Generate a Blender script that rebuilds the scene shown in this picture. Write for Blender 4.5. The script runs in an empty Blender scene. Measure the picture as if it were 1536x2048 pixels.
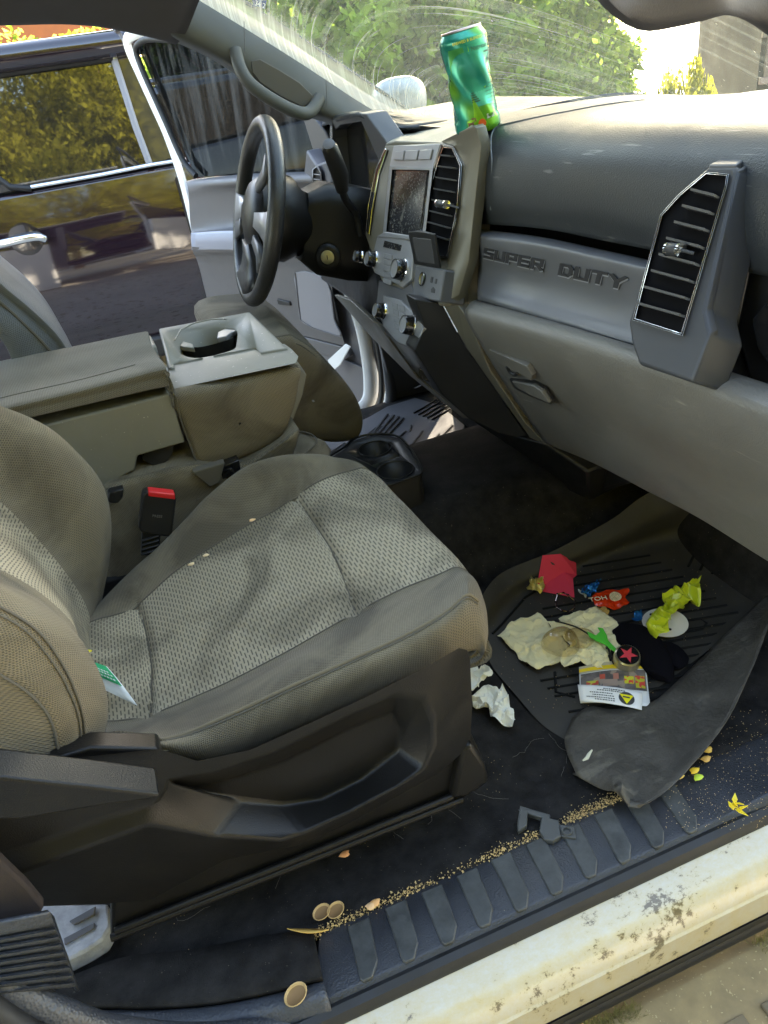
import bpy, bmesh, math, random
import numpy as np
from mathutils import Vector, Matrix, noise
random.seed(7); np.random.seed(7)
S = bpy.context.scene
COL = S.collection
# ------------------------------------------------------------------ camera
FPX = 1500.0
def _n(v): return v / np.linalg.norm(v)
_vx = np.array([6900-768, -870-1024, FPX]); _vy = np.array([140-768, 190-1024, FPX])
_ex = _n(_vx); _ey = _n(_vy - _ex*(_vy @ _ex)); _ez = np.cross(_ex, _ey)
if _ez[1] > 0: _ez = -_ez
W = np.array([_ex, _ey, _ez])
CAM = np.array([0.0, -1.38, 1.0])
cam = bpy.data.objects.new('camera', bpy.data.cameras.new('camera')); COL.objects.link(cam)
cam.data.sensor_fit = 'HORIZONTAL'; cam.data.sensor_width = 36.0; cam.data.lens = FPX/1536*36
cam.data.clip_start = 0.05; cam.data.clip_end = 500
_m = Matrix.Identity(4)
for r in range(3):
    _m[r][0] = W[r][0]; _m[r][1] = -W[r][1]; _m[r][2] = -W[r][2]; _m[r][3] = CAM[r]
cam.matrix_world = _m
S.camera = cam
# ------------------------------------------------------------------ world, sun, exposure
SUN_EL, SUN_AZ = math.radians(27), math.radians(60)     # azimuth measured from +X to +Y
w = bpy.data.worlds.new('World'); S.world = w; w.use_nodes = True
wn = w.node_tree.nodes; wl = w.node_tree.links; wn.clear()
sky = wn.new('ShaderNodeTexSky'); sky.sky_type = 'NISHITA'; sky.sun_disc = False
sky.sun_elevation = SUN_EL; sky.sun_rotation = math.pi/2 - SUN_AZ
sky.air_density = 1.2; sky.dust_density = 1.5
bg = wn.new('ShaderNodeBackground'); bg.inputs[1].default_value = 0.15
wo = wn.new('ShaderNodeOutputWorld'); wl.new(sky.outputs[0], bg.inputs[0]); wl.new(bg.outputs[0], wo.inputs[0])
sd = bpy.data.lights.new('sun', 'SUN'); sun = bpy.data.objects.new('sun', sd); COL.objects.link(sun)
sd.energy = 4.4; sd.angle = math.radians(0.6); sd.color = (1.0, 0.93, 0.80)
_sd = Vector((math.cos(SUN_EL)*math.cos(SUN_AZ), math.cos(SUN_EL)*math.sin(SUN_AZ), math.sin(SUN_EL)))
sun.rotation_euler = _sd.to_track_quat('Z', 'Y').to_euler()
S.view_settings.view_transform = 'Standard'; S.view_settings.look = 'None'
S.view_settings.exposure = 3.5; S.view_settings.use_white_balance = True; S.view_settings.white_balance_temperature = 7450; S.view_settings.white_balance_tint = 12; S.view_settings.gamma = 1.0
S.render.engine = 'CYCLES'
S.cycles.use_denoising = True
S.cycles.max_bounces = 10; S.cycles.transparent_max_bounces = 24; S.cycles.diffuse_bounces = 6; S.cycles.glossy_bounces = 4
S.cycles.sample_clamp_indirect = 8.0; S.cycles.caustics_reflective = False; S.cycles.caustics_refractive = False

# ------------------------------------------------------------------ helpers
def ray(u, v): return W @ np.array([u-768.0, v-1024.0, FPX])
def at(u, v, x=None, y=None, z=None):
    """photo pixel (1536x2048) -> the 3-D point on the plane x=, y= or z="""
    d = ray(u, v)
    k, c = [(i, c) for i, c in enumerate((x, y, z)) if c is not None][0]
    return Vector(CAM + d*((c-CAM[k])/d[k]))
def onp(u, v, P, n):
    d = ray(u, v); P = np.array(P); n = np.array(n)
    return Vector(CAM + d*(((P-CAM) @ n)/(d @ n)))
def V(*a): return Vector(a)

class MB:
    def __init__(s): s.v = []; s.f = []; s.m = []; s.uv = {}
    def add(s, vs, fs, mi=0):
        b = len(s.v); s.v += [Vector(p) for p in vs]
        for f in fs: s.f.append(tuple(b+i for i in f)); s.m.append(mi)
        return b
    def poly(s, vs, mi=0): return s.add(vs, [tuple(range(len(vs)))], mi)
    def extrude(s, pts, vec, mi=0, side=None):
        """closed outline pushed along vec"""
        n = len(pts); vec = Vector(vec); a = [Vector(p) for p in pts]
        fs = [tuple(range(n-1, -1, -1)), tuple(range(n, 2*n))]
        b = s.add(a + [p+vec for p in a], fs, mi)
        for i in range(n):
            j = (i+1) % n
            s.f.append((b+i, b+j, b+n+j, b+n+i)); s.m.append(mi if side is None else side)
    def box(s, c, sz, rot=None, mi=0):
        c = Vector(c); h = Vector(sz)/2
        vs = [Vector((x*h.x, y*h.y, z*h.z)) for x in (-1, 1) for y in (-1, 1) for z in (-1, 1)]
        if rot is not None: vs = [rot @ p for p in vs]
        s.add([p+c for p in vs], [(0,1,3,2),(4,6,7,5),(0,4,5,1),(2,3,7,6),(0,2,6,4),(1,5,7,3)], mi)
    def tube(s, pts, r, n=10, mi=0, closed=False, caps=True, flat=1.0):
        pts = [Vector(p) for p in pts]; m = len(pts)
        rr = r if isinstance(r, (list, tuple)) else [r]*m
        up = Vector((0, 0, 1)); rings = []; prev = None
        for i, p in enumerate(pts):
            a = pts[(i-1) % m] if (closed or i > 0) else p
            b = pts[(i+1) % m] if (closed or i < m-1) else p
            t = (b-a).normalized()
            if prev is None:
                e = t.cross(up)
                if e.length < 1e-3: e = t.cross(Vector((1, 0, 0)))
            else: e = prev - t*prev.dot(t)
            e.normalize(); prev = e; g = t.cross(e)
            rings.append([p + (e*math.cos(2*math.pi*k/n) + g*math.sin(2*math.pi*k/n)*flat)*rr[i] for k in range(n)])
        b0 = len(s.v)
        for rg in rings: s.v += rg
        for i in range(m if closed else m-1):
            j = (i+1) % m
            for k in range(n):
                l = (k+1) % n
                s.f.append((b0+i*n+k, b0+i*n+l, b0+j*n+l, b0+j*n+k)); s.m.append(mi)
        if caps and not closed:
            s.f.append(tuple(b0+k for k in range(n-1, -1, -1))); s.m.append(mi)
            s.f.append(tuple(b0+(m-1)*n+k for k in range(n))); s.m.append(mi)
    def lathe(s, prof, o, axis, n=28, mi=0, close=True):
        """prof: (radius, height along axis)"""
        o = Vector(o); ax = Vector(axis).normalized()
        e = ax.cross(Vector((0, 0, 1)));
        if e.length < 1e-3: e = ax.cross(Vector((1, 0, 0)))
        e.normalize(); g = ax.cross(e); b0 = len(s.v)
        mis = mi if isinstance(mi, (list, tuple)) else [mi]*(len(prof)-1)
        for r, h in prof:
            s.v += [o + ax*h + (e*math.cos(2*math.pi*k/n)+g*math.sin(2*math.pi*k/n))*r for k in range(n)]
        for i in range(len(prof)-1):
            for k in range(n):
                l = (k+1) % n
                s.f.append((b0+i*n+k, b0+i*n+l, b0+(i+1)*n+l, b0+(i+1)*n+k)); s.m.append(mis[i])
        if close:
            s.f.append(tuple(b0+k for k in range(n-1, -1, -1))); s.m.append(mis[0])
            e0 = b0+(len(prof)-1)*n
            s.f.append(tuple(e0+k for k in range(n))); s.m.append(mis[-1])
    def grid(s, G, mi=0, matf=None, uvf=None, wrap=False):
        nr, nc = len(G), len(G[0]); b = len(s.v)
        for r in G: s.v += [Vector(p) for p in r]
        for i in range(nr-1):
            for j in range(nc-1 if not wrap else nc):
                k = (j+1) % nc
                s.f.append((b+i*nc+j, b+i*nc+k, b+(i+1)*nc+k, b+(i+1)*nc+j))
                s.m.append(matf(i/(nr-1), j/(nc-1)) if matf else mi)
        if uvf:
            for i in range(nr):
                for j in range(nc): s.uv[b+i*nc+j] = uvf(i, j)

def cr(pts, n, closed=False):
    """Catmull-Rom through pts, n points per span"""
    pts = [Vector(p) for p in pts]; m = len(pts); out = []
    for i in range(m if closed else m-1):
        if closed: a, b, c, d = pts[(i-1) % m], pts[i], pts[(i+1) % m], pts[(i+2) % m]
        else:
            b, c = pts[i], pts[i+1]
            a = pts[i-1] if i else b*2-c
            d = pts[i+2] if i+2 < m else c*2-b
        for k in range(n):
            t = k/n
            out.append(0.5*((2*b) + (c-a)*t + (2*a-5*b+4*c-d)*t*t + (3*b-a-3*c+d)*t*t*t))
    if not closed: out.append(pts[-1].copy())
    return out
def resample(pts, n):
    d = [0]
    for a, b in zip(pts, pts[1:]): d.append(d[-1]+(b-a).length)
    out = []; j = 0
    for k in range(n):
        t = d[-1]*k/(n-1)
        while j < len(d)-2 and d[j+1] < t: j += 1
        q = (t-d[j])/max(1e-9, d[j+1]-d[j]); out.append(pts[j].lerp(pts[j+1], min(1, max(0, q))))
    return out
def loft(curves, nu=24, nv=5):
    """curves: control polylines; each resampled to nu points, Catmull-Rom across"""
    cs = [resample(cr(c, 8), nu) for c in curves]
    G = [cr([c[i] for c in cs], nv) for i in range(nu)]
    return G
def uvlen(G):
    nr, nc = len(G), len(G[0])
    u = [0]; jm = nc//2; im = nr//2
    for i in range(1, nr): u.append(u[-1]+(G[i][jm]-G[i-1][jm]).length)
    v = [0]
    for j in range(1, nc): v.append(v[-1]+(G[im][j]-G[im][j-1]).length)
    return lambda i, j: (u[i], v[j])

ORG = {}
def empty(name, loc, label, cat, group=None):
    o = bpy.data.objects.new(name, None); COL.objects.link(o); o.location = loc; ORG[o.name] = Vector(loc)
    o.empty_display_size = 0.05
    o['label'] = label; o['category'] = cat
    if group: o['group'] = group
    return o
def tag(o, label=None, cat=None, group=None, kind=None):
    if label: o['label'] = label
    if cat: o['category'] = cat
    if group: o['group'] = group
    if kind: o['kind'] = kind
    return o
def obj(name, mb, mats, parent=None, bevel=0, seg=2, sub=0, solid=0, off=-1, smooth=40, label=None):
    me = bpy.data.meshes.new(name)
    if not isinstance(mats, (list, tuple)): mats = [mats]
    a = np.array([tuple(p) for p in mb.v]); c = (a.min(0)+a.max(0))/2
    me.from_pydata([tuple(p-c) for p in a], [], mb.f)
    for m in mats: me.materials.append(m)
    me.polygons.foreach_set('material_index', mb.m)
    if mb.uv:
        ul = me.uv_layers.new(name='UVMap')
        for l in me.loops: ul.data[l.index].uv = mb.uv.get(l.vertex_index, (0, 0))
    me.update()
    o = bpy.data.objects.new(name, me); COL.objects.link(o)
    c = Vector(c); ORG[o.name] = c
    if parent is not None:
        o.parent = parent; o.location = c - ORG[parent.name]
    else: o.location = c
    bm = bmesh.new(); bm.from_mesh(me)
    if not mb.uv: bmesh.ops.remove_doubles(bm, verts=bm.verts, dist=1e-6)
    bmesh.ops.recalc_face_normals(bm, faces=bm.faces); bm.to_mesh(me); bm.free()
    if solid:
        md = o.modifiers.new('t', 'SOLIDIFY'); md.thickness = solid; md.offset = off
    if bevel:
        md = o.modifiers.new('b', 'BEVEL'); md.width = bevel; md.segments = seg; md.limit_method = 'ANGLE'; md.angle_limit = math.radians(28)
        md.harden_normals = False
    if sub:
        md = o.modifiers.new('s', 'SUBSURF'); md.levels = sub; md.render_levels = sub
    if smooth:
        me.polygons.foreach_set('use_smooth', [True]*len(me.polygons))
        me.set_sharp_from_angle(angle=math.radians(smooth if not bevel else max(smooth, 60)))
    if label: o['label'] = label
    return o
def slab(name, pts, vec, mat, parent=None, bevel=0.002, smooth_n=0, **k):
    m = MB()
    if smooth_n: pts = cr(pts, smooth_n, closed=True)
    m.extrude(pts, vec); return obj(name, m, mat, parent, bevel=bevel, **k)
def face_dir(pts):
    n = (pts[1]-pts[0]).cross(pts[2]-pts[1])
    for i in range(3, len(pts)): n += (pts[i-1]-pts[0]).cross(pts[i]-pts[0])
    n.normalize()
    if n.dot(Vector(CAM)-pts[0]) < 0: n = -n
    return n      # towards the viewer
def text_mesh(body, size, P, ex, ey, depth=0.0006, offset=0.0, spacing=1.0, align='LEFT', shear=0.0):
    cu = bpy.data.curves.new('t', 'FONT'); cu.body = body; cu.size = size; cu.extrude = depth; cu.offset = offset
    cu.space_character = spacing; cu.align_x = align; cu.shear = shear; cu.resolution_u = 3
    o = bpy.data.objects.new('t', cu); COL.objects.link(o)
    dg = bpy.context.evaluated_depsgraph_get(); me = bpy.data.meshes.new_from_object(o.evaluated_get(dg))
    ex = Vector(ex).normalized(); ey = Vector(ey); ey = (ey-ex*ey.dot(ex)).normalized(); ez = ex.cross(ey)
    mb = MB(); vs = [Vector(P)+ex*v.co.x+ey*v.co.y+ez*v.co.z for v in me.vertices]
    mb.add(vs, [tuple(p.vertices) for p in me.polygons])
    bpy.data.objects.remove(o); bpy.data.curves.remove(cu); bpy.data.meshes.remove(me)
    return mb
def merge(a, b, mi=0):
    a.add(b.v, b.f, mi)

# ------------------------------------------------------------------ materials
def newmat(name):
    m = bpy.data.materials.new(name); m.use_nodes = True; nt = m.node_tree
    return m, nt.nodes, nt.links, nt.nodes['Principled BSDF']
def node(N, t, **k):
    n = N.new(t)
    for a, b in k.items(): setattr(n, a, b)
    return n
def pm(name, col, rough=0.5, spec=0.5, metal=0.0, bump=None, var=None, specks=None, coat=0.0, sheen=0.0, scr=None, emit=None):
    """bump=(scale,strength,kind) var=(scale,amount) specks=(scale,threshold,colour)"""
    m, N, L, P = newmat(name)
    P.inputs['Roughness'].default_value = rough; P.inputs['Metallic'].default_value = metal
    P.inputs['Specular IOR Level'].default_value = spec
    if coat: P.inputs['Coat Weight'].default_value = coat; P.inputs['Coat Roughness'].default_value = 0.04
    if sheen: P.inputs['Sheen Weight'].default_value = sheen
    tc = node(N, 'ShaderNodeTexCoord'); co = tc.outputs['Object']
    csock = None
    rgb = node(N, 'ShaderNodeRGB'); rgb.outputs[0].default_value = (*col, 1); csock = rgb.outputs[0]
    if var:
        nz = node(N, 'ShaderNodeTexNoise'); nz.inputs['Scale'].default_value = var[0]; nz.inputs['Detail'].default_value = 8; nz.inputs['Roughness'].default_value = 0.65
        L.new(co, nz.inputs['Vector'])
        mr = node(N, 'ShaderNodeMapRange'); mr.inputs[1].default_value = 0.3; mr.inputs[2].default_value = 0.7
        mr.inputs[3].default_value = 1-var[1]; mr.inputs[4].default_value = 1+var[1]; L.new(nz.outputs['Fac'], mr.inputs[0])
        mx = node(N, 'ShaderNodeMix', data_type='RGBA', blend_type='MULTIPLY'); mx.inputs[0].default_value = 1
        L.new(csock, mx.inputs[6]); L.new(mr.outputs[0], mx.inputs[7]); csock = mx.outputs[2]
        mr2 = node(N, 'ShaderNodeMapRange'); mr2.inputs[1].default_value = 0.3; mr2.inputs[2].default_value = 0.7
        mr2.inputs[3].default_value = rough*0.8; mr2.inputs[4].default_value = min(1, rough*1.25); L.new(nz.outputs['Fac'], mr2.inputs[0]); L.new(mr2.outputs[0], P.inputs['Roughness'])
    if specks:
        for q, sp in enumerate(specks if isinstance(specks, list) else [specks]):
            vo = node(N, 'ShaderNodeTexNoise'); vo.inputs['Scale'].default_value = sp[0]; vo.inputs['Detail'].default_value = 2
            L.new(co, vo.inputs['Vector'])
            gt = node(N, 'ShaderNodeMapRange'); gt.inputs[1].default_value = sp[1]; gt.inputs[2].default_value = sp[1]+0.03; L.new(vo.outputs['Fac'], gt.inputs[0])
            mx = node(N, 'ShaderNodeMix', data_type='RGBA'); L.new(gt.outputs[0], mx.inputs[0]); L.new(csock, mx.inputs[6]); mx.inputs[7].default_value = (*sp[2], 1); csock = mx.outputs[2]
    if scr:   # fine stretched scratches (scale vector, threshold, colour)
        mp = node(N, 'ShaderNodeMapping'); mp.inputs['Scale'].default_value = scr[0]; mp.inputs['Rotation'].default_value = scr[3] if len(scr) > 3 else (0.3, 0.5, 0.4); L.new(co, mp.inputs[0])
        nz = node(N, 'ShaderNodeTexNoise'); nz.inputs['Scale'].default_value = 1; nz.inputs['Detail'].default_value = 3; L.new(mp.outputs[0], nz.inputs['Vector'])
        gt = node(N, 'ShaderNodeMapRange'); gt.inputs[1].default_value = scr[1]; gt.inputs[2].default_value = scr[1]+0.08; L.new(nz.outputs['Fac'], gt.inputs[0])
        gt.inputs[4].default_value = 0.55
        mx = node(N, 'ShaderNodeMix', data_type='RGBA'); L.new(gt.outputs[0], mx.inputs[0]); L.new(csock, mx.inputs[6]); mx.inputs[7].default_value = (*scr[2], 1); csock = mx.outputs[2]
    L.new(csock, P.inputs['Base Color'])
    if bump:
        kind = bump[2] if len(bump) > 2 else 'noise'
        if kind == 'grain':
            t = node(N, 'ShaderNodeTexVoronoi', feature='SMOOTH_F1'); t.inputs['Scale'].default_value = bump[0]; h = t.outputs['Distance']
        else:
            t = node(N, 'ShaderNodeTexNoise'); t.inputs['Scale'].default_value = bump[0]; t.inputs['Detail'].default_value = 4; h = t.outputs['Fac']
        L.new(co, t.inputs['Vector'])
        b = node(N, 'ShaderNodeBump'); b.inputs['Strength'].default_value = bump[1]; b.inputs['Distance'].default_value = 0.5/bump[0]
        L.new(h, b.inputs['Height']); L.new(b.outputs[0], P.inputs['Normal'])
    if emit: P.inputs['Emission Color'].default_value = (*emit[0], 1); P.inputs['Emission Strength'].default_value = emit[1]
    return m
def mth(N, L, op, a, b=None, c=None):
    n = node(N, 'ShaderNodeMath', operation=op)
    for i, x in enumerate((a, b, c)):
        if x is None: continue
        if hasattr(x, 'is_linked'): L.new(x, n.inputs[i])
        else: n.inputs[i].default_value = x
    return n.outputs[0]
def fabric(name, light, dark, pitch_u, pitch_v, dash, stain=0.25):
    """woven cloth; dash=True draws staggered short dark dashes, else a fine honeycomb of dots"""
    m, N, L, P = newmat(name)
    P.inputs['Roughness'].default_value = 0.92; P.inputs['Specular IOR Level'].default_value = 0.25; P.inputs['Sheen Weight'].default_value = 0.08
    P.inputs['Sheen Roughness'].default_value = 0.5
    tc = node(N, 'ShaderNodeTexCoord'); sx = node(N, 'ShaderNodeSeparateXYZ'); L.new(tc.outputs['UV'], sx.inputs[0])
    U, Vv = sx.outputs[0], sx.outputs[1]
    wob = node(N, 'ShaderNodeTexNoise'); wob.inputs['Scale'].default_value = 60; L.new(tc.outputs['UV'], wob.inputs['Vector'])
    p = mth(N, L, 'DIVIDE', U, pitch_u); p = mth(N, L, 'ADD', p, mth(N, L, 'MULTIPLY', wob.outputs['Fac'], 0.35))
    row = mth(N, L, 'FLOOR', p); fp = mth(N, L, 'FRACT', p)
    half = mth(N, L, 'MULTIPLY', mth(N, L, 'MODULO', row, 2.0), 0.5)
    q = mth(N, L, 'ADD', mth(N, L, 'DIVIDE', Vv, pitch_v), half); fq = mth(N, L, 'FRACT', q)
    du = mth(N, L, 'ABSOLUTE', mth(N, L, 'SUBTRACT', fp, 0.5)); dv = mth(N, L, 'ABSOLUTE', mth(N, L, 'SUBTRACT', fq, 0.5))
    mk = node(N, 'ShaderNodeMapRange'); mk2 = node(N, 'ShaderNodeMapRange')
    if dash:
        mk.inputs[1].default_value = 0.23; mk.inputs[2].default_value = 0.13; mk2.inputs[1].default_value = 0.37; mk2.inputs[2].default_value = 0.31
    else:
        mk.inputs[1].default_value = 0.50; mk.inputs[2].default_value = 0.10; mk2.inputs[1].default_value = 0.50; mk2.inputs[2].default_value = 0.10
    L.new(du, mk.inputs[0]); L.new(dv, mk2.inputs[0])
    mask = mth(N, L, 'MULTIPLY', mk.outputs[0], mk2.outputs[0])
    mx = node(N, 'ShaderNodeMix', data_type='RGBA'); L.new(mask, mx.inputs[0]); mx.inputs[6].default_value = (*light, 1); mx.inputs[7].default_value = (*dark, 1)
    nz = node(N, 'ShaderNodeTexNoise'); nz.inputs['Scale'].default_value = 6.5; nz.inputs['Detail'].default_value = 7; nz.inputs['Roughness'].default_value = 0.55; nz.inputs['Distortion'].default_value = .8; L.new(tc.outputs['UV'], nz.inputs['Vector'])
    mr = node(N, 'ShaderNodeMapRange'); mr.inputs[1].default_value = 0.36; mr.inputs[2].default_value = 0.56; mr.inputs[3].default_value = 1-stain; mr.inputs[4].default_value = 1.0+stain*0.5; L.new(nz.outputs['Fac'], mr.inputs[0])
    m2 = node(N, 'ShaderNodeMix', data_type='RGBA', blend_type='MULTIPLY'); m2.inputs[0].default_value = 1; L.new(mx.outputs[2], m2.inputs[6]); L.new(mr.outputs[0], m2.inputs[7])
    L.new(m2.outputs[2], P.inputs['Base Color'])
    fz = node(N, 'ShaderNodeTexNoise'); fz.inputs['Scale'].default_value = 700; L.new(tc.outputs['UV'], fz.inputs['Vector'])
    hh = mth(N, L, 'ADD', mth(N, L, 'MULTIPLY', mask, -1.0), mth(N, L, 'MULTIPLY', fz.outputs['Fac'], 0.6))
    b = node(N, 'ShaderNodeBump'); b.inputs['Strength'].default_value = 0.7; b.inputs['Distance'].default_value = 0.0009; L.new(hh, b.inputs['Height']); L.new(b.outputs[0], P.inputs['Normal'])
    return m
M = {}
M['insert'] = fabric('seat insert cloth', (.300,.262,.185), (.10,.09,.068), .0047, .0155, True, .42)
M['bolster'] = fabric('seat bolster cloth', (.190,.160,.108), (.075,.066,.048), .0024, .0031, False, .38)
M['seam'] = pm('seam thread', (.10,.09,.07), .9)
M['cons'] = pm('stone grey plastic', (.19,.186,.155), .5, bump=(900,.25), var=(6,.10), specks=(160,.70,(.42,.4,.34)))
M['trimd'] = pm('dark graphite trim', (.036,.038,.043), .46, spec=.4, var=(8,.1))
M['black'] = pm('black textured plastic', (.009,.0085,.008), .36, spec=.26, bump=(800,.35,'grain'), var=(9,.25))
M['blackd'] = pm('smooth black plastic', (.014,.014,.015), .4, spec=.35, var=(12,.2))
M['dash'] = pm('charcoal dash skin', (.024,.028,.033), .45, bump=(650,.50,'grain'), var=(5,.12), scr=((300,14,40),.66,(.2,.2,.2)))
M['dashlow'] = pm('warm grey dash skin', (.118,.108,.092), .44, bump=(650,.50,'grain'), var=(6,.10), scr=((260,10,60),.68,(.3,.28,.24)))
M['trim'] = pm('satin graphite trim', (.085,.087,.096), .42, spec=.5, var=(8,.08), scr=((500,30,20),.68,(.07,.07,.07),(0,0,0)))
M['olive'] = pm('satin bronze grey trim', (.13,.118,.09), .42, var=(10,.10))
M['silver'] = pm('silver painted plastic', (.26,.26,.27), .36, metal=.3, var=(30,.06))
M['chrome'] = pm('chrome', (.82,.82,.82), .10, metal=1.0)
M['glossb'] = pm('gloss black', (.012,.012,.013), .12, coat=.5)
M['screen'] = pm('dusty screen', (.016,.016,.018), .22, specks=[(260,.62,(.16,.155,.14)),(60,.63,(.10,.095,.085))])
M['carpet'] = pm('black carpet', (.021,.0195,.0185), .98, spec=.1, bump=(500,1.0), var=(26,.55), specks=[(330,.735,(.17,.15,.11)),(120,.76,(.10,.085,.06))])
M['rubber'] = pm('worn rubber mat', (.038,.034,.028), .62, bump=(350,.25), var=(9,.40), specks=(140,.72,(.10,.09,.07)))
M['rubberg'] = pm('dusty grey rubber mat', (.085,.085,.093), .6, bump=(300,.25), var=(9,.25))
M['white'] = pm('white car paint', (.78,.78,.77), .22, coat=.6, var=(4,.03))
M['door'] = pm('light grey door plastic', (.088,.084,.087), .5, bump=(600,.2), var=(5,.06))
M['doord'] = pm('mid grey door plastic', (.10,.097,.105), .55, var=(5,.08))
M['headl'] = pm('grey headliner cloth', (.060,.058,.064), .9, bump=(900,.3), var=(12,.08))
M['pillar'] = pm('grey pillar plastic', (.072,.077,.077), .55, bump=(500,.2), var=(6,.06))
M['leather'] = pm('worn black leather', (.022,.022,.023), .34, bump=(420,.55,'grain'), var=(30,.2))
M['seal'] = pm('rubber seal', (.014,.014,.014), .6, var=(20,.3))
M['red'] = pm('red plastic', (.62,.015,.02), .4)
M['brass'] = pm('dull brass', (.42,.38,.22), .35, metal=.8)
M['metal'] = pm('dusty cast metal', (.38,.38,.40), .6, metal=.25, var=(60,.25), bump=(300,.3))
M['web'] = pm('brown black belt webbing', (.028,.020,.018), .85, bump=(900,.5))
# ================================================================== the truck
truck = empty('pickup_truck', (0, 0, -0.8), 'white pickup truck with its grey cloth cabin seen through the open passenger door', 'truck')
def px(L, **k): return [at(u, v, **k) for u, v in L]
def px3(L):
    """[(u, v, axis letter, value)]"""
    return [at(p[0], p[1], **{p[2]: p[3]}) for p in L]

# ---- floor carpet: footwells and the tunnel between them
m = MB(); G = []
def carpet_z(x, y):
    ay = abs(y-0.03)
    hump = 0.17*max(0.0, 1-max(0, ay-0.13)/0.17)
    hump = 0.17*(3*(hump/.17)**2-2*(hump/.17)**3)
    if x < 0.1: hump *= max(0, 1-(0.1-x)/0.5)
    toe = max(0, x-1.0)**1.3*1.1
    side = 0.018*max(0, min(1, (-y-0.70)/0.08))
    return hump+toe+side-0.004+0.004*noise.noise(Vector((x*6, y*6, 0)))
for i in range(90):
    x = -1.25+i*2.75/89
    G.append([V(x, -0.795+j*1.62/70, carpet_z(x, -0.795+j*1.62/70)) for j in range(71)])
m.grid(G); carpet = obj('floor_carpet', m, M['carpet'], truck, solid=0.01)

# ---- passenger sill plate with its raised rib pads
m = MB()
secp = [(-.782, .016), (-.786, .024), (-.80, .027), (-.84, .027), (-.872, .024), (-.884, .014), (-.887, -.01), (-.80, -.012)]
def sill_x(x): return 0.0
xs = [-.012, .1, .2, .3, .4, .5, .58, .66, .74, .82, .92]
G = []
for x in xs:
    k = max(0, x-.60)
    G.append([V(x + ((y+.79)*.38 if x < 0 else 0), y + (-.02*k), z + (0.9*k**1.6 if y < -.86 else 0.4*k*k)) for y, z in secp])
m.grid(G, wrap=True)
ribs_top = [(716,1842),(790,1806),(862,1775),(932,1742),(1000,1710),(1068,1680),(1138,1652),(1205,1622),(1268,1595),(1328,1572)]
ribs_bot = [(742,1958),(826,1920),(905,1885),(978,1850),(1052,1818),(1122,1785),(1190,1752),(1258,1722),(1325,1692),(1392,1662)]
for a, b in zip(ribs_top, ribs_bot):
    A = at(a[0], a[1], z=.028); B = at(b[0], b[1], z=.026); d = (B-A); wv = V(.0135, 0, 0)
    A2 = A + d*.02; tip = B
    o = [A2-wv*1.15, A2+wv*1.15, A+d*.78+wv, tip+V(.002,0,0), tip-wv*.75, A+d*.93-wv]
    m.extrude([p+V(0, 0, .0022) for p in o], V(0, 0, -.006), mi=1)
ribm = pm('scuffed rib rubber', (.050,.052,.050), .55, var=(45,.45), bump=(500,.3))
m_ = MB(); m_.box((.15, -.832, -.045), (2.3, .098, .10)); obj('sill_underlay', m_, M['blackd'], truck)
sillm = pm('blue black sill plastic', (.026,.028,.033), .40, bump=(520,.55,'grain'), var=(14,.25), specks=[(420,.755,(.25,.22,.15))])
obj('sill_plate', m, [sillm, ribm], truck, bevel=.0018)

# rear sill trim, carpet topped, running back to the belt post
m = MB()
inner = px3([(60,2000,'z',.03),(150,1962,'z',.03),(250,1925,'z',.026),(390,1908,'z',.026),(520,1882,'z',.026),(628,1868,'z',.026)])
mid = px3([(30,2035,'z',.045),(170,2020,'z',.040),(300,2020,'z',.036),(420,2012,'z',.034),(540,1990,'z',.032),(646,1962,'z',.031)])
out = [p+V(0, -.022, .004) for p in mid]
out2 = [p+V(0, -.034, -.016) for p in mid]
b4 = [p+V(0, -.034, -.06) for p in mid]
m.grid(loft([inner, mid], 40, 3)); rear_carp = obj('rear_sill_carpet', m, M['carpet'], truck, solid=.01)
m = MB(); G = loft([mid, [p+V(0,-.008,.006) for p in mid], out, out2, b4], 40, 4); m.grid(G)
bluesk = pm('blue black grained trim', (.040,.044,.052), .42, bump=(330,.6,'grain'), var=(12,.15))
obj('rear_sill_trim', m, bluesk, truck, solid=.006)
# post trim that sweeps up at the far rear edge
m = MB()
c1 = px3([(-160,1850,'y',-.83),(-60,1915,'y',-.84),(0,1960,'y',-.85),(60,2000,'y',-.86),(130,2032,'y',-.868),(230,2062,'y',-.872),(420,2075,'y',-.875),(700,2040,'y',-.877)])
m.tube(cr(c1, 5), .016, 12); obj('post_trim', m, bluesk, truck)
m = MB(); c2 = [p+V(-.004, -.026, -.012) for p in c1]; m.tube(cr(c2, 5), .013, 10); obj('rear_door_seal', m, M['seal'], truck)

# ---- painted rocker, its seal and the running board
m = MB()
prof = [(-.880,-.012),(-.893,.000),(-.896,.001),(-.922,-.006),(-.936,-.014),(-.9465,-.030),(-.951,-.047),(-.954,-.050),(-.953,-.104),(-.948,-.112),(-.90,-.115),(-.88,-.05)]
G = [[V(x, y, z) for y, z in prof] for x in np.linspace(-1.0, 1.4, 30)]
m.grid(G, wrap=True)
pm_white = M['white']
m2, N, L, P = newmat('muddy white paint with painted tree glow')
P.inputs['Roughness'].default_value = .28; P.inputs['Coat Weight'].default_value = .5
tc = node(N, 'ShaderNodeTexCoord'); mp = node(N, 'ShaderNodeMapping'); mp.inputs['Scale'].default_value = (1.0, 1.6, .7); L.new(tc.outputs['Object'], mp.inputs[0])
n1 = node(N, 'ShaderNodeTexNoise'); n1.inputs['Scale'].default_value = 40; n1.inputs['Detail'].default_value = 9; n1.inputs['Roughness'].default_value = .75; L.new(mp.outputs[0], n1.inputs['Vector'])
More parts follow.
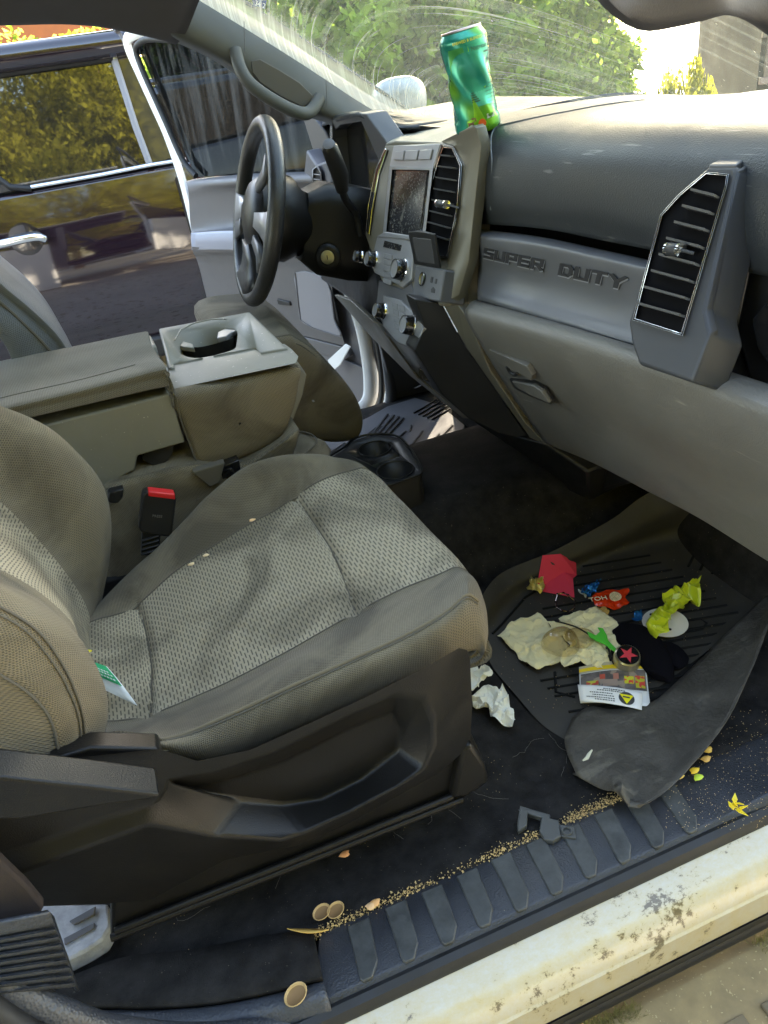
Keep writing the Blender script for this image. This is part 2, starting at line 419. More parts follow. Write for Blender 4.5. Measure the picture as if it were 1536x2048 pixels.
n2 = node(N, 'ShaderNodeTexNoise'); n2.inputs['Scale'].default_value = 7; n2.inputs['Detail'].default_value = 2; L.new(mp.outputs[0], n2.inputs['Vector'])
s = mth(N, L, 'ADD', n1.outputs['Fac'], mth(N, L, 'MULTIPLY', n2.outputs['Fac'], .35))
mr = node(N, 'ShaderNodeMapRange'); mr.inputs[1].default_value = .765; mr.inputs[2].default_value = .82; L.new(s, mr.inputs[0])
painted_glow = node(N, 'ShaderNodeMapRange'); painted_glow.inputs[1].default_value = .25; painted_glow.inputs[2].default_value = .75; painted_glow.inputs[3].default_value = 0; painted_glow.inputs[4].default_value = .95; L.new(n1.outputs['Fac'], painted_glow.inputs[0])
mx = node(N, 'ShaderNodeMix', data_type='RGBA'); L.new(painted_glow.outputs[0], mx.inputs[0]); mx.inputs[6].default_value = (.50,.475,.40,1); mx.inputs[7].default_value = (.47,.36,.155,1)  # cream and yellow put reflected foliage light into the paint colour
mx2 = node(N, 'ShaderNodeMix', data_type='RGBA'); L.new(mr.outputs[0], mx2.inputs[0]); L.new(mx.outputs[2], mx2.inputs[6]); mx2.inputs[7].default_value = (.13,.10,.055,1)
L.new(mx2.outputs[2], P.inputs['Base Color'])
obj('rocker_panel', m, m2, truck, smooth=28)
m = MB(); G = [[V(x, y, z) for y, z in [(-.872,.006),(-.876,.018),(-.884,.022),(-.893,.019),(-.898,.008),(-.896,-.004),(-.88,-.006)]] for x in np.linspace(-.2, 1.3, 40)]
m.grid(G, wrap=True); obj('door_seal', m, M['seal'], truck)
m = MB(); G = [[V(x, y, z) for y, z in [(-.955,-.105),(-.945,-.15),(-.90,-.16),(-.88,-.12)]] for x in (-1, .2, 1.4)]
m.grid(G); m.tube([V(-1,-.935,-.150), V(1.4,-.935,-.150)], .017, 12); obj('rocker_underside', m, M['blackd'], truck)
m = MB()
G = [[V(x, y, z + .002*noise.noise(V(x*9, y*9, 0))) for y, z in [(-.925,-.235),(-.928,-.212),(-.950,-.198),(-1.03,-.196),(-1.22,-.20),(-1.25,-.215),(-1.25,-.26)]] for x in np.linspace(-.9, 1.3, 60)]
m.grid(G)
for i in range(22):
    x = -.5+i*.075
    m.box((x, -1.10, -.194), (.045, .17, .008), mi=1)
dust = pm('dusty step metal', (.30,.215,.10), .85, var=(7,.40), specks=[(160,.66,(.42,.32,.16))])
pad = pm('dirty step pad', (.14,.105,.06), .8, var=(12,.4), specks=[(160,.68,(.16,.12,.07))])
obj('running_board', m, [dust, pad], truck, bevel=.002, solid=.004)

# ---- dash: core and skins
dash = None
tower_y = -.70
rows = [
 px3([(940,446,'x',.605),(1080,457,'x',.605),(1200,480,'x',.605),(1310,502,'x',.605),(1450,535,'x',.605),(1620,570,'x',.605)]),
 px3([(945,400,'x',.598),(1085,412,'x',.596),(1215,432,'x',.596),(1340,455,'x',.596),(1480,480,'x',.596),(1640,505,'x',.596)]),
 px3([(948,330,'x',.604),(1095,335,'x',.603),(1240,345,'x',.603),(1390,360,'x',.603),(1520,370,'x',.603),(1660,385,'x',.603)]),
 px3([(960,285,'x',.620),(1105,282,'x',.625),(1260,282,'x',.625),(1410,285,'x',.625),(1540,285,'x',.625),(1680,285,'x',.625)]),
 px3([(975,255,'x',.645),(1110,247,'x',.66),(1275,240,'x',.67),(1430,238,'x',.67),(1560,236,'x',.67),(1690,236,'x',.67)]),
 px3([(985,238,'x',.670),(1105,222,'x',.72),(1262,208,'x',.76),(1420,206,'x',.77),(1560,203,'x',.77),(1690,200,'x',.77)]),
 px3([(986,229,'x',.690),(1100,210,'x',.77),(1250,190,'x',.85),(1400,190,'x',.86),(1536,183,'x',.86),(1690,176,'x',.86)]),
]
rows.append([p+V(.012, 0, -.010) for p in rows[-1]]); rows.append([p+V(.05, 0, -.05) for p in rows[-1]])
m = MB(); G = loft(rows, 40, 5)
m.grid(G)
from mathutils.bvhtree import BVHTree
_db = BVHTree.FromPolygons([tuple(p) for p in m.v], m.f)
def ondash(u, v):
    h = _db.ray_cast(Vector(CAM), Vector(ray(u, v)).normalized())[0]; return h if h is not None else at(u, v, x=.62)
dash = obj('dashboard', m, M['dash'], truck, solid=.012)
m = MB(); m.tube(cr([ondash(u, v) for u, v in [(982,420),(984,330),(982,296),(984,268),(996,253),(1036,243),(1120,226),(1222,208),(1290,200)]], 4), .0016, 6)
obj('pad_seam', m, pm('seam edge grey', (.10,.11,.12), .4), dash)
# raised outline of the pad
m = MB()
ol = px3([(958,420,'x',.594),(972,330,'x',.598),(984,282,'x',.622),(1010,262,'x',.642),(1110,243,'x',.668),(1180,225,'x',.71),(1246,208,'x',.765)])
# glove box
rows = [
 px3([(955,598,'x',.575),(1080,632,'x',.575),(1180,662,'x',.575),(1280,692,'x',.575),(1450,740,'x',.575),(1620,795,'x',.575)]),
 px3([(940,606,'x',.545),(1070,640,'x',.545),(1185,672,'x',.545),(1290,705,'x',.545),(1445,758,'x',.545),(1620,820,'x',.545)]),
 px3([(930,632,'x',.528),(1058,668,'x',.528),(1178,705,'x',.528),(1290,745,'x',.528),(1435,800,'x',.528),(1600,860,'x',.528)]),
 px3([(962,690,'x',.542),(1080,730,'x',.542),(1200,785,'x',.542),(1320,850,'x',.542),(1460,905,'x',.542),(1620,980,'x',.542)]),
 px3([(1020,785,'x',.59),(1125,815,'x',.59),(1240,872,'x',.59),(1355,932,'x',.59),(1495,1003,'x',.59),(1640,1085,'x',.59)]),
 px3([(1078,870,'x',.635),(1178,905,'x',.635),(1290,962,'x',.635),(1400,1020,'x',.635),(1530,1098,'x',.635),(1650,1165,'x',.635)]),
 px3([(1090,886,'x',.655),(1184,925,'x',.655),(1294,982,'x',.655),(1402,1038,'x',.655),(1536,1122,'x',.655),(1655,1190,'x',.655)]),
]
rows.append([p+V(.03, 0, .0) for p in rows[-1]])
m = MB(); m.grid(loft(rows, 36, 5)); obj('glovebox', m, M['dashlow'], dash, solid=.01)
# glovebox latch: plate, lock slot, pull
P0 = at(1040, 760, x=.562); nn = V(-.92, 0, -.38)
def gl(L, dx=0): return [onp(u, v, P0+nn*dx, nn) for u, v in L]
slab('glovebox_latch', gl([(978,699),(1052,732),(1064,752),(1062,762),(1046,752),(990,722)], .0045), -nn*.010, M['dashlow'], dash, .0015)
m = MB(); m.tube(cr([onp(u, v, P0+nn*.0050, nn) for u, v in [(1014,733),(1020,744),(1030,750),(1034,747)]], 4), .0028, 8)
obj('lock_slot', m, M['blackd'], dash)
m = MB(); m.extrude(gl([(1018,758),(1064,768),(1084,780),(1101,810),(1062,794),(1030,778)], .0015), -nn*.010)
obj('latch_recess', m, M['blackd'], dash, bevel=.001)
m = MB(); m.extrude(gl([(1022,763),(1066,772),(1082,783),(1098,807),(1062,792),(1036,778)], .0050), -nn*.008)
obj('latch_pull', m, M['dashlow'], dash, bevel=.002)
# trim strip with the raised words
rows = [
 px3([(958,457,'x',.612),(1080,473,'x',.612),(1200,498,'x',.612),(1310,522,'x',.612)]),
 px3([(958,468,'x',.588),(1080,485,'x',.588),(1200,511,'x',.588),(1310,536,'x',.588)]),
 px3([(958,482,'x',.582),(1080,500,'x',.582),(1200,527,'x',.582),(1310,553,'x',.582)]),
 px3([(957,530,'x',.584),(1075,558,'x',.584),(1195,590,'x',.584),(1305,620,'x',.584)]),
 px3([(955,565,'x',.575),(1070,597,'x',.575),(1190,633,'x',.575),(1300,664,'x',.575)]),
 px3([(955,596,'x',.562),(1068,630,'x',.562),(1185,664,'x',.562),(1298,697,'x',.562)]),
 px3([(955,604,'x',.580),(1068,638,'x',.580),(1185,672,'x',.580),(1298,705,'x',.580)]),
]
m = MB(); m.grid(loft(rows, 30, 5)); strip = obj('trim_strip', m, M['trim'], dash, solid=.006)
A = at(972, 514, x=.583); B = at(1252, 577, x=.583); C_ = at(974, 498, x=.583)
nrm = V(-1, 0, 0)
letd = pm('letter groove', (.018,.018,.021), .45)
GLY = {'S': [[(1,1),(0,1),(0,.55),(1,.45),(1,0),(0,0)]], 'U': [[(0,1),(0,0),(1,0),(1,1)]], 'P': [[(0,0),(0,1),(1,1),(1,.42),(.2,.42)]], 'E': [[(1,1),(0,1),(0,0),(1,0)],[(0,.5),(.85,.5)]],
 'R': [[(0,0),(0,1),(1,1),(1,.45),(.15,.45)],[(.55,.45),(1,0)]], 'D': [[(0,0),(0,1),(.75,1),(1,.75),(1,.25),(.75,0),(0,0)]], 'T': [[(0,1),(1,1)],[(.5,1),(.5,0)]], 'Y': [[(0,1),(.5,.5),(1,1)],[(.5,.5),(.5,0)]]}
def wide_word(word, grow, lift, th, mat, nm):
    n_ = len(word); adv = 1.0/(n_-.22); m = MB(); wl_ = adv*.66
    pmap = lambda s_, t_, h_: A+(B-A)*s_+(C_-A)*t_+nrm*h_
    for i_, ch in enumerate(word):
        if ch == ' ': continue
        for st_ in GLY[ch]:
            for (ax_, ay_), (bx_, by_) in zip(st_, st_[1:]):
                a_ = np.array([(i_*adv+ax_*wl_)*10.2, ay_]); b_ = np.array([(i_*adv+bx_*wl_)*10.2, by_]); d_ = (b_-a_)/np.linalg.norm(b_-a_); k_ = np.array([-d_[1], d_[0]])
                hw = .10+grow; a_ = a_-d_*hw*.9; b_ = b_+d_*hw*.9
                q_ = [a_-k_*hw, b_-k_*hw, b_+k_*hw, a_+k_*hw]
                m.add([pmap(p[0]/10.2, p[1], lift) for p in q_]+[pmap(p[0]/10.2, p[1], lift+th) for p in q_], [(4,5,6,7),(0,1,5,4),(1,2,6,5),(2,3,7,6),(3,0,4,7)]); lift += .000004
    return obj(nm, m, mat, dash, smooth=0)
A = A+V(0,0,-.0016); B = B+V(0,0,-.0016); C_ = C_+V(0,0,-.0016)
wide_word('SUPER DUTY', .035, .0016, .0006, pm('letter painted highlight', (.22,.225,.25), .35), 'lettering_highlight')  # lighter copy set lower: a highlight painted under the letters
A = A+V(0,0,.0020); B = B+V(0,0,.0020); C_ = C_+V(0,0,.0020)
wide_word('SUPER DUTY', .03, .0024, .0008, letd, 'lettering')

# ---- passenger vent tower
def TX(L, x): return [at(u, v, x=x) for u, v in L]
TP = at(1370, 500, x=.56); TN = V(-.93, .0, .0); 
_a = at(1365, 675, x=.515); _b = at(1472, 330, x=.595); _t = (_b-_a); TN = V(-_t.z, 0, _t.x).normalized()
if TN.x > 0: TN = -TN
def tp(L, d=0.0): return [onp(u, v, _a+TN*d, TN) for u, v in L]
frame_o = [(1417,331),(1472,331),(1474,345),(1410,620),(1421,667),(1384,765),(1277,729),(1262,686),(1256,645),(1318,435),(1345,402)]
m = MB(); m.extrude(tp(frame_o), -TN*.05)
tower = obj('vent_tower', m, M['trimd'], dash, bevel=.004, seg=3)
vent_in = [(1412,348),(1452,352),(1449,372),(1362,666),(1270,637),(1324,432),(1360,392)]
def ring_of(inner, grow, c=None):
    cx = sum(p[0] for p in inner)/len(inner); cy = sum(p[1] for p in inner)/len(inner)
    out = []
    for i, p in enumerate(inner):
        a = inner[i-1]; b = inner[(i+1) % len(inner)]
        e1 = np.array([p[0]-a[0], p[1]-a[1]], float); e2 = np.array([b[0]-p[0], b[1]-p[1]], float)
        n1 = np.array([e1[1], -e1[0]])/np.linalg.norm(e1); n2 = np.array([e2[1], -e2[0]])/np.linalg.norm(e2)
        nn_ = n1+n2; nn_ /= max(.4, np.linalg.norm(nn_)**2/2)
        if np.dot(nn_, [p[0]-cx, p[1]-cy]) < 0: nn_ = -nn_
        out.append((p[0]+nn_[0]*grow, p[1]+nn_[1]*grow))
    return out
def ring(mb, proj, inner, g0, g1, d0, d1, mi=0):
    a = proj(ring_of(inner, g0), d1); b = proj(ring_of(inner, g1), d1); c = proj(ring_of(inner, g0), d0); e = proj(ring_of(inner, g1), d0)
    n = len(inner); k = mb.add(a+b+c+e, [], mi)
    for i in range(n):
        j = (i+1) % n
        for f in ((i, j, n+j, n+i), (i, 2*n+i, 2*n+j, j), (n+i, n+j, 3*n+j, 3*n+i)): mb.f.append(tuple(k+q for q in f)); mb.m.append(mi)
VC = pm('vent cavity black', (.004,.004,.005), .9, spec=.08); VS = pm('vent slat grey', (.075,.077,.082), .4)
def make_vent(nm, proj, N_, inner, slats, tabpix, parent, depth=.02, group=None):
    m = MB(); m.extrude(proj(inner, .0012), -N_*.001, mi=0)
    nw = obj('vent_cavity', m, VC, parent)
    m = MB()
    for (l, r) in slats:
        a, b = proj([l, r], .001); dd = N_*.010
        up = (b-a).cross(N_).normalized()*.0012
        m.add([a-up, b-up, b-up+dd, a-up+dd, a+up, b+up, b+up+dd*.9, a+up+dd*.9], [(0,1,2,3),(4,7,6,5),(2,1,5,6),(3,2,6,7),(0,3,7,4)])
    sl = obj('vent_slats', m, VS, parent)
    m = MB(); ring(m, proj, inner, 0, 1.3, .0, .0060); ring(m, proj, inner, 3.8, 4.5, .0, .0040)
    obj('vent_ring', m, M['chrome'], parent, bevel=.0006)
    if tabpix:
        (a, b) = proj(tabpix, .016); m = MB(); m.tube([a, a.lerp(b, .12), a.lerp(b, .88), b], [.0055, .0066, .0066, .0055], 10); m.tube([a.lerp(b,-.03), a.lerp(b,.10)], .0072, 12, mi=1); m.tube([a.lerp(b,.90), a.lerp(b,1.03)], .0072, 12, mi=1)
        a2, b2 = proj([tabpix[1], (tabpix[1][0]+26, tabpix[1][1]+7)], .009); m.tube([b, b2], .0018, 6)
        obj('vent_tab', m, [M['trimd'], M['chrome']], parent)
sl = []
for k in range(8):
    t = (k+1)/9.0
    v0 = 352+t*(650-352)-8*t; l = (1412+(1270-1412)*t**.92-(10 if .1 < t < .9 else 0)*0, v0+ (0)); r = (1449-(1449-1362)*t, v0+10+16*t)
    l = (max(l[0], 1324-(v0-432)*.263 if v0 > 432 else 1412-(v0-348)*1.05), v0)
    sl.append((l, r))
make_vent('passenger', tp, TN, vent_in, sl, ((1336,498),(1362,500)), dash)
# tower top and outboard side
m = MB()
t0, t1 = tp([(1417,331),(1472,331)]); t2 = at(1528,293,x=.67); t3 = at(1481,296,x=.66)
m.extrude([t0+V(0,0,.001), t1+V(0,0,.001), t2, t3], V(.0, 0, -.02)); obj('tower_cap', m, M['trim'], dash, bevel=.002)
side = tp([(1474,340),(1411,622),(1421,667),(1384,765)])
m = MB(); m.extrude([side[0], side[1], side[2], side[3], at(1436,775,x=.57), at(1425,668,x=.60), at(1470,560,x=.62), at(1530,300,x=.68)], V(.012, .002, 0))
obj('tower_side', m, M['trimd'], dash, bevel=.002)
m = MB(); m.extrude([at(1532,296,x=.69), at(1472,560,x=.63), at(1428,668,x=.61), at(1438,772,x=.58), at(1470,800,x=.60), at(1536,980,x=.66), at(1600,1060,x=.70), at(1640,300,x=.76)], V(.03, 0, 0))
endp = obj('dash_end_panel', m, M['blackd'], dash, bevel=.004)
m = MB(); m.extrude(px([(1500,640),(1545,585),(1600,590),(1600,760),(1545,745),(1512,700)], x=.60), V(.05, 0, 0)); obj('side_outlet', m, M['glossb'], dash, bevel=.004)
m = MB(); m.extrude(px([(1540,300),(1490,560),(1470,660),(1500,780),(1600,1000),(1700,1000),(1700,300)], x=.62), V(.05, 0, 0)); obj('door_post_trim', m, M['blackd'], dash, bevel=.006)

# ---- centre stack
SP = at(880, 600, y=-.13); _t = at(960, 250, y=-.13)-SP; SN = V(-_t.z, 0, _t.x).normalized()
if SN.x > 0: SN = -SN
def sp(L, d=0.0): return [onp(u, v, SP+SN*d, SN) for u, v in L]
stack = obj('center_stack', (lambda mm: (mm.extrude(sp([(882,284),(905,290),(930,330),(917,411),(898,525),(889,600),(884,612),(830,600),(800,590),(762,560),(730,470),(737,430),(750,338),(770,290),(788,290)], 0), -SN*.07), mm)[1])(MB()), M['olive'], truck, bevel=.003)
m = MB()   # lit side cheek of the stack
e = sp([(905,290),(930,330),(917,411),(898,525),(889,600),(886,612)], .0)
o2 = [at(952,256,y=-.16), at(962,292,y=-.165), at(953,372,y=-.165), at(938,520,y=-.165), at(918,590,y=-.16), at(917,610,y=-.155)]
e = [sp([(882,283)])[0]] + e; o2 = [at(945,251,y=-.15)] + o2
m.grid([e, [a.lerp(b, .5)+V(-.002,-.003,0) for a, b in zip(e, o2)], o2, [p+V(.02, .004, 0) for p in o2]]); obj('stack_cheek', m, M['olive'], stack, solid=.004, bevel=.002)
m = MB()   # top cap
m.extrude([sp([(882,283)])[0], sp([(817,270)])[0]+V(0,0,.002), sp([(770,288)])[0], at(790,262,x=.70), at(850,248,x=.72), at(943,249,x=.70)], V(0, 0, -.012)); 
m = MB(); cap = [sp([(770,288)])[0], sp([(788,282)])[0], sp([(884,283)])[0], at(946,250,y=-.145), at(950,238,x=.72), at(905,246,x=.74), at(815,262,x=.72), at(800,268,x=.70)]
m.extrude(cap, V(.004, 0, -.015)); obj('stack_cap', m, M['cons'], stack, bevel=.003)
def spanel(nm, L, d, th, mat, bev=.0015, par=None): return slab(nm, sp(L, d), -SN*th, mat, par or stack, bev)
spanel('switch_panel', [(787,291),(880,288),(865,340),(778,336)], .004, .006, M['silver'])
for L in ([(789,303),(808,301),(805,320),(787,320)], [(811,301),(836,300),(832,320),(808,320)], [(839,300),(864,298),(859,319),(836,319)]): spanel('switch_button', L, .0075, .004, M['silver'], .001)
spanel('side_vent_insert', [(771,298),(774,300),(756,350),(742,440),(738,471),(732,462),(737,410),(752,338)], .004, .006, M['glossb'])
m = MB(); m.tube(sp([(774,299),(757,350),(744,420),(738,468)], .006), .0016, 6); m.tube(sp([(771,298),(752,338),(737,410),(732,462)], .006), .0012, 6); obj('side_vent_chrome', m, M['chrome'], stack)
m = MB(); sc = [(787,342),(854,343),(838,472),(776,463)]
m.extrude(sp(ring_of(sc, 3), .003), -SN*.004, mi=0); obj('screen_bezel', m, M['glossb'], stack, bevel=.001)
m = MB(); ring(m, sp, [(787,342),(856,343),(841,474),(775,465)], 3, 9, .0, .009); obj('screen_surround', m, M['silver'], stack, bevel=.001)
spanel('touch_screen', sc, .0042, .001, M['screen'], 0)
spanel('stack_shelf', [(770,463),(842,474),(838,486),(820,480),(752,473)], .010, .008, M['silver'], .002)
spanel('control_panel', [(754,474),(770,466),(828,484),(822,560),(805,575),(748,545),(742,520)], .0075, .010, M['silver'], .002)
spanel('display_strip', [(769,481),(803,490),(800,502),(766,494)], .0085, .001, M['screen'], 0)
tmb = text_mesh('AM  98.1', .0062, sp([(771,491)], .0090)[0], sp([(800,500)])[0]-sp([(771,491)])[0], V(0, 0, 1), .0001)
btm = pm('grey button', (.20,.20,.205), .45, var=(200,.15))
def knob(uv, r, h, d0, nm='control_knob'):
    P = sp([uv], d0)[0]; m = MB()
    m.lathe([(r*1.10, -.004), (r*1.10, .0015), (r*1.02, .003), (r, h*.35), (r*.95, h*.9), (r*.90, h), (r*.84, h), (r*.82, h-.0015), (.0001, h-.0012)], P, SN, 32, mi=[0, 0, 1, 1, 1, 0, 2, 2], close=False)
    for q in range(18):
        a = 2*math.pi*q/18; ee = SN.cross(V(0,0,1)).normalized(); gg = SN.cross(ee)
        m.box(P+SN*(h*.55)+(ee*math.cos(a)+gg*math.sin(a))*r*.93, (.0016, .0016, .0016), mi=1)
    return obj(nm, m, [M['chrome'], M['glossb'], M['silver']], stack)
knob((806,540), .0205, .020, .008); knob((750,519), .0165, .020, .008); knob((722,513), .013, .016, .0)
for i, (a, b) in enumerate([((768,518),(784,522)), ((768,530),(784,534)), ((768,543),(784,547)), ((766,555),(782,560)), ((768,506),(784,510))]):
    spanel('control_button', [a, b, (b[0]-1, b[1]+10), (a[0]-1, a[1]+10)], .0095, .003, btm, .0008)
# open flap and the sockets under it
fl = sp([(831,528)], .012)[0]; 
F0, F1 = sp([(832,528),(884,536)], .014); U0, U1 = sp([(819,462),(873,467)], .045)
m = MB(); m.extrude([F0, F1, U1, U1.lerp(U0, .35)+V(0,0,.003), U1.lerp(U0, .65)+V(0,0,.003), U0], (F1-F0).cross(U0-F0).normalized()*.004); obj('socket_flap', m, M['blackd'], stack, bevel=.002)
m = MB(); q = [F0.lerp(U0,.12).lerp(F1.lerp(U1,.12),.15), F1.lerp(U1,.12).lerp(F0.lerp(U0,.12),.15), F1.lerp(U1,.85).lerp(F0.lerp(U0,.85),.15), F0.lerp(U0,.85).lerp(F1.lerp(U1,.85),.15)]
fn = face_dir(q); m.extrude([p+fn*.0045 for p in q], -fn*.004); obj('flap_inset', m, pm('flap inner grey', (.05,.05,.055), .5), stack, bevel=.001)
spanel('socket_panel', [(831,530),(889,539),(879,604),(825,594)], .014, .05, M['trim'], .003)
m = MB(); m.lathe([(.0125,-.004),(.0125,.0022),(.010,.0026),(.009,.001),(.0085,-.010),(.0001,-.010)], sp([(845,558)], .0145)[0], SN, 28, mi=[1,1,0,0,2], close=False); obj('lighter_socket', m, [M['brass'], M['glossb'], M['blackd']], stack)
for L in ([(862,553),(866,554),(864,566),(860,565)], [(871,557),(874,558),(872,568),(869,567)], [(862,578),(866,574),(870,579),(869,586),(862,585)]): spanel('outlet_slot', L, .0146, .001, M['blackd'], 0)
# right stack vent
vi = [(895,297),(904,299),(920,331),(914,411),(892,514),(884,512),(845,462),(858,390),(874,330)]
vi = [(886,295),(903,297),(919,331),(913,411),(893,512),(850,505),(845,462),(858,390),(874,330)]
sl = [((884-34*t, 300+8+185*t), (911+8*math.sin(min(1,t*3)*1.57)-24*max(0,t-.3), 306+8+190*t)) for t in [k/8.0 for k in range(9)]]
sl = [((888-33*t, 312+178*t), ((910+7*min(1, t*6)) - 24*max(0, t-.15), 314+190*t)) for t in [k/8.0 for k in range(8)]]
make_vent('stack', sp, SN, vi, sl, ((876,407),(893,409)), stack)
# lower climate panel
spanel('lower_bezel', [(757,560),(805,578),(822,562),(829,594),(847,656),(829,700),(790,684),(766,655),(752,610)], .002, .012, M['trim'], .003)
spanel('climate_panel', [(766,590),(800,600),(840,640),(847,656),(829,700),(793,684),(766,652)], .006, .010, M['silver'], .002)
knob((824,651), .0185, .020, .008); knob((767,622), .0155, .020, .008)
for i in range(4):
    for j in range(2):
        a = (783+j*14+i*1.5, 604+i*14+j*5); spanel('climate_button', [a, (a[0]+11, a[1]+4), (a[0]+12, a[1]+15), (a[0]+1, a[1]+11)], .008, .003, btm, .0008)
# lower tapering panel, usb ports and the dark flank
lowq = [at(767,656,x=.50), at(829,700,x=.497), at(885,790,x=.53), at(940,838,x=.56), at(905,812,x=.555), at(830,745,x=.53)]
m = MB(); m.extrude(lowq, V(.02, .01, 0)); obj('lower_panel', m, M['trim'], stack, bevel=.002)
m = MB(); m.extrude(px([(838,735),(856,748),(858,764),(845,760),(836,748)], x=.499), V(.01, 0, 0)); obj('port_block', m, M['glossb'], stack, bevel=.001)
flank = [sp([(829,700)], .0)[0], sp([(847,656)], .002)[0], sp([(829,594)], .01)[0], sp([(884,610)], .0)[0]]
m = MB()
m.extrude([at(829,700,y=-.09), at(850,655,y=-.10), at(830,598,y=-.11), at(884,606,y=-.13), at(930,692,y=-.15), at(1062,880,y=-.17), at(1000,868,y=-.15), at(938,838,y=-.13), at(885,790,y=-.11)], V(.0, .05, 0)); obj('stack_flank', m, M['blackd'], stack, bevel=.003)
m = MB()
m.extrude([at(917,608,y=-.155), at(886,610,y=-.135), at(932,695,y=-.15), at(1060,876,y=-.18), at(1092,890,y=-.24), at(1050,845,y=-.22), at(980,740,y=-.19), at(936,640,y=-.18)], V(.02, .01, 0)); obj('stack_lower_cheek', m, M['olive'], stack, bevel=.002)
# dark box under the dash over the tunnel, and the firewall pad behind
m = MB(); m.extrude(px3([(938,838,'x',.60),(1000,868,'x',.62),(1092,888,'x',.66),(1176,945,'x',.72),(1180,1002,'x',.76),(1120,975,'x',.76),(1060,900,'x',.72),(990,862,'x',.66)]), V(.30, .05, 0)); obj('tunnel_cover', m, M['blackd'], dash, bevel=.006)
m = MB(); m.extrude([at(1092,890,x=.74), at(1150,1000,x=.78), at(1290,960,x=.80), at(1290,900,x=.78)], V(.12, 0, .02)); obj('heater_box', m, M['blackd'], dash, bevel=.01)
m = MB(); m.extrude([V(.92,-.80,0), V(.92,.85,0), V(1.1,.85,.7), V(1.1,-.80,.7)], V(.03, 0, .0)); obj('firewall_pad', m, M['carpet'], truck)
m = MB(); m.box((.90, -.40, .68), (.34, .62, .32)); m.box((.90, .40, .66), (.40, .90, .36)); obj('dash_core', m, M['blackd'], dash)

# ---- driver side of the dash
rows = [
 px3([(612,262,'x',.70),(640,252,'x',.66),(664,240,'x',.60),(722,226,'x',.60),(775,262,'x',.64),(812,262,'x',.68)]),
 px3([(625,246,'x',.72),(648,240,'x',.68),(672,231,'x',.63),(732,222,'x',.63),(790,242,'x',.68),(850,250,'x',.71)]),
 px3([(700,222,'x',.80),(712,222,'x',.77),(730,220,'x',.74),(780,222,'x',.76),(840,232,'x',.78),(905,240,'x',.78)]),
 px3([(740,216,'x',.92),(770,217,'x',.90),(800,220,'x',.88),(850,226,'x',.88),(905,231,'x',.88),(950,233,'x',.88)])]
m = MB(); m.grid(loft(rows, 24, 5)); hood_ = obj('dash_hood', m, M['dash'], dash, solid=.008)
slab('hood_rim', px3([(664,240,'x',.60),(715,226,'x',.60),(732,228,'x',.60),(780,296,'x',.62),(770,345,'x',.62),(762,330,'x',.62),(722,243,'x',.605),(680,250,'x',.605),(668,262,'x',.605),(668,390,'x',.58),(660,390,'x',.58)]), V(.05, 0, 0), M['trim'], dash, .003)
slab('instrument_cluster', px3([(660,244,'x',.64),(690,236,'x',.64),(730,232,'x',.64),(784,298,'x',.64),(776,345,'x',.63),(756,430,'x',.62),(740,470,'x',.62),(655,470,'x',.62),(655,380,'x',.63)]), V(.05, 0, 0), M['glossb'], dash, .002)
m = MB(); m.lathe([(.052,0),(.052,.010),(.046,.010),(.044,.002)], at(722,425,x=.61), V(-1,0,.25), 40, close=False); obj('gauge_ring', m, M['silver'], dash)
m = MB(); m.extrude(px([(612,300),(632,330),(655,320),(668,350),(668,430),(640,440),(600,420)], x=.60), V(.06, 0, 0)); obj('driver_dash_panel', m, M['doord'], dash, bevel=.006)
vl = [(626,340),(634,334),(640,346),(642,385),(634,398),(627,392)]
def xp(L, d=0.0): return [at(u, v, x=.595-d) for u, v in L]
m = MB(); m.extrude(xp(vl), V(.005, 0, 0)); obj('driver_vent_cavity', m, M['blackd'], dash)
m = MB(); ring(m, xp, vl, 0, 2.2, 0, .006); obj('driver_vent_ring', m, M['chrome'], dash)
m = MB()
for k in range(5): a, b = xp([(627,348+k*10),(640,350+k*10)], .004); m.tube([a, b], .0014, 6)
obj('driver_vent_slats', m, M['silver'], dash)
m = MB(); m.extrude([at(640,440,x=.56), at(740,440,x=.56), at(748,520,x=.54), at(775,640,x=.52), at(850,760,x=.54), at(800,700,x=.56), at(700,600,x=.56), at(640,560,x=.56)], V(.1, 0, 0)); obj('knee_panel', m, M['blackd'], dash, bevel=.01)
m = MB(); m.extrude([at(668,590,x=.50), at(700,600,x=.50), at(760,655,x=.50), at(835,755,x=.53), at(940,838,x=.57), at(925,836,x=.58), at(820,752,x=.55), at(740,672,x=.53)], V(.012, 0, 0)); obj('knee_trim', m, M['olive'], dash, bevel=.002)

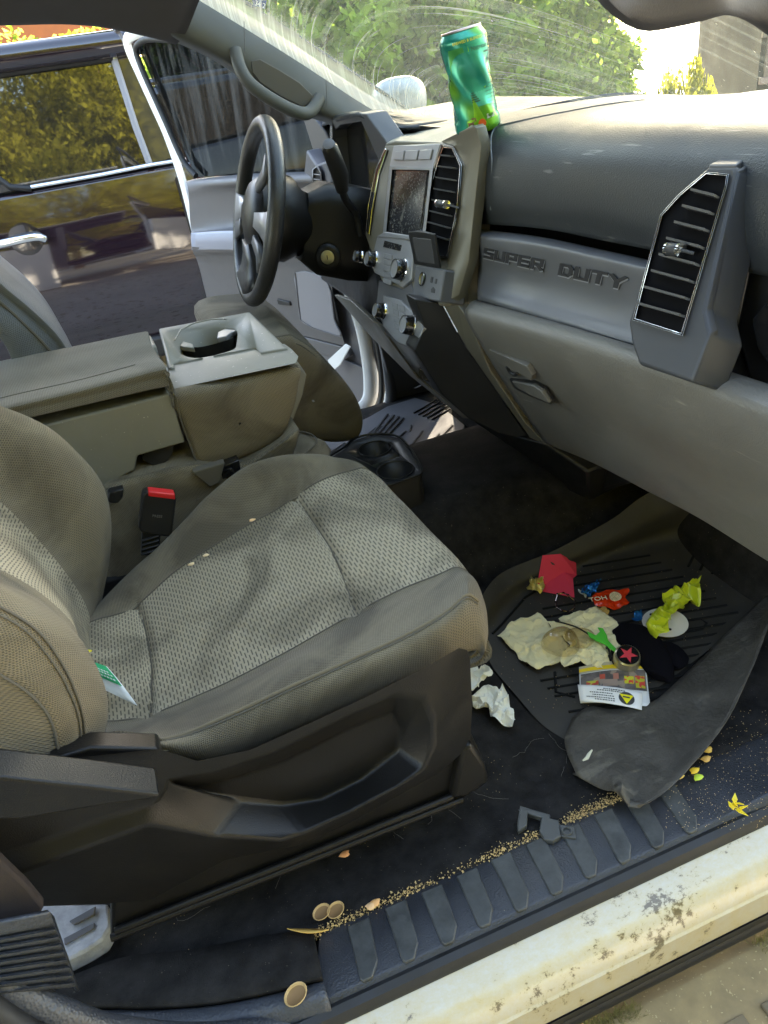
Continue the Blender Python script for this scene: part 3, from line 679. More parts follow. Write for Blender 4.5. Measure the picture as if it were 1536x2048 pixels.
# ---- steering column, wheel, gear lever
WC = V(.318, .452, .712); WN = V(-math.cos(math.radians(18)), 0, math.sin(math.radians(18)))   # towards the driver
wx = V(0, 1, 0); wz = WN.cross(wx).normalized(); wz = wz if wz.z > 0 else -wz
def wp(a, r, d=0): return WC + (wx*math.cos(a)+wz*math.sin(a))*r + WN*d
swheel = obj('steering_wheel', (lambda mm: (mm.tube([wp(2*math.pi*k/64, .188) for k in range(64)], .0185, 14, closed=True), mm)[1])(MB()), M['leather'], truck)
m = MB(); rr = [(.0001, .028), (.045, .026), (.070, .018), (.082, .004), (.080, -.03)]
G = []
for r, d in rr: G.append([WC + wx*math.cos(a)*r*1.05 + wz*math.sin(a)*r*.95 + WN*d for a in [2*math.pi*k/32 for k in range(32)]])
m.grid(G, wrap=True); obj('airbag_cover', m, M['black'], swheel)
for a0, a1, mt, nm in ((math.radians(172), math.radians(196), M['silver'], 'wheel_spoke'), (math.radians(-16), math.radians(8), M['silver'], 'wheel_spoke'), (math.radians(238), math.radians(302), M['blackd'], 'lower_spoke')):
    m = MB(); am = (a0+a1)/2
    G = [[wp(a0+(a1-a0)*t, r, d) for t in (0, .5, 1)] for r, d in ((.07, .005), (.11, -.004), (.15, -.006), (.186, .0))]
    m.grid(G); obj(nm, m, mt, swheel, solid=.018)
for a0 in (math.radians(205), math.radians(130), math.radians(-28)):
    m = MB(); m.grid([[wp(a0+t*.25, r, d+.006) for t in (0, .5, 1)] for r, d in ((.085, .006), (.125, .0), (.172, .002))]); obj('thumb_switch', m, M['trim'], swheel, solid=.01)
m = MB(); G = []
for r, d, dz in ((.078, -.012, 0), (.090, -.03, 0), (.088, -.07, -.004), (.070, -.095, -.008), (.062, -.12, -.01)):
    G.append([WC + wx*math.cos(a)*r + wz*(math.sin(a)*r*1.08+dz) + WN*d for a in [2*math.pi*k/32 for k in range(32)]])
m.grid(G, wrap=True); obj('wheel_back_cover', m, M['black'], swheel)
m = MB(); G = []
for t, rw, rh in ((.10, .058, .075), (.14, .072, .10), (.22, .078, .105), (.30, .080, .10)):
    c = WC - WN*t + V(0, 0, -.012)
    G.append([c + wx*max(-1, min(1, 1.25*math.cos(a)))*rw + wz*max(-1, min(1, 1.2*math.sin(a)))*rh for a in [2*math.pi*k/32 for k in range(32)]])
m.grid(G, wrap=True); m.add([p for p in G[0]], [tuple(range(32))]); col_ = obj('steering_column', m, M['black'], truck)
yc = .452-.083
m = MB(); m.lathe([(.030,0),(.030,.006),(.026,.010),(.018,.011)], at(657,514,y=yc), V(-.5,-1,.1), 28); obj('ignition_collar', m, M['black'], col_)
m = MB(); m.lathe([(.0155,0),(.0155,.0135),(.0125,.015)], at(657,513,y=yc), V(-.5,-1,.1), 28); m.box(at(657,513,y=yc)+V(-.5,-1,.1).normalized()*.0152, (.002,.001,.010), mi=1); obj('ignition_lock', m, [M['brass'], M['blackd']], col_)
gl_ = [at(722,470,y=.34), at(712,430,y=.33), at(692,400,y=.30), at(684,378,y=.28)]
m = MB(); m.tube(cr(gl_, 5), .0085, 10); lever = obj('gear_lever', m, M['blackd'], col_)
m = MB(); m.tube([at(685,382,y=.28), at(680,350,y=.27), at(668,318,y=.26), at(660,297,y=.255), at(658,290,y=.252)], [.013,.0185,.0180,.0170,.0135], 20); obj('lever_grip', m, M['black'], col_)
m = MB(); m.lathe([(.0115,0),(.0125,.001),(.010,.002)], at(658,289,y=.25), V(-.15,-.75,.6), 20); obj('lever_button', m, M['doord'], col_)
# ================================================================== passenger seat
ENDX = {}
def byx(poly, n, x0, x1):
    x1 = min(x1, max(p.x for p in poly)+.004)
    """resample a polyline at even x"""
    c = cr(poly, 8); out = []
    for k in range(n):
        x = x0+(x1-x0)*k/(n-1); best = None
        for a, b in zip(c, c[1:]):
            if (a.x-x)*(b.x-x) <= 0 and abs(b.x-a.x) > 1e-9: best = a.lerp(b, (x-a.x)/(b.x-a.x)); break
        if best is None: best = c[0].copy() if abs(c[0].x-x) < abs(c[-1].x-x) else c[-1].copy(); best.x = x
        out.append(best)
    return out
X0, X1 = -.30, .315
colsp = [
 ('A', -.745, [(250,1480),(312,1500),(387,1517),(475,1502),(562,1464),(687,1408),(812,1350),(925,1296)]),
 ('A2', -.752, [(215,1480),(300,1487),(400,1490),(500,1460),(600,1408),(720,1350),(830,1298),(925,1238)]),
 ('B', -.735, [(200,1490),(256,1486),(350,1474),(437,1437),(562,1381),(687,1325),(812,1269),(887,1226),(930,1190)]),
 ('C', -.685, [(190,1480),(250,1468),(350,1440),(500,1368),(640,1300),(780,1238),(880,1190),(926,1160)]),
 ('D', -.61, [(180,1440),(284,1429),(437,1369),(562,1306),(719,1216),(812,1169),(875,1144),(905,1132)]),
]
def zc(x): return .315+.075*max(0, min(1, (x+.30)/.50))
ncol = 34
cols = [byx([at(u, v, y=y) for u, v in L], ncol, X0, X1) for _, y, L in colsp]
xsv = [X0+(X1-X0)*k/(ncol-1) for k in range(ncol)]
Dc = cols[-1]
Fp = byx([at(150,1265,y=-.37), at(181,1240,y=-.355), at(265,1212,y=-.345), at(346,1144,y=-.32), at(445,1075,y=-.31), at(544,1020,y=-.295), at(594,986,y=-.29), at(643,956,y=-.285), at(720,934,y=-.275)], ncol, X0, X1)
Gc = byx([at(180,1225,y=-.28), at(225,1180,y=-.27), at(272,1134,y=-.26), at(321,1090,y=-.25), at(371,1040,y=-.24), at(420,991,y=-.235), at(495,936,y=-.23), at(569,912,y=-.225), at(648,907,y=-.215), at(690,915,y=-.21)], ncol, X0, X1)
def zfix(c, a, b):   # keep the top from sagging between measured seams
    return c
E1 = [d.lerp(f, .33)+V(0, 0, -.004) for d, f in zip(Dc, Fp)]; E2 = [d.lerp(f, .67)+V(0, 0, -.004) for d, f in zip(Dc, Fp)]
H1 = [p+V(0, .03, -.035) for p in Gc]; H2 = [p+V(0, .035, -.12) for p in Gc]
A0 = [p+V(0, .02, -.03) for p in cols[0]]
allc = [A0]+cols+[E1, E2, Fp, Gc, H1, H2]
# front roll
for c in allc:
    t = c[-1]
    d = max(.012, t.z-.345)
    c.append(t+V(.016, 0, -.25*d)); c.append(t+V(.022, 0, -.65*d)); c.append(t+V(.010, .008, -d)); c.append(t+V(-.05, .02, -d-.008))
# pull in the rounded front corners
for ci, back in ((9, .02), (10, .04), (11, .07), (12, .08)):
    if ci < len(allc):
        n_ = len(allc[ci])
        for k in range(n_):
            t = max(0, (k-(n_-14))/14.0); allc[ci][k].x -= back*t*t*1.2
nr = len(allc[0]); G = [cr([c[i] for c in allc], 6) for i in range(nr)]
G = [list(r) for r in zip(*[cr([r[j] for r in G], 3) for j in range(len(G[0]))])]
for r in G:
    nj = len(r)
    for j, p in enumerate(r):
        cj = j/6.0
        # cross seams and long seams pressed into the foam
        if 5.0 <= cj <= 8.0:
            for sx in (at(715,1215,y=-.61).x-.004, at(285,1405,y=-.61).x):
                xx = p.x; bow = 0
                dxs = abs(xx-sx-.012*math.sin((cj-5)/3*math.pi)); p.z -= .009*math.exp(-(dxs/.005)**2)
            p.z += .004*math.sin((cj-5)/3*math.pi)
        for sj in (5.0, 8.0): p.z -= .004*math.exp(-((cj-sj)/.22)**2)
        p.z += .0022*noise.noise(V(p.x*14, p.y*14, 3))
seat = obj('passenger_seat', (lambda mm: (mm.box((-.03, -.49, .15), (.44, .42, .16)), mm)[1])(MB()), M['blackd'], truck, bevel=.01)
m = MB(); ncj = len(G[0])
m.grid(G, matf=lambda a, b: 1 if 5.0 <= b*(len(allc)-1) < 8.0 else 0, uvf=uvlen(G))
cush = obj('seat_cushion', m, [M['bolster'], M['insert']], seat, solid=.01)
def seamline(name, pts, r, mat, parent, dz=.0): 
    m = MB(); m.tube(cr([p+V(0, 0, dz) for p in pts], 4), r, 6); return obj(name, m, mat, parent)
Bc = [r[2*6+6] for r in G[2:-9]]
def outl(ci, off): return [r[int(ci*6)]+V(0, -off, off*.6) for r in G[3:-10:2]]
seamline('cushion_piping', outl(3, .0015), .0022, M['bolster'], seat)
seamline('cushion_stitch', [r[int(3*6)-1]+V(0,-.001,.0006) for r in G[3:-10:2]], .0011, M['seam'], seat)
for sx in (at(715,1215,y=-.61).x-.004, at(285,1405,y=-.61).x):
    pts_ = []
    for j in range(31, 48, 2):
        cj = j/6.0; tx = sx+.012*math.sin((cj-5)/3*math.pi); col_j = [r[j] for r in G]; pts_.append(min(col_j, key=lambda p: abs(p.x-tx))+V(0,0,.0005))
        pts_[-1] = V(tx, pts_[-1].y, pts_[-1].z)
    seamline('cross_seam', pts_, .0013, M['seam'], seat)
seamline('cushion_seam', [r[30]+V(0,0,.0006) for r in G[3:-8:3]], .0011, M['seam'], seat)
seamline('cushion_seam', [r[48]+V(0,0,.0006) for r in G[3:-8:3]], .0011, M['seam'], seat)
# ---- backrest
bk = [
 [(-.77, [(-300,1160),(-160,1320),(-90,1430),(-60,1545)])],
 [(-.775, [(-120,1280),(0,1350),(60,1390),(100,1440),(118,1512)])],
 [(-.76, [(-120,1165),(0,1214),(75,1262),(125,1330),(152,1390),(166,1440),(168,1502)])],
 [(-.715, [(-120,1120),(0,1165),(100,1225),(165,1290),(203,1360),(216,1420),(205,1490)])],
 [(-.66, [(-130,1105),(-10,1150),(80,1200),(155,1272),(185,1335),(200,1400),(190,1470)])],
 [(-.61, [(-140,1085),(-20,1130),(70,1178),(140,1240),(160,1285),(165,1330),(160,1400)])],
 [(-.47, [(-140,1000),(-20,1065),(60,1125),(130,1200),(165,1262),(175,1290),(178,1330)])],
 [(-.345, [(-130,900),(0,1003),(60,1062),(120,1130),(165,1196),(182,1245),(185,1290)])],
 [(-.285, [(-120,800),(0,850),(90,905),(150,970),(190,1040),(205,1130),(190,1240)])],
 [(-.235, [(-120,770),(0,811),(90,850),(150,900),(200,960),(219,1030),(216,1110),(200,1200)])],
]
curves = [[at(u, v, y=y) for u, v in L] for ((y, L),) in bk]
ytop = lambda p: p+V(-.17, .0, .34)
for c_ in curves:
    p0 = c_[0].copy(); p0 += V(0, 0, 0); t_ = V(-.20, (-.49-p0.y)*.10, .42); t2_ = V(-.27, (-.49-p0.y)*.35, .47)
    c_[0:0] = [V(-.62, -.49+(p0.y+.49)*.2, p0.z*.3+.78*.7), V(-.53, -.49+(p0.y+.49)*.85, p0.z*.3+.74*.7), p0*.5+V(-.46, p0.y, .60)*.5]
last = [p+V(-.06, .02, 0) for p in curves[-1]]; last2 = [p+V(-.16, .02, 0) for p in curves[-1]]
fst = [p+V(-.05, .01, 0) for p in curves[0]]
curves = [fst]+curves+[last, last2]
G2 = loft(curves, 90, 6)
m = MB(); nc_ = len(curves)-1
m.grid(G2, matf=lambda a, b: 1 if 6.0 <= b*nc_ < 8.0 else 0, uvf=uvlen(G2))
back = obj('seat_backrest', m, [M['bolster'], M['insert']], seat, solid=.01)
seamline('backrest_stitch', [r[3*6]+V(.0008,-.0012,0) for r in G2[40:-1:2]], .0013, M['seam'], seat)
seamline('backrest_stitch', [r[3*6-1]+V(.0008,-.0012,0) for r in G2[40:-1:2]], .0009, M['seam'], seat)
seamline('backrest_piping', [r[2*6]+V(.001,-.001,0) for r in G2[40:-1:2]], .0013, M['seam'], seat)
# ---- black side shield: facets at their own depths, corners shared
def facets(name, vs, fs, mat, parent, **k):
    pts = {a: at(b[0], b[1], y=b[2]) for a, b in vs.items()}
    ks = list(pts); m = MB(); m.add([pts[a] for a in ks], [tuple(ks.index(c) for c in f.split()) for f in fs])
    return obj(name, m, mat, parent, **k)
Y1, Y2, Y3 = -.800, -.768, -.812
vs = {
 't0': (-60,1550,-.80), 't1': (110,1520,-.80), 't2': (318,1498,-.80), 't3': (395,1522,Y1), 't4': (500,1500,Y1), 't5': (620,1446,Y1), 't6': (730,1395,Y1), 't7': (850,1335,Y1), 't8': (918,1296,Y1), 't9': (934,1300,-.775),
 'r1': (334,1560,Y1), 'r2': (430,1545,Y1), 'r3': (560,1500,Y1), 'r4': (690,1435,Y1), 'r5': (782,1392,Y1), 'r6': (846,1398,Y1), 'r7': (866,1440,Y1), 'r8': (868,1492,-.806),
 'i1': (345,1575,Y2), 'i2': (440,1565,Y2), 'i3': (570,1520,Y2), 'i4': (700,1455,Y2), 'i5': (786,1420,Y2), 'i6': (800,1460,Y2), 'i7': (795,1500,Y2), 'i8': (720,1560,Y2), 'i9': (640,1600,Y2), 'i10': (560,1610,Y2), 'i11': (480,1600,Y2),
 'o1': (330,1568,Y1), 'o2': (296,1650,Y3), 'o3': (430,1675,Y3), 'o4': (560,1684,Y3), 'o5': (610,1668,Y3), 'o6': (700,1625,Y3), 'o7': (800,1572,Y3), 'o8': (848,1540,-.81),
 'b0': (940,1320,-.775), 'b1': (944,1400,-.775), 'b2': (942,1470,-.775), 'b3': (925,1505,-.775), 'b4': (880,1545,-.775), 'b5': (700,1645,-.765), 'b6': (600,1690,-.765), 'b7': (450,1720,-.765),
 's1': (150,1705,Y3), 's2': (0,1762,Y3), 's3': (-90,1790,Y3), 'b8': (300,1800,-.755), 'b9': (200,1808,-.755), 'b10': (100,1812,-.755), 'b11': (0,1815,-.76), 'b12': (-90,1850,-.77),
 'e1': (200,1640,Y1), 'e2': (60,1690,Y1), 'e3': (-90,1740,Y1), 'l1': (320,1600,Y1),
}
fs = ['t1 t2 r1 l1 e1 e2 e3 t0', 't2 t3 r2 r1', 't3 t4 r3 r2', 't4 t5 t6 r4 r3', 't6 t7 r5 r4', 't7 t8 r6 r5', 't8 t9 b0 r7 r6', 'b0 b1 r8 r7', 'b1 b2 b3 r8',
 'r1 r2 i2 i1', 'r2 r3 i3 i2', 'r3 r4 i4 i3', 'r4 r5 i5 i4', 'r5 r6 i6 i5', 'r6 r7 i7 i6', 'r7 r8 o8 i7', 'i1 i2 i3 i4 i5 i6 i7 i8 i9 i10 i11',
 'i7 o8 o7 i8', 'i8 o7 o6 i9', 'i9 o6 o5 i10', 'i10 o5 o4 o3 i11', 'i11 o3 o2 l1 r1', 'i1 i11 r1', 'r8 b3 b4 o8', 'o8 b4 o7', 'o7 b4 b5 o6', 'o6 b5 b6 o5', 'o5 b6 o4', 'o4 b6 b7 o3', 'o3 b7 b8 o2', 'l1 o2 e1', 'e1 o2 s1 e2', 'e2 s1 s2 e3', 'e3 s2 s3', 'o2 b8 b9 s1', 's1 b9 b10 s2', 's2 b10 b11', 's2 b11 b12 s3']
facets('seat_side_shield', vs, fs, M['black'], seat, bevel=.006, seg=4, smooth=60)
# backing behind the shield
slab('seat_base_panel', [at(u, v, y=-.735) for u, v in [(-90,1560),(400,1560),(700,1450),(930,1300),(940,1460),(968,1520),(978,1566),(920,1605),(700,1700),(560,1752),(222,1884),(222,1806),(-90,1806)]], V(0, .03, 0), M['black'], seat, .006)
for a, b in (((230,1862),(905,1592)), ((222,1876),(925,1598))):
    m = MB(); m.tube([at(*a, y=-.742), at((a[0]+b[0])/2, (a[1]+b[1])/2+1, y=-.742), at(*b, y=-.742)], .005, 10); obj('base_ridge', m, M['black'], seat)
slab('seat_front_foot', px3([(905,1600,'y',-.75),(925,1500,'y',-.75),(944,1488,'y',-.75),(972,1530,'y',-.75),(980,1562,'y',-.75),(940,1592,'y',-.75)]), V(0, .05, 0), M['black'], seat, .006)
# recline lever
m = MB(); Yl = -.845
G = [[at(-90,1556,y=-.80), at(60,1538,y=-.80), at(200,1535,y=-.80), at(328,1553,y=-.80)],
     [at(-90,1560,y=Yl), at(20,1555,y=Yl), at(60,1562,y=Yl), at(322,1590,y=Yl)],
     [at(-90,1640,y=Yl), at(40,1640,y=Yl), at(200,1612,y=Yl), at(318,1594,y=Yl)],
     [at(-90,1655,y=-.79), at(40,1652,y=-.79), at(200,1625,y=-.79), at(318,1600,y=-.80)]]
m = MB()
pts = [at(u, v, y=Yl) for u, v in [(-90,1558),(10,1556),(60,1562),(190,1575),(322,1590),(314,1598),(200,1613),(40,1640),(-90,1640)]]
m.extrude(pts, V(0, .032, .005)); obj('recline_lever', m, M['black'], seat, bevel=.005, seg=3)
m = MB(); m.extrude([at(u, v, y=-.79) for u, v in [(95,1520),(180,1495),(318,1497),(328,1530),(326,1552),(200,1534),(100,1532)]], V(0, .03, -.006)); obj('hinge_cover', m, M['black'], seat, bevel=.005, seg=3)
# metal foot of the seat rail
m = MB(); m.extrude(px([(60,1798),(130,1808),(215,1806),(222,1850),(205,1880),(170,1902),(134,1920),(110,1930),(60,1900)], z=.05), V(0, 0, -.03)); obj('seat_rail_foot', m, M['metal'], seat, bevel=.004)
m = MB(); m.extrude(px([(128,1878),(190,1846),(190,1858),(130,1892)], z=.0505), V(0, 0, .002)); m.extrude(px([(140,1845),(193,1815),(190,1832),(150,1852)], z=.052), V(0, 0, .004)); obj('rail_slot', m, M['doord'], seat, bevel=.001)

# ---- belt webbing and its pleated boot on the door post
belt = obj('seat_belt', (lambda mm: (mm.extrude([at(u, v, y=-.835) for u, v in [(-60,1660),(0,1722),(55,1775),(88,1815),(80,1832),(0,1850),(-60,1860)]], V(0, .012, 0)), mm)[1])(MB()), M['web'], truck, bevel=.003)
m = MB(); G = []
prof_l = [(0,1848),(0,1860),(-2,1880)]
def boot_row(t, k):
    v0 = 1838+t*140; shr = t*22
    r_edge = 100+t*52; 
    return [at(-80, v0+18, y=-.855-k), at(0, v0+8+shr*.3, y=-.862-k), at(r_edge*.6, v0-4+t*6, y=-.862-k), at(r_edge, v0-14+t*10, y=-.855-k), at(r_edge+8, v0-6+t*10, y=-.835)]
for q in range(40):
    t = q/39; k = .004*(1 if (q % 4) in (1, 2) else -0.6) if q > 5 else .004
    G.append(boot_row(t, k))
m.grid(G); obj('belt_boot', m, bluesk, belt, solid=.004)

# ---- buckle between seat and console
yb = -.235
m = MB(); m.extrude([at(u, v, y=yb) for u, v in [(285,990),(293,983),(350,990),(353,1000),(345,1068),(340,1076),(282,1066),(277,1058)]], V(0, .022, 0))
buck = obj('belt_buckle', m, M['blackd'], truck, bevel=.004, seg=3)
m = MB(); m.extrude([at(u, v, y=yb-.003) for u, v in [(297,983),(350,989),(351,1000),(296,993)]], V(0, .02, .0)); obj('release_button', m, M['red'], buck, bevel=.002)
m = MB(); m.extrude([at(u, v, y=yb+.006) for u, v in [(284,1064),(322,1068),(318,1110),(282,1112)]], V(0, .012, 0))
for k in range(4): m.box(at(300, 1076+k*9, y=yb+.004), (.030, .006, .003))
obj('buckle_strap', m, M['blackd'], buck, bevel=.002)
lt = pm('moulded letter grey', (.12,.12,.13), .6)
m = text_mesh('PRESS', .0065, at(304,1034,y=yb-.0008), at(340,1037,y=yb)-at(304,1034,y=yb), V(0,0,1), .0003); obj('buckle_word', m, lt, buck, smooth=0)
# ================================================================== centre console and other seats
ZC = .56
def q4(L, z): return [at(u, v, z=z) for u, v in L]
cons = obj('center_console', (lambda mm: (mm.extrude([at(u, v, y=-.11) for u, v in [(-100,890),(60,858),(340,788),(370,885),(275,912),(270,940),(205,975),(-100,1040)]], V(0, .30, 0)), mm)[1])(MB()), M['cons'], truck, bevel=.003)
# armrest pad
m = MB()
top = q4([(-150,755),(0,722),(150,692),(300,660),(312,690),(322,722),(330,765),(160,805),(0,845),(-150,882)], ZC+.012)
tf = [at(-150,755,z=.572), at(300,662,z=.572), at(308,690,z=.572), at(290,694,z=.572), at(300,706,z=.572), at(326,715,z=.572), at(334,764,z=.566), at(60,834,z=.566), at(-150,886,z=.566)]
m.extrude(tf, V(0, 0, -.040)); 
padm = fabric('console pad cloth', (.165,.152,.122), (.08,.074,.058), .0026, .0032, False, .15)
padp = pm('console pad cloth', (.15,.142,.115), .9, bump=(1100,.5), var=(10,.15), spec=.2)
pr_ = [
 [(-150,772,.53),(0,738,.53),(150,708,.53),(290,680,.53)],
 [(-150,757,.570),(0,722,.572),(150,692,.572),(293,663,.572)],
 [(-150,790,.577),(0,755,.579),(150,724,.579),(300,688,.577)],
 [(-150,830,.574),(0,788,.575),(160,752,.575),(314,712,.574)],
 [(-150,856,-.104),(0,813,-.104),(163,774,-.104),(326,732,-.104)],
 [(-150,876,-.114),(0,834,-.114),(165,796,-.114),(332,756,-.114)],
 [(-150,892,-.117),(0,850,-.117),(165,811,-.117),(333,774,-.117)]]
pc_ = []
for r_ in pr_:
    c_ = [at(u, v, z=z) if z > .3 else at(u, v, y=z) for u, v, z in r_]; e_ = c_[-1]; pc_.append(c_[:-1]+[e_+V(-.008,0,.001), e_+V(.0,0,-.004), e_+V(.003,0,-.014), e_+V(.002,0,-.04)])
G = loft(pc_, 60, 6); m = MB(); m.grid(G, uvf=uvlen(G)); obj('armrest_pad', m, padm, cons, solid=.004)
seamline('pad_stitch', [r[3*6+2]+V(0,-.0006,.0006) for r in G[2:50:3]], .0009, M['seam'], cons)
m = MB(); m.extrude(q4([(278,684),(300,668),(312,690),(296,700)], ZC+.010), V(0, 0, -.03)); obj('armrest_latch', m, M['cons'], cons, bevel=.004, seg=3)
# cup holder block: plate with an opening, a bowl and a slot
blk = obj('cup_holder_block', (lambda mm: (mm.extrude([at(317,657,z=ZC), at(500,623,z=ZC), at(576,696,z=ZC), at(336,736,z=ZC)], V(0, 0, -.02)), mm)[1])(MB()), M['cons'], cons, bevel=.004, seg=3)
bz = ZC+.0006
# near edge face of the block
e0, e1 = at(336,736,z=ZC-.003), at(576,696,z=ZC-.003); l0, l1 = at(342,780,y=-.085), at(594,727,y=-.13)
m = MB(); m.extrude([e0, e1, at(598,712,y=-.11), l1, l0], V(0, .03, 0)); obj('console_front_band', m, M['cons'], cons, bevel=.004, seg=3)
# boolean-free opening: dark bowl sunk through plate, drawn as a raised rim + bowl
def hole(me_obj, cutter_pts, depth, name):
    mb = MB(); mb.extrude([p+V(0, 0, .02) for p in cutter_pts], V(0, 0, -depth-.02))
    c = obj(name, mb, M['blackd']); return c
cup_c = at(420, 660, z=ZC)
ell = [(350,680),(362,660),(390,645),(425,637),(455,637),(470,642),(468,668),(462,678),(430,688),(395,695),(365,692)]
slot = [(343,716),(340,706),(505,674),(514,680),(523,693),(350,727)]
def cut(target, pix, z, depth):
    mb = MB(); pts = cr(q4(pix, z+.02), 3, closed=True) if len(pix) > 8 else q4(pix, z+.02)
    mb.extrude(pts, V(0, 0, -depth-.02)); c = obj('cutter', mb, M['blackd'])
    md = target.modifiers.new('c', 'BOOLEAN'); md.operation = 'DIFFERENCE'; md.object = c; md.solver = 'EXACT'
    return c
cutters = []
def apply_mods(o):
    dg = bpy.context.evaluated_depsgraph_get(); dg.update(); ev = o.evaluated_get(dg); me = bpy.data.meshes.new_from_object(ev)
    o.modifiers.clear(); o.data = me
# thick block so the openings have depth
bpy.data.objects.remove(blk)
mb = MB(); mb.extrude([at(317,657,z=ZC), at(500,623,z=ZC), at(576,696,z=ZC), at(336,736,z=ZC)], V(0, 0, -.10))
blk = obj('cup_holder_block', mb, M['cons'], cons, bevel=.004, seg=3)
c1 = cut(blk, ell, ZC, .075); c2 = cut(blk, slot, ZC, .018)
bpy.context.view_layer.update(); apply_mods(blk)
for c in (c1, c2): bpy.data.objects.remove(c)
me = blk.data
m = MB(); inner = cr(q4(ell, ZC-.004), 3, closed=True); cc = sum(inner, V(0,0,0))/len(inner)
m.grid([[cc+(p-cc)*.985 for p in inner], [cc+(p-cc)*.90+V(0,0,-.03) for p in inner], [cc+(p-cc)*.86+V(0,0,-.065) for p in inner], [cc+(p-cc)*.05+V(0,0,-.066) for p in inner]], wrap=True)
bowl = obj('cup_bowl', m, M['blackd'], cons)
for L in ([(354,676),(372,684),(385,687),(388,695),(366,693),(352,690)], [(444,642),(468,640),(474,660),(462,664),(452,672),(434,676),(436,664),(448,658)]):
    slab('cup_grip', q4(L, ZC-.002), V(0, 0, -.010), M['silver'] if L[0][0] > 400 else M['cons'], cons, .0015)
m = MB(); m.tube([at(350,681,z=ZC), at(362,660,z=ZC), at(390,646,z=ZC), at(425,639,z=ZC), at(452,639,z=ZC)], .0022, 6); obj('cup_rim', m, M['cons'], cons)
# cloth side of the folded seat back
def pillow(name, outline, y, th, bulge, mats, parent, uv=True, ring_n=6, base=None):
    """soft pad: outline pixels on y=, bulging towards -y"""
    pts = cr([at(u, v, y=y) for u, v in outline], 6, closed=True); c = sum(pts, V(0,0,0))/len(pts)
    rings = [(1.0, th), (1.0, th*.4), (.995, .0), (.975, -bulge*.42), (.93, -bulge*.72), (.85, -bulge*.9), (.6, -bulge), (.3, -bulge*1.02), (.02, -bulge*1.02)]
    G = [[c+(p-c)*s+V(0, d, 0) for p in pts] for s, d in rings]
    m = MB(); m.grid(G+[], wrap=True, uvf=lambda i, j: (G[i][j].x, G[i][j].z+(G[i][j].y if i < 3 else 0)))
    return obj(name, m, mats, parent)
pillow('console_side_cloth', [(345,785),(470,757),(592,728),(597,765),(585,820),(560,870),(500,905),(430,930),(395,925),(378,890),(360,840)], -.095, .10, .022, M['bolster'], cons)
seamline('console_stitch', [at(u, v, y=-.112) for u, v in [(352,792),(362,840),(378,885),(392,920),(400,927)]], .0012, M['seam'], cons)
slab('console_hinge_wedge', [at(u, v, y=-.06) for u, v in [(590,715),(614,750),(606,790),(588,838),(560,870),(585,780)]], V(0, .05, 0), M['cons'], cons, .003)
# black bracket under the console
m = MB(); m.extrude([at(u, v, y=-.10) for u, v in [(285,905),(350,885),(345,910),(318,940),(285,920)]], V(0, .02, 0)); obj('console_bracket', m, M['blackd'], cons, bevel=.002)
# folded centre seat below it: cushion and its cloth under the console
cseat = obj('center_seat', (lambda mm: (mm.box((.02, .02, .20), (.50, .32, .10)), mm)[1])(MB()), M['blackd'], truck, bevel=.01)
pillow('center_seat_back', [(205,975),(290,945),(380,925),(470,925),(520,905),(560,880),(600,860),(560,960),(470,1010),(380,1080),(250,1165),(205,1165),(190,1040)], -.12, .26, .02, M['bolster'], cseat)
rows = [px3([(470,945,'z',.33),(520,915,'z',.335),(560,885,'z',.34),(600,866,'z',.34)]), px3([(500,960,'z',.33),(560,935,'z',.335),(610,905,'z',.335),(645,880,'z',.33)]), px3([(560,980,'z',.30),(620,960,'z',.30),(655,930,'z',.30),(662,900,'z',.30)])]
G = loft(rows, 20, 6); m = MB(); m.grid(G, uvf=uvlen(G)); obj('center_cushion', m, M['bolster'], cseat, solid=.04)
seamline('center_stitch', px3([(548,878,'z',.345),(600,864,'z',.344),(628,872,'z',.342),(632,886,'z',.340),(610,908,'z',.336)]), .0015, M['seam'], cseat)
m = MB(); m.extrude([at(u, v, y=-.14) for u, v in [(440,935),(478,920),(482,940),(462,960),(446,962)]], V(0, .03, 0)); m.tube([at(446,940,y=-.142), at(462,938,y=-.15), at(470,950,y=-.15), at(455,958,y=-.148)], .003, 6); obj('hinge_bracket', m, M['glossb'], cseat, bevel=.002)
m = MB(); m.extrude([at(u, v, y=-.15) for u, v in [(385,945),(450,925),(440,965),(420,975)]], V(0, .02, 0)); obj('cloth_flap', m, M['seam'], cseat, bevel=.002)
m = MB(); m.extrude([at(u, v, y=-.17) for u, v in [(216,985),(248,978),(246,995),(236,1008),(216,1006)]], V(0, .02, 0)); obj('release_tab', m, M['blackd'], cseat, bevel=.003)
# bottle holders on the tunnel
zt = .245
tray = None
mb = MB(); outl_ = cr(q4([(690,896),(708,880),(742,871),(790,873),(816,893),(838,930),(842,948),(820,958),(780,972),(740,985),(690,990),(655,960),(650,925)], zt), 4, closed=True)
mb.extrude(outl_, V(0, 0, -.10)); tray = obj('cup_tray', mb, M['blackd'], truck, bevel=.003)
def circ(c, r, n=36): return [c+V(math.cos(2*math.pi*k/n)*r, math.sin(2*math.pi*k/n)*r, 0) for k in range(n)]
cA = at(750,898,z=zt); cB = at(791,941,z=zt)
cuts = []
for c, r in ((cA, .036), (cB, .038)):
    mb = MB(); mb.extrude([p+V(0, 0, .02) for p in circ(c, r)], V(0, 0, -.10)); k = obj('cutter', mb, M['blackd'])
    md = tray.modifiers.new('c', 'BOOLEAN'); md.operation = 'DIFFERENCE'; md.object = k; md.solver = 'EXACT'; cuts.append(k)
sl_ = (cA-cB).normalized(); pr = V(-sl_.y, sl_.x, 0); mid_ = (cA+cB)/2
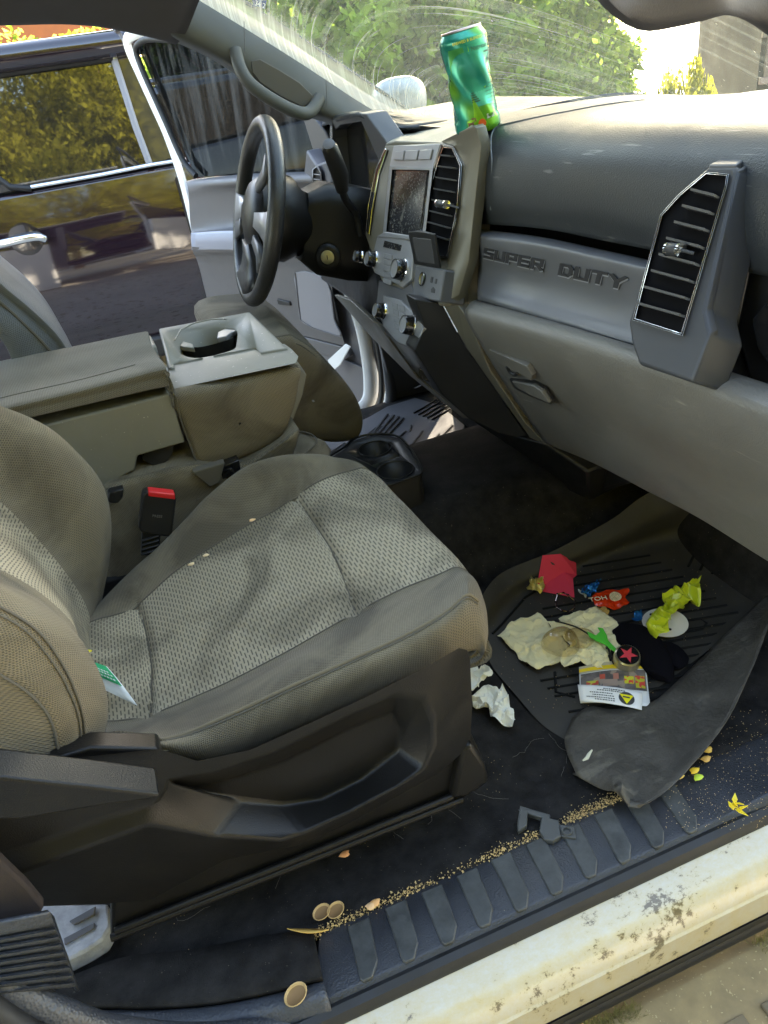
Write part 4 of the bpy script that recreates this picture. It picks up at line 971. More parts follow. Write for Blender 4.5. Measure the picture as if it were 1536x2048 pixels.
mb = MB(); mb.extrude([mid_+pr*.035+sl_*.009+V(0,0,.02), mid_-pr*.035+sl_*.009+V(0,0,.02), mid_-pr*.035-sl_*.006+V(0,0,.02), mid_+pr*.035-sl_*.006+V(0,0,.02)], V(0, 0, -.05)); k = obj('cutter', mb, M['blackd'])
md = tray.modifiers.new('c', 'BOOLEAN'); md.operation = 'DIFFERENCE'; md.object = k; md.solver = 'EXACT'; cuts.append(k)
bpy.context.view_layer.update(); apply_mods(tray)
for k in cuts: bpy.data.objects.remove(k)
m = MB(); rim = [p+(p-mid_)*.012+V(0,0,.002) for p in outl_]; m.tube(rim, .0028, 6, closed=True); obj('tray_rim', m, M['black'], tray)
for c, r in ((cA, .037), (cB, .039)):
    m = MB(); m.tube(circ(c+V(0,0,.001), r), .0018, 6, closed=True); obj('cup_ring', m, M['black'], tray)

# ---- driver seat seen behind the console
dseat = obj('driver_seat', (lambda mm: (mm.box((.10, .47, .15), (.40, .42, .16)), mm)[1])(MB()), M['blackd'], truck, bevel=.01)
pillow('driver_cushion', [(560,668),(590,672),(640,708),(690,762),(718,808),(724,850),(708,876),(660,882),(610,872),(570,860),(500,830),(440,700)], .255, .42, .03, M['bolster'], dseat)
seamline('driver_cushion_stitch', [at(u, v, y=.232) for u, v in [(575,690),(600,690),(640,722),(682,772),(706,815),(712,845)]], .0015, M['seam'], dseat)
grey_cl = fabric('blue grey seat cloth', (.14,.15,.16), (.09,.095,.10), .003, .004, False, .15)
rows = [[at(u, v, y=.26) for u, v in [(-150,500),(-40,560),(0,590),(60,640),(110,690),(150,760)]],
        [at(u, v, y=.30) for u, v in [(-140,440),(-40,510),(10,560),(70,610),(120,665),(170,750)]],
        [at(u, v, y=.36) for u, v in [(-140,420),(-60,490),(0,560),(70,620),(140,690),(180,760)]]]
pl_ = [at(u, v, y=.235) for u, v in [(-150,560),(0,640),(40,700),(60,720),(80,780)]]
for c_ in [pl_]+rows[:2]: c_[0:0] = [c_[0]+V(-.16, .0, .30)]
G = loft([[p+V(-.02, .0, -.02) for p in pl_], pl_] + rows[:2] + [[p+V(-.04, .35, 0) for p in rows[1]]], 40, 5); m = MB(); m.grid(G, uvf=uvlen(G)); obj('driver_backrest', m, grey_cl, dseat, solid=.02)
m = MB(); m.tube(cr([at(u, v, y=.25) for u, v in [(-60,560),(0,604),(50,650),(90,690),(130,740)]], 4), .003, 6); obj('driver_back_piping', m, M['seam'], dseat)
# ================================================================== driver door (open), pillars, glass, roof
DH = V(.68, .93, 0); DD = V(-.34, .94, 0).normalized(); DN = V(-DD.y, DD.x, 0)      # DN faces rearwards and to the cabin
DN = DN if DN.x < 0 else -DN
def dp(L, d=0.0): return [onp(u, v, DH+DN*d, DN) for u, v in L]
door = obj('driver_door', (lambda mm: (mm.extrude(dp([(372,362),(480,350),(640,345),(705,560),(700,560),(745,640),(756,780),(738,818),(700,842),(640,838),(560,800),(450,700),(425,610),(398,480)], 0), -DN*.05), mm)[1])(MB()), M['doord'], truck, bevel=.006)
m = MB(); m.extrude(dp([(372,362),(700,345),(745,640),(740,818),(640,838),(450,700),(398,480)], -.052), -DN*.03); obj('door_skin', m, M['white'], door, bevel=.01)
# painted edge and window frame
fr_in = [(272,92),(290,82),(345,78),(380,88)]
m = MB(); edge = cr(dp([(345,70),(300,62),(272,66),(255,78),(258,100),(280,150),(305,205),(330,260),(352,320),(368,372),(385,440),(402,510),(424,600),(440,650)], -.015), 4)
m.tube(edge, .014, 10, flat=1.5); obj('door_edge', m, M['white'], door)
m = MB(); e2 = cr(dp([(345,80),(300,78),(282,84),(272,100),(285,140),(308,192),(332,245),(356,300),(372,330),(392,352)], .002), 4)
m.tube(e2, .011, 10); obj('glass_run_seal', m, M['seal'], door)
m = MB(); m.tube(cr(dp([(236,62),(232,56),(262,50),(300,54),(350,64)], -.05), 4), .012, 8); m.tube(cr(dp([(240,68),(262,112),(285,165),(310,225),(338,290)], -.05), 4), .006, 8); obj('outer_seal', m, M['doord'], door)
glassm, N, L, P = newmat('dark tinted glass')
for n in list(N):
    if n.type == 'BSDF_PRINCIPLED': N.remove(n)
out = [n for n in N if n.type == 'OUTPUT_MATERIAL'][0]
tr = node(N, 'ShaderNodeBsdfTransparent'); tr.inputs[0].default_value = (.20, .22, .23, 1)
gls = node(N, 'ShaderNodeBsdfGlossy'); gls.inputs['Roughness'].default_value = .02
df = node(N, 'ShaderNodeBsdfDiffuse'); df.inputs[0].default_value = (.35,.36,.36,1)
frn = node(N, 'ShaderNodeFresnel'); frn.inputs[0].default_value = 1.5
ms = node(N, 'ShaderNodeMixShader'); L.new(frn.outputs[0], ms.inputs[0]); L.new(tr.outputs[0], ms.inputs[1]); L.new(gls.outputs[0], ms.inputs[2])
tc = node(N, 'ShaderNodeTexCoord'); mp = node(N, 'ShaderNodeMapping'); mp.inputs['Scale'].default_value = (14, 14, 2.0); L.new(tc.outputs['Object'], mp.inputs[0])
nz = node(N, 'ShaderNodeTexNoise'); nz.inputs['Scale'].default_value = 2; nz.inputs['Detail'].default_value = 8; L.new(mp.outputs[0], nz.inputs['Vector'])
mr = node(N, 'ShaderNodeMapRange'); mr.inputs[1].default_value = .45; mr.inputs[2].default_value = .8; mr.inputs[3].default_value = .01; mr.inputs[4].default_value = .22; L.new(nz.outputs['Fac'], mr.inputs[0])
ms2 = node(N, 'ShaderNodeMixShader'); L.new(mr.outputs[0], ms2.inputs[0]); L.new(ms.outputs[0], ms2.inputs[1]); L.new(df.outputs[0], ms2.inputs[2]); L.new(ms2.outputs[0], out.inputs[0])
M['tint'] = glassm
m = MB(); m.extrude(dp([(274,92),(300,80),(360,78),(520,90),(690,200),(690,352),(640,345),(480,350),(392,354)], -.02), -DN*.004); obj('door_glass', m, M['tint'], door, smooth=0)
m = MB(); m.tube(dp([(395,340),(470,325),(560,322),(640,318),(690,322)], -.035), .004, 6); obj('belt_strip', m, M['trim'], door)
# inner trim panel as soft facets standing off the door
def dv(u, v, d): return onp(u, v, DH+DN*d, DN)
m = MB()
prof = [
 [(372,362,.01),(372,364,.035),(376,378,.05),(378,400,.045),(380,440,.045),(383,462,.05),(382,468,.085),(383,485,.095),(386,505,.085),(392,515,.045),(400,540,.04),(412,590,.035),(420,620,.02)],
 [(430,355,.01),(430,358,.035),(432,370,.05),(434,385,.035),(436,440,.035),(440,458,.05),(440,464,.085),(440,482,.095),(440,502,.085),(446,514,.045),(452,545,.04),(462,600,.035),(470,640,.02)],
 [(500,350,.01),(500,353,.035),(500,366,.05),(502,380,.02),(504,440,.02),(506,458,.05),(506,464,.085),(506,484,.095),(506,504,.085),(508,520,.045),(512,550,.04),(520,610,.035),(528,655,.02)],
 [(575,347,.01),(575,350,.035),(575,364,.05),(576,380,.02),(577,440,.02),(578,462,.04),(578,468,.07),(578,490,.08),(578,508,.07),(580,528,.045),(584,560,.04),(592,625,.035),(600,670,.02)],
 [(645,344,.01),(645,348,.035),(646,362,.05),(648,380,.03),(650,440,.03),(652,465,.035),(652,472,.05),(654,495,.055),(656,515,.05),(660,540,.045),(664,575,.04),(676,640,.035),(690,692,.02)]]
G = loft([[dv(*p) for p in r] for r in prof], 60, 8)
m.grid(G); obj('door_trim_panel', m, M['door'], door, smooth=60)
m = MB(); m.grid(loft([[dv(382,466,.088), dv(382,482,.098), dv(384,500,.09)], [dv(440,462,.088), dv(440,480,.098), dv(440,500,.09)], [dv(506,462,.088), dv(506,482,.098), dv(506,502,.09)], [dv(560,464,.08), dv(560,486,.09), dv(560,505,.08)]], 10, 5)); obj('door_armrest', m, pm('bluish grey armrest', (.25,.26,.31), .45, bump=(500,.3)), door, solid=.008)
slab('speaker_panel', dp([(590,545),(652,560),(668,640),(680,672),(625,655),(600,640),(596,600)], .046), -DN*.006, pm('lilac grey speaker cover', (.19,.185,.20), .6, bump=(900,.5)), door, .003, smooth_n=3)
m = MB(); m.tube(dp([(590,545),(596,600),(601,640),(625,656),(682,674)], .048), .0015, 6); obj('speaker_groove', m, M['doord'], door)
m = MB(); m.extrude(dp([(553,598),(578,604),(580,612),(556,610)], .045), -DN*.01); obj('pull_pocket', m, M['blackd'], door, bevel=.003)
m = MB(); m.extrude(dp([(424,595),(436,598),(470,640),(560,662),(690,695),(700,712),(690,720),(560,690),(450,665),(432,640)], .02), -DN*.03); obj('pocket_lip', m, M['door'], door, bevel=.004)
slab('map_pocket', dp([(440,640),(560,680),(690,720),(735,740),(745,790),(700,830),(560,800),(460,700)], .012), -DN*.01, M['doord'], door, .003)
m = MB(); m.extrude(dp([(655,720),(690,688),(700,694),(680,730),(662,745)], .06), -DN*.006); obj('pocket_strap', m, M['white'], door, bevel=.002)
m = MB(); m.extrude(dp([(606,238),(622,226),(650,262),(668,300),(690,350),(650,352),(632,322)], .01), -DN*.02); obj('sail_panel', m, M['door'], door, bevel=.004)
# door opening on the driver side: painted jamb, rubber seal, inner trim
def tubepath(nm, L, r, mat, par=truck, flat=1.0, n=10):
    m = MB(); m.tube(cr(px3(L), 4), r, n, flat=flat); return obj(nm, m, mat, par)
tubepath('painted_jamb', [(700,575,'y',.93),(722,640,'y',.93),(735,700,'y',.93),(742,760,'y',.92),(738,800,'y',.91),(715,826,'y',.90),(670,850,'y',.90),(600,880,'y',.90),(500,930,'y',.90)], .020, M['white'], flat=1.3)
tubepath('jamb_seal', [(722,575,'y',.885),(745,640,'y',.885),(757,700,'y',.885),(764,760,'y',.875),(760,808,'y',.865),(735,838,'y',.86),(690,862,'y',.86),(600,905,'y',.86)], .009, M['seal'])
tubepath('jamb_trim', [(745,600,'y',.84),(768,680,'y',.84),(780,760,'y',.83),(782,800,'y',.82),(768,835,'y',.81),(720,862,'y',.80),(650,900,'y',.80)], .014, M['rubberg'], flat=1.4)
m = MB(); m.extrude(px([(735,590),(850,600),(900,700),(860,800),(790,815),(772,740)], y=.82), V(0, .02, 0)); obj('driver_kick_panel', m, M['doord'], truck, bevel=.004)
slab('pedal', px([(786,745),(806,740),(812,778),(792,785)], x=.86), V(.02, 0, 0), M['blackd'], truck, .003)
slab('foot_rest_block', px([(800,720),(835,715),(850,790),(815,830),(800,800)], x=.95), V(.05, .0, .0), M['blackd'], truck, .01)
m = MB(); m.tube(cr(px3([(800,742,'x',.80),(806,770,'x',.80),(828,776,'x',.78),(846,768,'x',.74)]), 4), .0022, 6); obj('loose_wire', m, M['doord'], truck)

# ---- A pillar with its grab handle
AY = .70
up = [(395,-60),(470,12),(520,45),(590,92),(660,140),(730,185),(795,226)]
lo = [(200,62),(300,66),(360,82),(440,118),(478,152),(600,232),(640,202),(668,238)]
m = MB()
cA_ = [at(u, v, y=.80) for u, v in [(330,-60),(430,-10),(520,45),(600,97),(665,142),(735,188),(805,230)]]
cB_ = [at(u, v, y=.735) for u, v in [(310,-45),(410,5),(500,58),(585,112),(650,160),(710,205),(775,240)]]
cC_ = [at(u, v, y=.70) for u, v in [(290,-10),(380,40),(470,90),(560,150),(630,192),(680,222),(740,250)]]
cD_ = [at(u, v, y=.705) for u, v in [(270,30),(355,74),(445,118),(530,180),(612,222),(655,236),(700,262)]]
cE_ = [at(u, v, y=.76) for u, v in [(262,50),(350,84),(440,128),(525,190),(610,232),(652,246),(695,275)]]
m.grid(loft([cA_, cB_, cC_, cD_, cE_], 40, 6)); pil = obj('pillar_trim', m, M['pillar'], truck, solid=.01)
# grab handle: a bar bridging a recess
m = MB(); m.extrude([at(u, v, y=.695) for u, v in [(502,122),(520,118),(560,140),(600,165),(625,190),(628,205),(605,214),(560,192),(520,165),(505,145)]], V(0, .004, 0)); rec = obj('handle_recess', m, pm('recess grey brown', (.10,.095,.09), .7), pil, bevel=.002)
m = MB(); hp = cr([at(u, v, y=y) for u, v, y in [(470,100,.70),(482,140,.672),(505,172,.655),(555,206,.65),(600,226,.655),(622,222,.672),(640,196,.70)]], 5); m.tube(hp, .0155, 14, flat=.9); obj('grab_handle', m, M['pillar'], pil)
for u in (488, 652):
    m = MB(); m.tube([at(u, 40+(u-488)*.72+ (0), y=.690), at(u+2, 112+(u-488)*.62, y=.690)], .0008, 5); obj('trim_joint', m, M['doord'], pil)
# header above the driver door / headliner
m = MB()
h0 = [at(u, v, y=.74) for u, v in [(-300,48),(-100,36),(0,38),(120,36),(200,42),(260,54),(320,68),(352,78)]]
h1 = [at(u, v, y=.70) for u, v in [(-300,20),(-100,12),(0,14),(120,12),(200,18),(275,32),(340,48),(372,56)]]
h2 = [at(u, v, y=.62) for u, v in [(-300,-50),(-100,-54),(0,-50),(120,-50),(220,-40),(300,-30),(360,-15),(396,5)]]
h3 = [at(u, v, y=.50) for u, v in [(-300,-150),(-100,-150),(0,-150),(120,-150),(230,-140),(320,-120),(380,-100),(425,-60)]]
m.grid(loft([[p+V(0,.04,.02) for p in h0], h0, h1, h2, h3], 30, 5)); obj('header_trim', m, M['headl'], truck, solid=.012)
m = MB(); m.box((-.75, 0, 1.36), (1.9, 1.70, .05)); roof = obj('roof', m, M['headl'], truck, bevel=.02)
m = MB(); m.box((-.75, 0, 1.40), (1.95, 1.80, .02)); obj('roof_skin', m, M['white'], roof, bevel=.008)
# rear half of the cab closing the space behind the seats
m = MB(); m.box((-1.30, .86, .25), (1.5, .04, .75)); m.box((-1.30, -.88, .25), (1.2, .04, .75)); m.box((-2.0, 0, .30), (.04, 1.7, .8)); m.box((-1.0,.84,1.0),(.12,.05,.75)); obj('rear_cab_walls', m, M['doord'], truck)
m = MB(); m.box((-1.5, .95, .0), (1.6, .04, 1.5)); obj('rear_body_side', m, M['white'], truck, bevel=.01)
m = MB(); m.box((-.55, .86, .85), (.09, .06, .9)); obj('driver_door_post', m, M['doord'], truck, bevel=.01)
m = MB(); m.box((-.74, -.86, .70), (.24, .07, 1.35)); obj('passenger_door_post', m, M['pillar'], truck, bevel=.02)
# far A pillar of the passenger side, header and sun visor edge at the top right
m = MB()
g0 = [at(u, v, x=x) for u, v, x in [(1165,-60,.30),(1190,-5,.34),(1240,38,.38),(1285,53,.40),(1340,45,.42),(1400,34,.44),(1445,22,.46),(1485,35,.50),(1520,58,.54),(1600,120,.58)]]
g1 = [at(u, v, x=x) for u, v, x in [(1190,-70,.29),(1215,-20,.32),(1255,18,.36),(1290,34,.38),(1340,28,.40),(1395,14,.42),(1445,0,.44),(1490,8,.48),(1540,38,.52),(1620,100,.56)]]
g2 = [p+V(-.015, .0, .05) for p in g1]
m.grid(loft([[p+V(-.01,.02,.04) for p in g0], g0, g1, g2], 36, 5)); obj('header_corner', m, pm('charcoal header skin', (.040,.041,.048), .6, bump=(700,.3)), truck, solid=.006, off=1)

# ---- windshield: dusty laminated glass with wiper scratches
WS = V(.93, 0, .80); wsn = V(-.52, 0, -.854)
wm, N, L, P = newmat('dusty windshield glass')
N.remove(P); out = [n for n in N if n.type == 'OUTPUT_MATERIAL'][0]
tr = node(N, 'ShaderNodeBsdfTransparent'); tr.inputs[0].default_value = (.86,.93,.88,1)
gls = node(N, 'ShaderNodeBsdfGlossy'); gls.inputs['Roughness'].default_value = .03; gls.inputs[0].default_value = (.9,.9,.9,1)
ms = node(N, 'ShaderNodeMixShader'); ms.inputs[0].default_value = .05; L.new(tr.outputs[0], ms.inputs[1]); L.new(gls.outputs[0], ms.inputs[2])
tl = node(N, 'ShaderNodeBsdfTranslucent'); tl.inputs[0].default_value = (.78,.76,.56,1)
dfs = node(N, 'ShaderNodeBsdfDiffuse'); dfs.inputs[0].default_value = (.68,.68,.54,1)
md_ = node(N, 'ShaderNodeMixShader'); md_.inputs[0].default_value = .5; L.new(tl.outputs[0], md_.inputs[1]); L.new(dfs.outputs[0], md_.inputs[2])
tc = node(N, 'ShaderNodeTexCoord'); sx = node(N, 'ShaderNodeSeparateXYZ'); L.new(tc.outputs['UV'], sx.inputs[0])
def arcs(cx, cy, fr, thr, amt, seed):
    dx = mth(N, L, 'SUBTRACT', sx.outputs[0], cx); dy = mth(N, L, 'SUBTRACT', sx.outputs[1], cy)
    rr = mth(N, L, 'SQRT', mth(N, L, 'ADD', mth(N, L, 'MULTIPLY', dx, dx), mth(N, L, 'MULTIPLY', dy, dy)))
    an = mth(N, L, 'ARCTAN2', dy, dx)
    cb = node(N, 'ShaderNodeCombineXYZ'); L.new(mth(N, L, 'MULTIPLY', rr, fr), cb.inputs[0]); L.new(mth(N, L, 'MULTIPLY', an, 1.3), cb.inputs[1]); cb.inputs[2].default_value = seed
    nz = node(N, 'ShaderNodeTexNoise'); nz.inputs['Scale'].default_value = 1; nz.inputs['Detail'].default_value = 1; L.new(cb.outputs[0], nz.inputs['Vector'])
    mr = node(N, 'ShaderNodeMapRange'); mr.inputs[1].default_value = thr; mr.inputs[2].default_value = thr+.06; mr.inputs[4].default_value = amt; L.new(nz.outputs['Fac'], mr.inputs[0])
    return mr.outputs[0]
a1 = arcs(.10, -.50, 330, .63, .30, 1.0); a2 = arcs(.10, -.50, 90, .56, .10, 4.0); a3 = arcs(.95, -.55, 260, .70, .10, 8.0); a4 = arcs(.10, -.50, 700, .64, .12, 5.0)
nz = node(N, 'ShaderNodeTexNoise'); nz.inputs['Scale'].default_value = 3.5; nz.inputs['Detail'].default_value = 8; L.new(tc.outputs['UV'], nz.inputs['Vector'])
base = node(N, 'ShaderNodeMapRange'); base.inputs[1].default_value = .3; base.inputs[2].default_value = .75; base.inputs[3].default_value = .06; base.inputs[4].default_value = .17; L.new(nz.outputs['Fac'], base.inputs[0])
sp_ = node(N, 'ShaderNodeTexNoise'); sp_.inputs['Scale'].default_value = 150; sp_.inputs['Detail'].default_value = 2; L.new(tc.outputs['UV'], sp_.inputs['Vector'])
spm = node(N, 'ShaderNodeMapRange'); spm.inputs[1].default_value = .70; spm.inputs[2].default_value = .76; spm.inputs[4].default_value = .6; L.new(sp_.outputs['Fac'], spm.inputs[0])
# unwiped band of dust down the driver side edge
ed = node(N, 'ShaderNodeMapRange'); ed.inputs[1].default_value = .58; ed.inputs[2].default_value = .66; ed.inputs[4].default_value = .30; L.new(mth(N, L, 'ADD', sx.outputs[0], mth(N, L, 'MULTIPLY', nz.outputs['Fac'], .10)), ed.inputs[0])
tot = base.outputs[0]
for q in (a1, a2, a3, a4, spm.outputs[0], ed.outputs[0]): tot = mth(N, L, 'ADD', tot, q)
tot = mth(N, L, 'MINIMUM', tot, .85)
ms2 = node(N, 'ShaderNodeMixShader'); L.new(tot, ms2.inputs[0]); L.new(ms.outputs[0], ms2.inputs[1]); L.new(md_.outputs[0], ms2.inputs[2]); L.new(ms2.outputs[0], out.inputs[0])
m = MB(); G = []
for i in range(16):
    t = i/15; row = []
    for j in range(25):
        y = -.80+1.62*j/24; bow = .10*(1-(y/.8)**2)
        row.append(V(.80+bow-.62*t, y*(1-.10*t), .80+.46*t))
    G.append(row)
m.grid(G, uvf=lambda i, j: (G[i][j].y, i/15*.77)); obj('windshield', m, wm, truck)
# dark painted border along the glass edge and the inspection sticker
edge_c = [at(u, v, y=.765) for u, v in [(440,-20),(520,38),(600,88),(670,135),(740,180),(800,222)]]
m = MB(); m.tube(cr([p+V(.012,.0,.006) for p in edge_c], 4), .005, 6); obj('windshield_border', m, M['seal'], truck)
Pst = at(515, 8, y=.66); ex_ = (at(530, 14, y=.66)-at(502, 2, y=.66)).normalized(); wn_ = V(.62, 0, -.46).normalized()
st = [at(u, v, y=.66) for u, v in [(503,-3),(533,1),(529,18),(507,12)]]
slab('window_sticker', st, V(.001, .001, 0), pm('blue sticker', (.03,.06,.18), .5), truck, 0)
m = text_mesh('34 2', .014, at(509,10,y=.6585), at(530,17,y=.6585)-at(509,10,y=.6585), V(0,0,1), .0002); obj('sticker_print', m, pm('print white', (.8,.8,.8), .6), truck, smooth=0)

# ---- bonnet beyond the glass
m = MB(); G = []
for i in range(20):
    x = 1.02+i*1.35/19; row = []
    for j in range(31):
        y = -.90+1.80*j/30; ay = abs(y)
        z = .72+.05*max(0, min(1, (.45-abs(ay-.0))/.12)) + .045*math.exp(-((ay-.62)/.14)**2) - .30*max(0, ay-.78)**1.2 - .05*((x-1.0)/1.35)**2
        row.append(V(x, y, z))
    G.append(row)
m.grid(G); obj('bonnet', m, pm('dusty white paint', (.62,.62,.60), .35, coat=.4, var=(20,.12)), truck, solid=.01)
m = MB(); G = []
for i in range(8):
    a = math.pi*i/7
    G.append([V(1.00+.11*math.cos(b)*1.2, .66+.085*math.sin(b)*math.sin(a*.5+.8), .70+.115*math.sin(a)*(1 if True else 0)) for b in [2*math.pi*k/20 for k in range(20)]])
# wing mirror on the driver door seen through the windshield corner
def blob(nm, c, r, mat, par, sq=3.0, rot=None, n=20):
    m = MB(); G = []
    for i in range(n+1):
        a = -math.pi/2+math.pi*i/n; row = []
        for k in range(2*n):
            b = 2*math.pi*k/(2*n)
            f = lambda t: math.copysign(abs(t)**(2/sq), t)
            p = V(f(math.cos(a))*f(math.cos(b))*r[0], f(math.cos(a))*f(math.sin(b))*r[1], f(math.sin(a))*r[2])
            row.append(Vector(c)+(rot @ p if rot is not None else p))
        G.append(row)
    m.grid(G, wrap=True); return obj(nm, m, mat, par)
blob('cowl_cover', at(798, 200, x=1.10), (.10, .075, .075), pm('cloudy grey cowl', (.35,.36,.36), .3, coat=.5, var=(14,.3)), truck, 2.6)
# ================================================================== outdoors
gm = pm('driveway ground', (.34,.31,.26), .95, var=(.8,.25), bump=(40,.5), specks=[(14,.60,(.20,.17,.12))])
m = MB(); m.grid([[V(x, y, -.8) for y in (-120, -40, -12, 0, 12, 40, 120)] for x in (-120, -40, -12, 0, 12, 40, 120)])
o = obj('ground', m, gm); tag(o, kind='structure')
# grass under the truck edge: one mass of blades
random.seed(3); m = MB()
gA, gB, gC, gD = at(1120,2046,z=-.19).x, at(1262,1982,z=-.19).x, at(1500,1872,z=-.19).x, at(1560,1850,z=-.19).x
for i in range(900):
    x = random.uniform(gA, gB) if i % 4 else random.uniform(gC, gD); y = -.952+random.gauss(0, .006)
    a = random.uniform(0, 6.28); h = random.uniform(.006, .022); w_ = .0011; b = V(x, y, -.206); d = V(math.cos(a), math.sin(a), 0); t = b+d*random.uniform(.0, .018)+V(0, 0, h); s_ = V(-d.y, d.x, 0)*w_
    m.add([b-s_, b+s_, t], [(0, 1, 2)])
gr = obj('grass', m, pm('dry yard grass', (.20,.17,.05), .9, var=(8,.4)), smooth=0); tag(gr, 'dry yellow green grass caught along the inner edge of the dirty step', 'grass', kind='stuff')

def leafmat(name, col, tcol, tw=.5):
    m, N, L, P = newmat(name)
    N.remove(P); out = [n for n in N if n.type == 'OUTPUT_MATERIAL'][0]
    df = node(N, 'ShaderNodeBsdfDiffuse'); tl = node(N, 'ShaderNodeBsdfTranslucent'); ms = node(N, 'ShaderNodeMixShader'); ms.inputs[0].default_value = tw
    tc = node(N, 'ShaderNodeTexCoord'); nz = node(N, 'ShaderNodeTexNoise'); nz.inputs['Scale'].default_value = 5; nz.inputs['Detail'].default_value = 5; L.new(tc.outputs['Object'], nz.inputs['Vector'])
    mr = node(N, 'ShaderNodeMapRange'); mr.inputs[1].default_value = .35; mr.inputs[2].default_value = .65; mr.inputs[3].default_value = .5; mr.inputs[4].default_value = 1.5; L.new(nz.outputs['Fac'], mr.inputs[0])
    for c, sh in ((col, df), (tcol, tl)):
        mx = node(N, 'ShaderNodeMix', data_type='RGBA', blend_type='MULTIPLY'); mx.inputs[0].default_value = 1; mx.inputs[6].default_value = (*c, 1); L.new(mr.outputs[0], mx.inputs[7]); L.new(mx.outputs[2], sh.inputs[0])
    L.new(df.outputs[0], ms.inputs[1]); L.new(tl.outputs[0], ms.inputs[2]); L.new(ms.outputs[0], out.inputs[0])
    return m
LM = leafmat('green leaves', (.11,.17,.03), (.36,.50,.07)); LY = leafmat('yellow green leaves', (.20,.20,.03), (.38,.36,.03)); LD = leafmat('dark leaves', (.06,.10,.03), (.18,.28,.05))
bark = pm('bark', (.16,.11,.07), .9, var=(20,.4), bump=(40,.8))
def leaves_mesh(name, R_, H, n, size, clumps, mat, seed, low=.0):
    rng = np.random.RandomState(seed)
    cc = rng.normal(size=(clumps, 3)); cc /= np.linalg.norm(cc, axis=1)[:, None]; cc *= (rng.rand(clumps, 1)**.5)*.85
    cr_ = rng.uniform(.16, .34, clumps)
    k = rng.randint(0, clumps, n); d = rng.normal(size=(n, 3)); d /= np.linalg.norm(d, axis=1)[:, None]
    p = cc[k] + d*(rng.rand(n, 1)**.45)*cr_[k][:, None]
    p[:, 0] *= R_; p[:, 1] *= R_; p[:, 2] = p[:, 2]*H/2 + H/2 + low
    s = size*rng.uniform(.6, 1.4, (n, 1)); a = rng.normal(size=(n, 3)); a /= np.linalg.norm(a, axis=1)[:, None]
    b = np.cross(a, rng.normal(size=(n, 3))); b /= np.linalg.norm(b, axis=1)[:, None]
    v = np.stack([p-a*s, p-b*s*.5, p+a*s, p+b*s*.5], 1).reshape(-1, 3)
    me = bpy.data.meshes.new(name); me.vertices.add(4*n); me.vertices.foreach_set('co', v.ravel())
    me.loops.add(4*n); me.loops.foreach_set('vertex_index', np.arange(4*n)); me.polygons.add(n)
    me.polygons.foreach_set('loop_start', np.arange(0, 4*n, 4)); me.polygons.foreach_set('loop_total', np.full(n, 4)); me.materials.append(mat); me.update(); me.validate()
    return me
def trunk_mesh(h, r, seed):
    rng = random.Random(seed); m = MB()
    p = [V(0, 0, 0)]; 
    for i in range(6): p.append(p[-1]+V(rng.uniform(-.12, .12), rng.uniform(-.12, .12), h/6))
    m.tube(cr(p, 3), [r*(1-.7*i/18) for i in range(19)], 8)
    for q in range(9):
        b = p[rng.randint(2, 5)]; a = rng.uniform(0, 6.28); l = h*rng.uniform(.25, .5); e = b+V(math.cos(a)*l, math.sin(a)*l, l*rng.uniform(.3, .9)); mid = b.lerp(e, .5)+V(0, 0, -.1*l)
        m.tube([b, mid, e], [r*.4, r*.25, r*.08], 6)
        for s in range(3):
            e2 = mid.lerp(e, .5)+V(rng.uniform(-l, l)*.5, rng.uniform(-l, l)*.5, l*rng.uniform(0, .5)); m.tube([mid.lerp(e, .3), e2], [r*.14, r*.04], 5)
    return m
PROTO = {}
def tree(nm, kind, loc, label, cat, group=None, sc=1.0, rz=0.0, szz=1.0):
    R_, H, n, size, cl, mat, low, th, tr_ = KINDS[kind]
    root = empty(nm, loc, label, cat, group); root.rotation_euler.z = rz; root.scale = (sc, sc, sc*szz)
    if kind not in PROTO:
        lm = leaves_mesh('crown', R_, H, n, size, cl, mat, len(PROTO)+11, low)
        mb = trunk_mesh(th, tr_, len(PROTO)+3); tm = bpy.data.meshes.new('trunk'); tm.from_pydata([tuple(p) for p in mb.v], [], mb.f); tm.materials.append(bark)
        PROTO[kind] = (lm, tm)
    lm, tm = PROTO[kind]
    c = bpy.data.objects.new('crown', lm); COL.objects.link(c); c.parent = root
    t = bpy.data.objects.new('trunk', tm); COL.objects.link(t); t.parent = root
    return root
KINDS = {  # R, H, n, leaf size, clumps, material, low, trunk h, trunk r
 'tree': (2.5, 4.2, 30000, .08, 60, LM, 3.9, 5.4, .14),
 'yellow': (2.3, 4.8, 60000, .042, 90, LY, .3, 3.2, .10),
 'bush': (1.3, 2.6, 17000, .045, 46, LM, .0, 1.6, .06),
 'ybush': (1.1, 1.9, 9000, .045, 34, LY, .0, 1.3, .04),
 'dark': (1.5, 3.0, 17000, .05, 50, LD, .0, 2.0, .08),
}
def polar(u, v, dist, z=-.8):
    d = ray(u, v); d = d/np.linalg.norm(d[:2]); return V(CAM[0]+d[0]*dist, CAM[1]+d[1]*dist, z)
tl = [('bush', 560, 6.6, 1.0, 'green leafy bush seen through the windshield just right of the pillar'),
      ('dark', 640, 8.2, 1.2, 'dark evergreen shrub standing behind the bush beside the pillar'),
      ('bush', 720, 7.2, 1.05, 'rounded light green bush above the cloudy cowl cover'),
      ('dark', 830, 8.6, 1.2, 'dark shrub behind the leaning can, left of it'),
      ('bush', 930, 7.6, 1.1, 'bush directly behind the green can'),
      ('dark', 1000, 9.4, 1.1, 'dark shrub behind glass to the right of the green can'),
      ('bush', 1050, 7.4, .80, 'dense mid green bush above the middle of the dash pad'),
      ('dark', 1140, 10.5, .75, 'dark leafy shrub beside the bright gap in the hedge')]
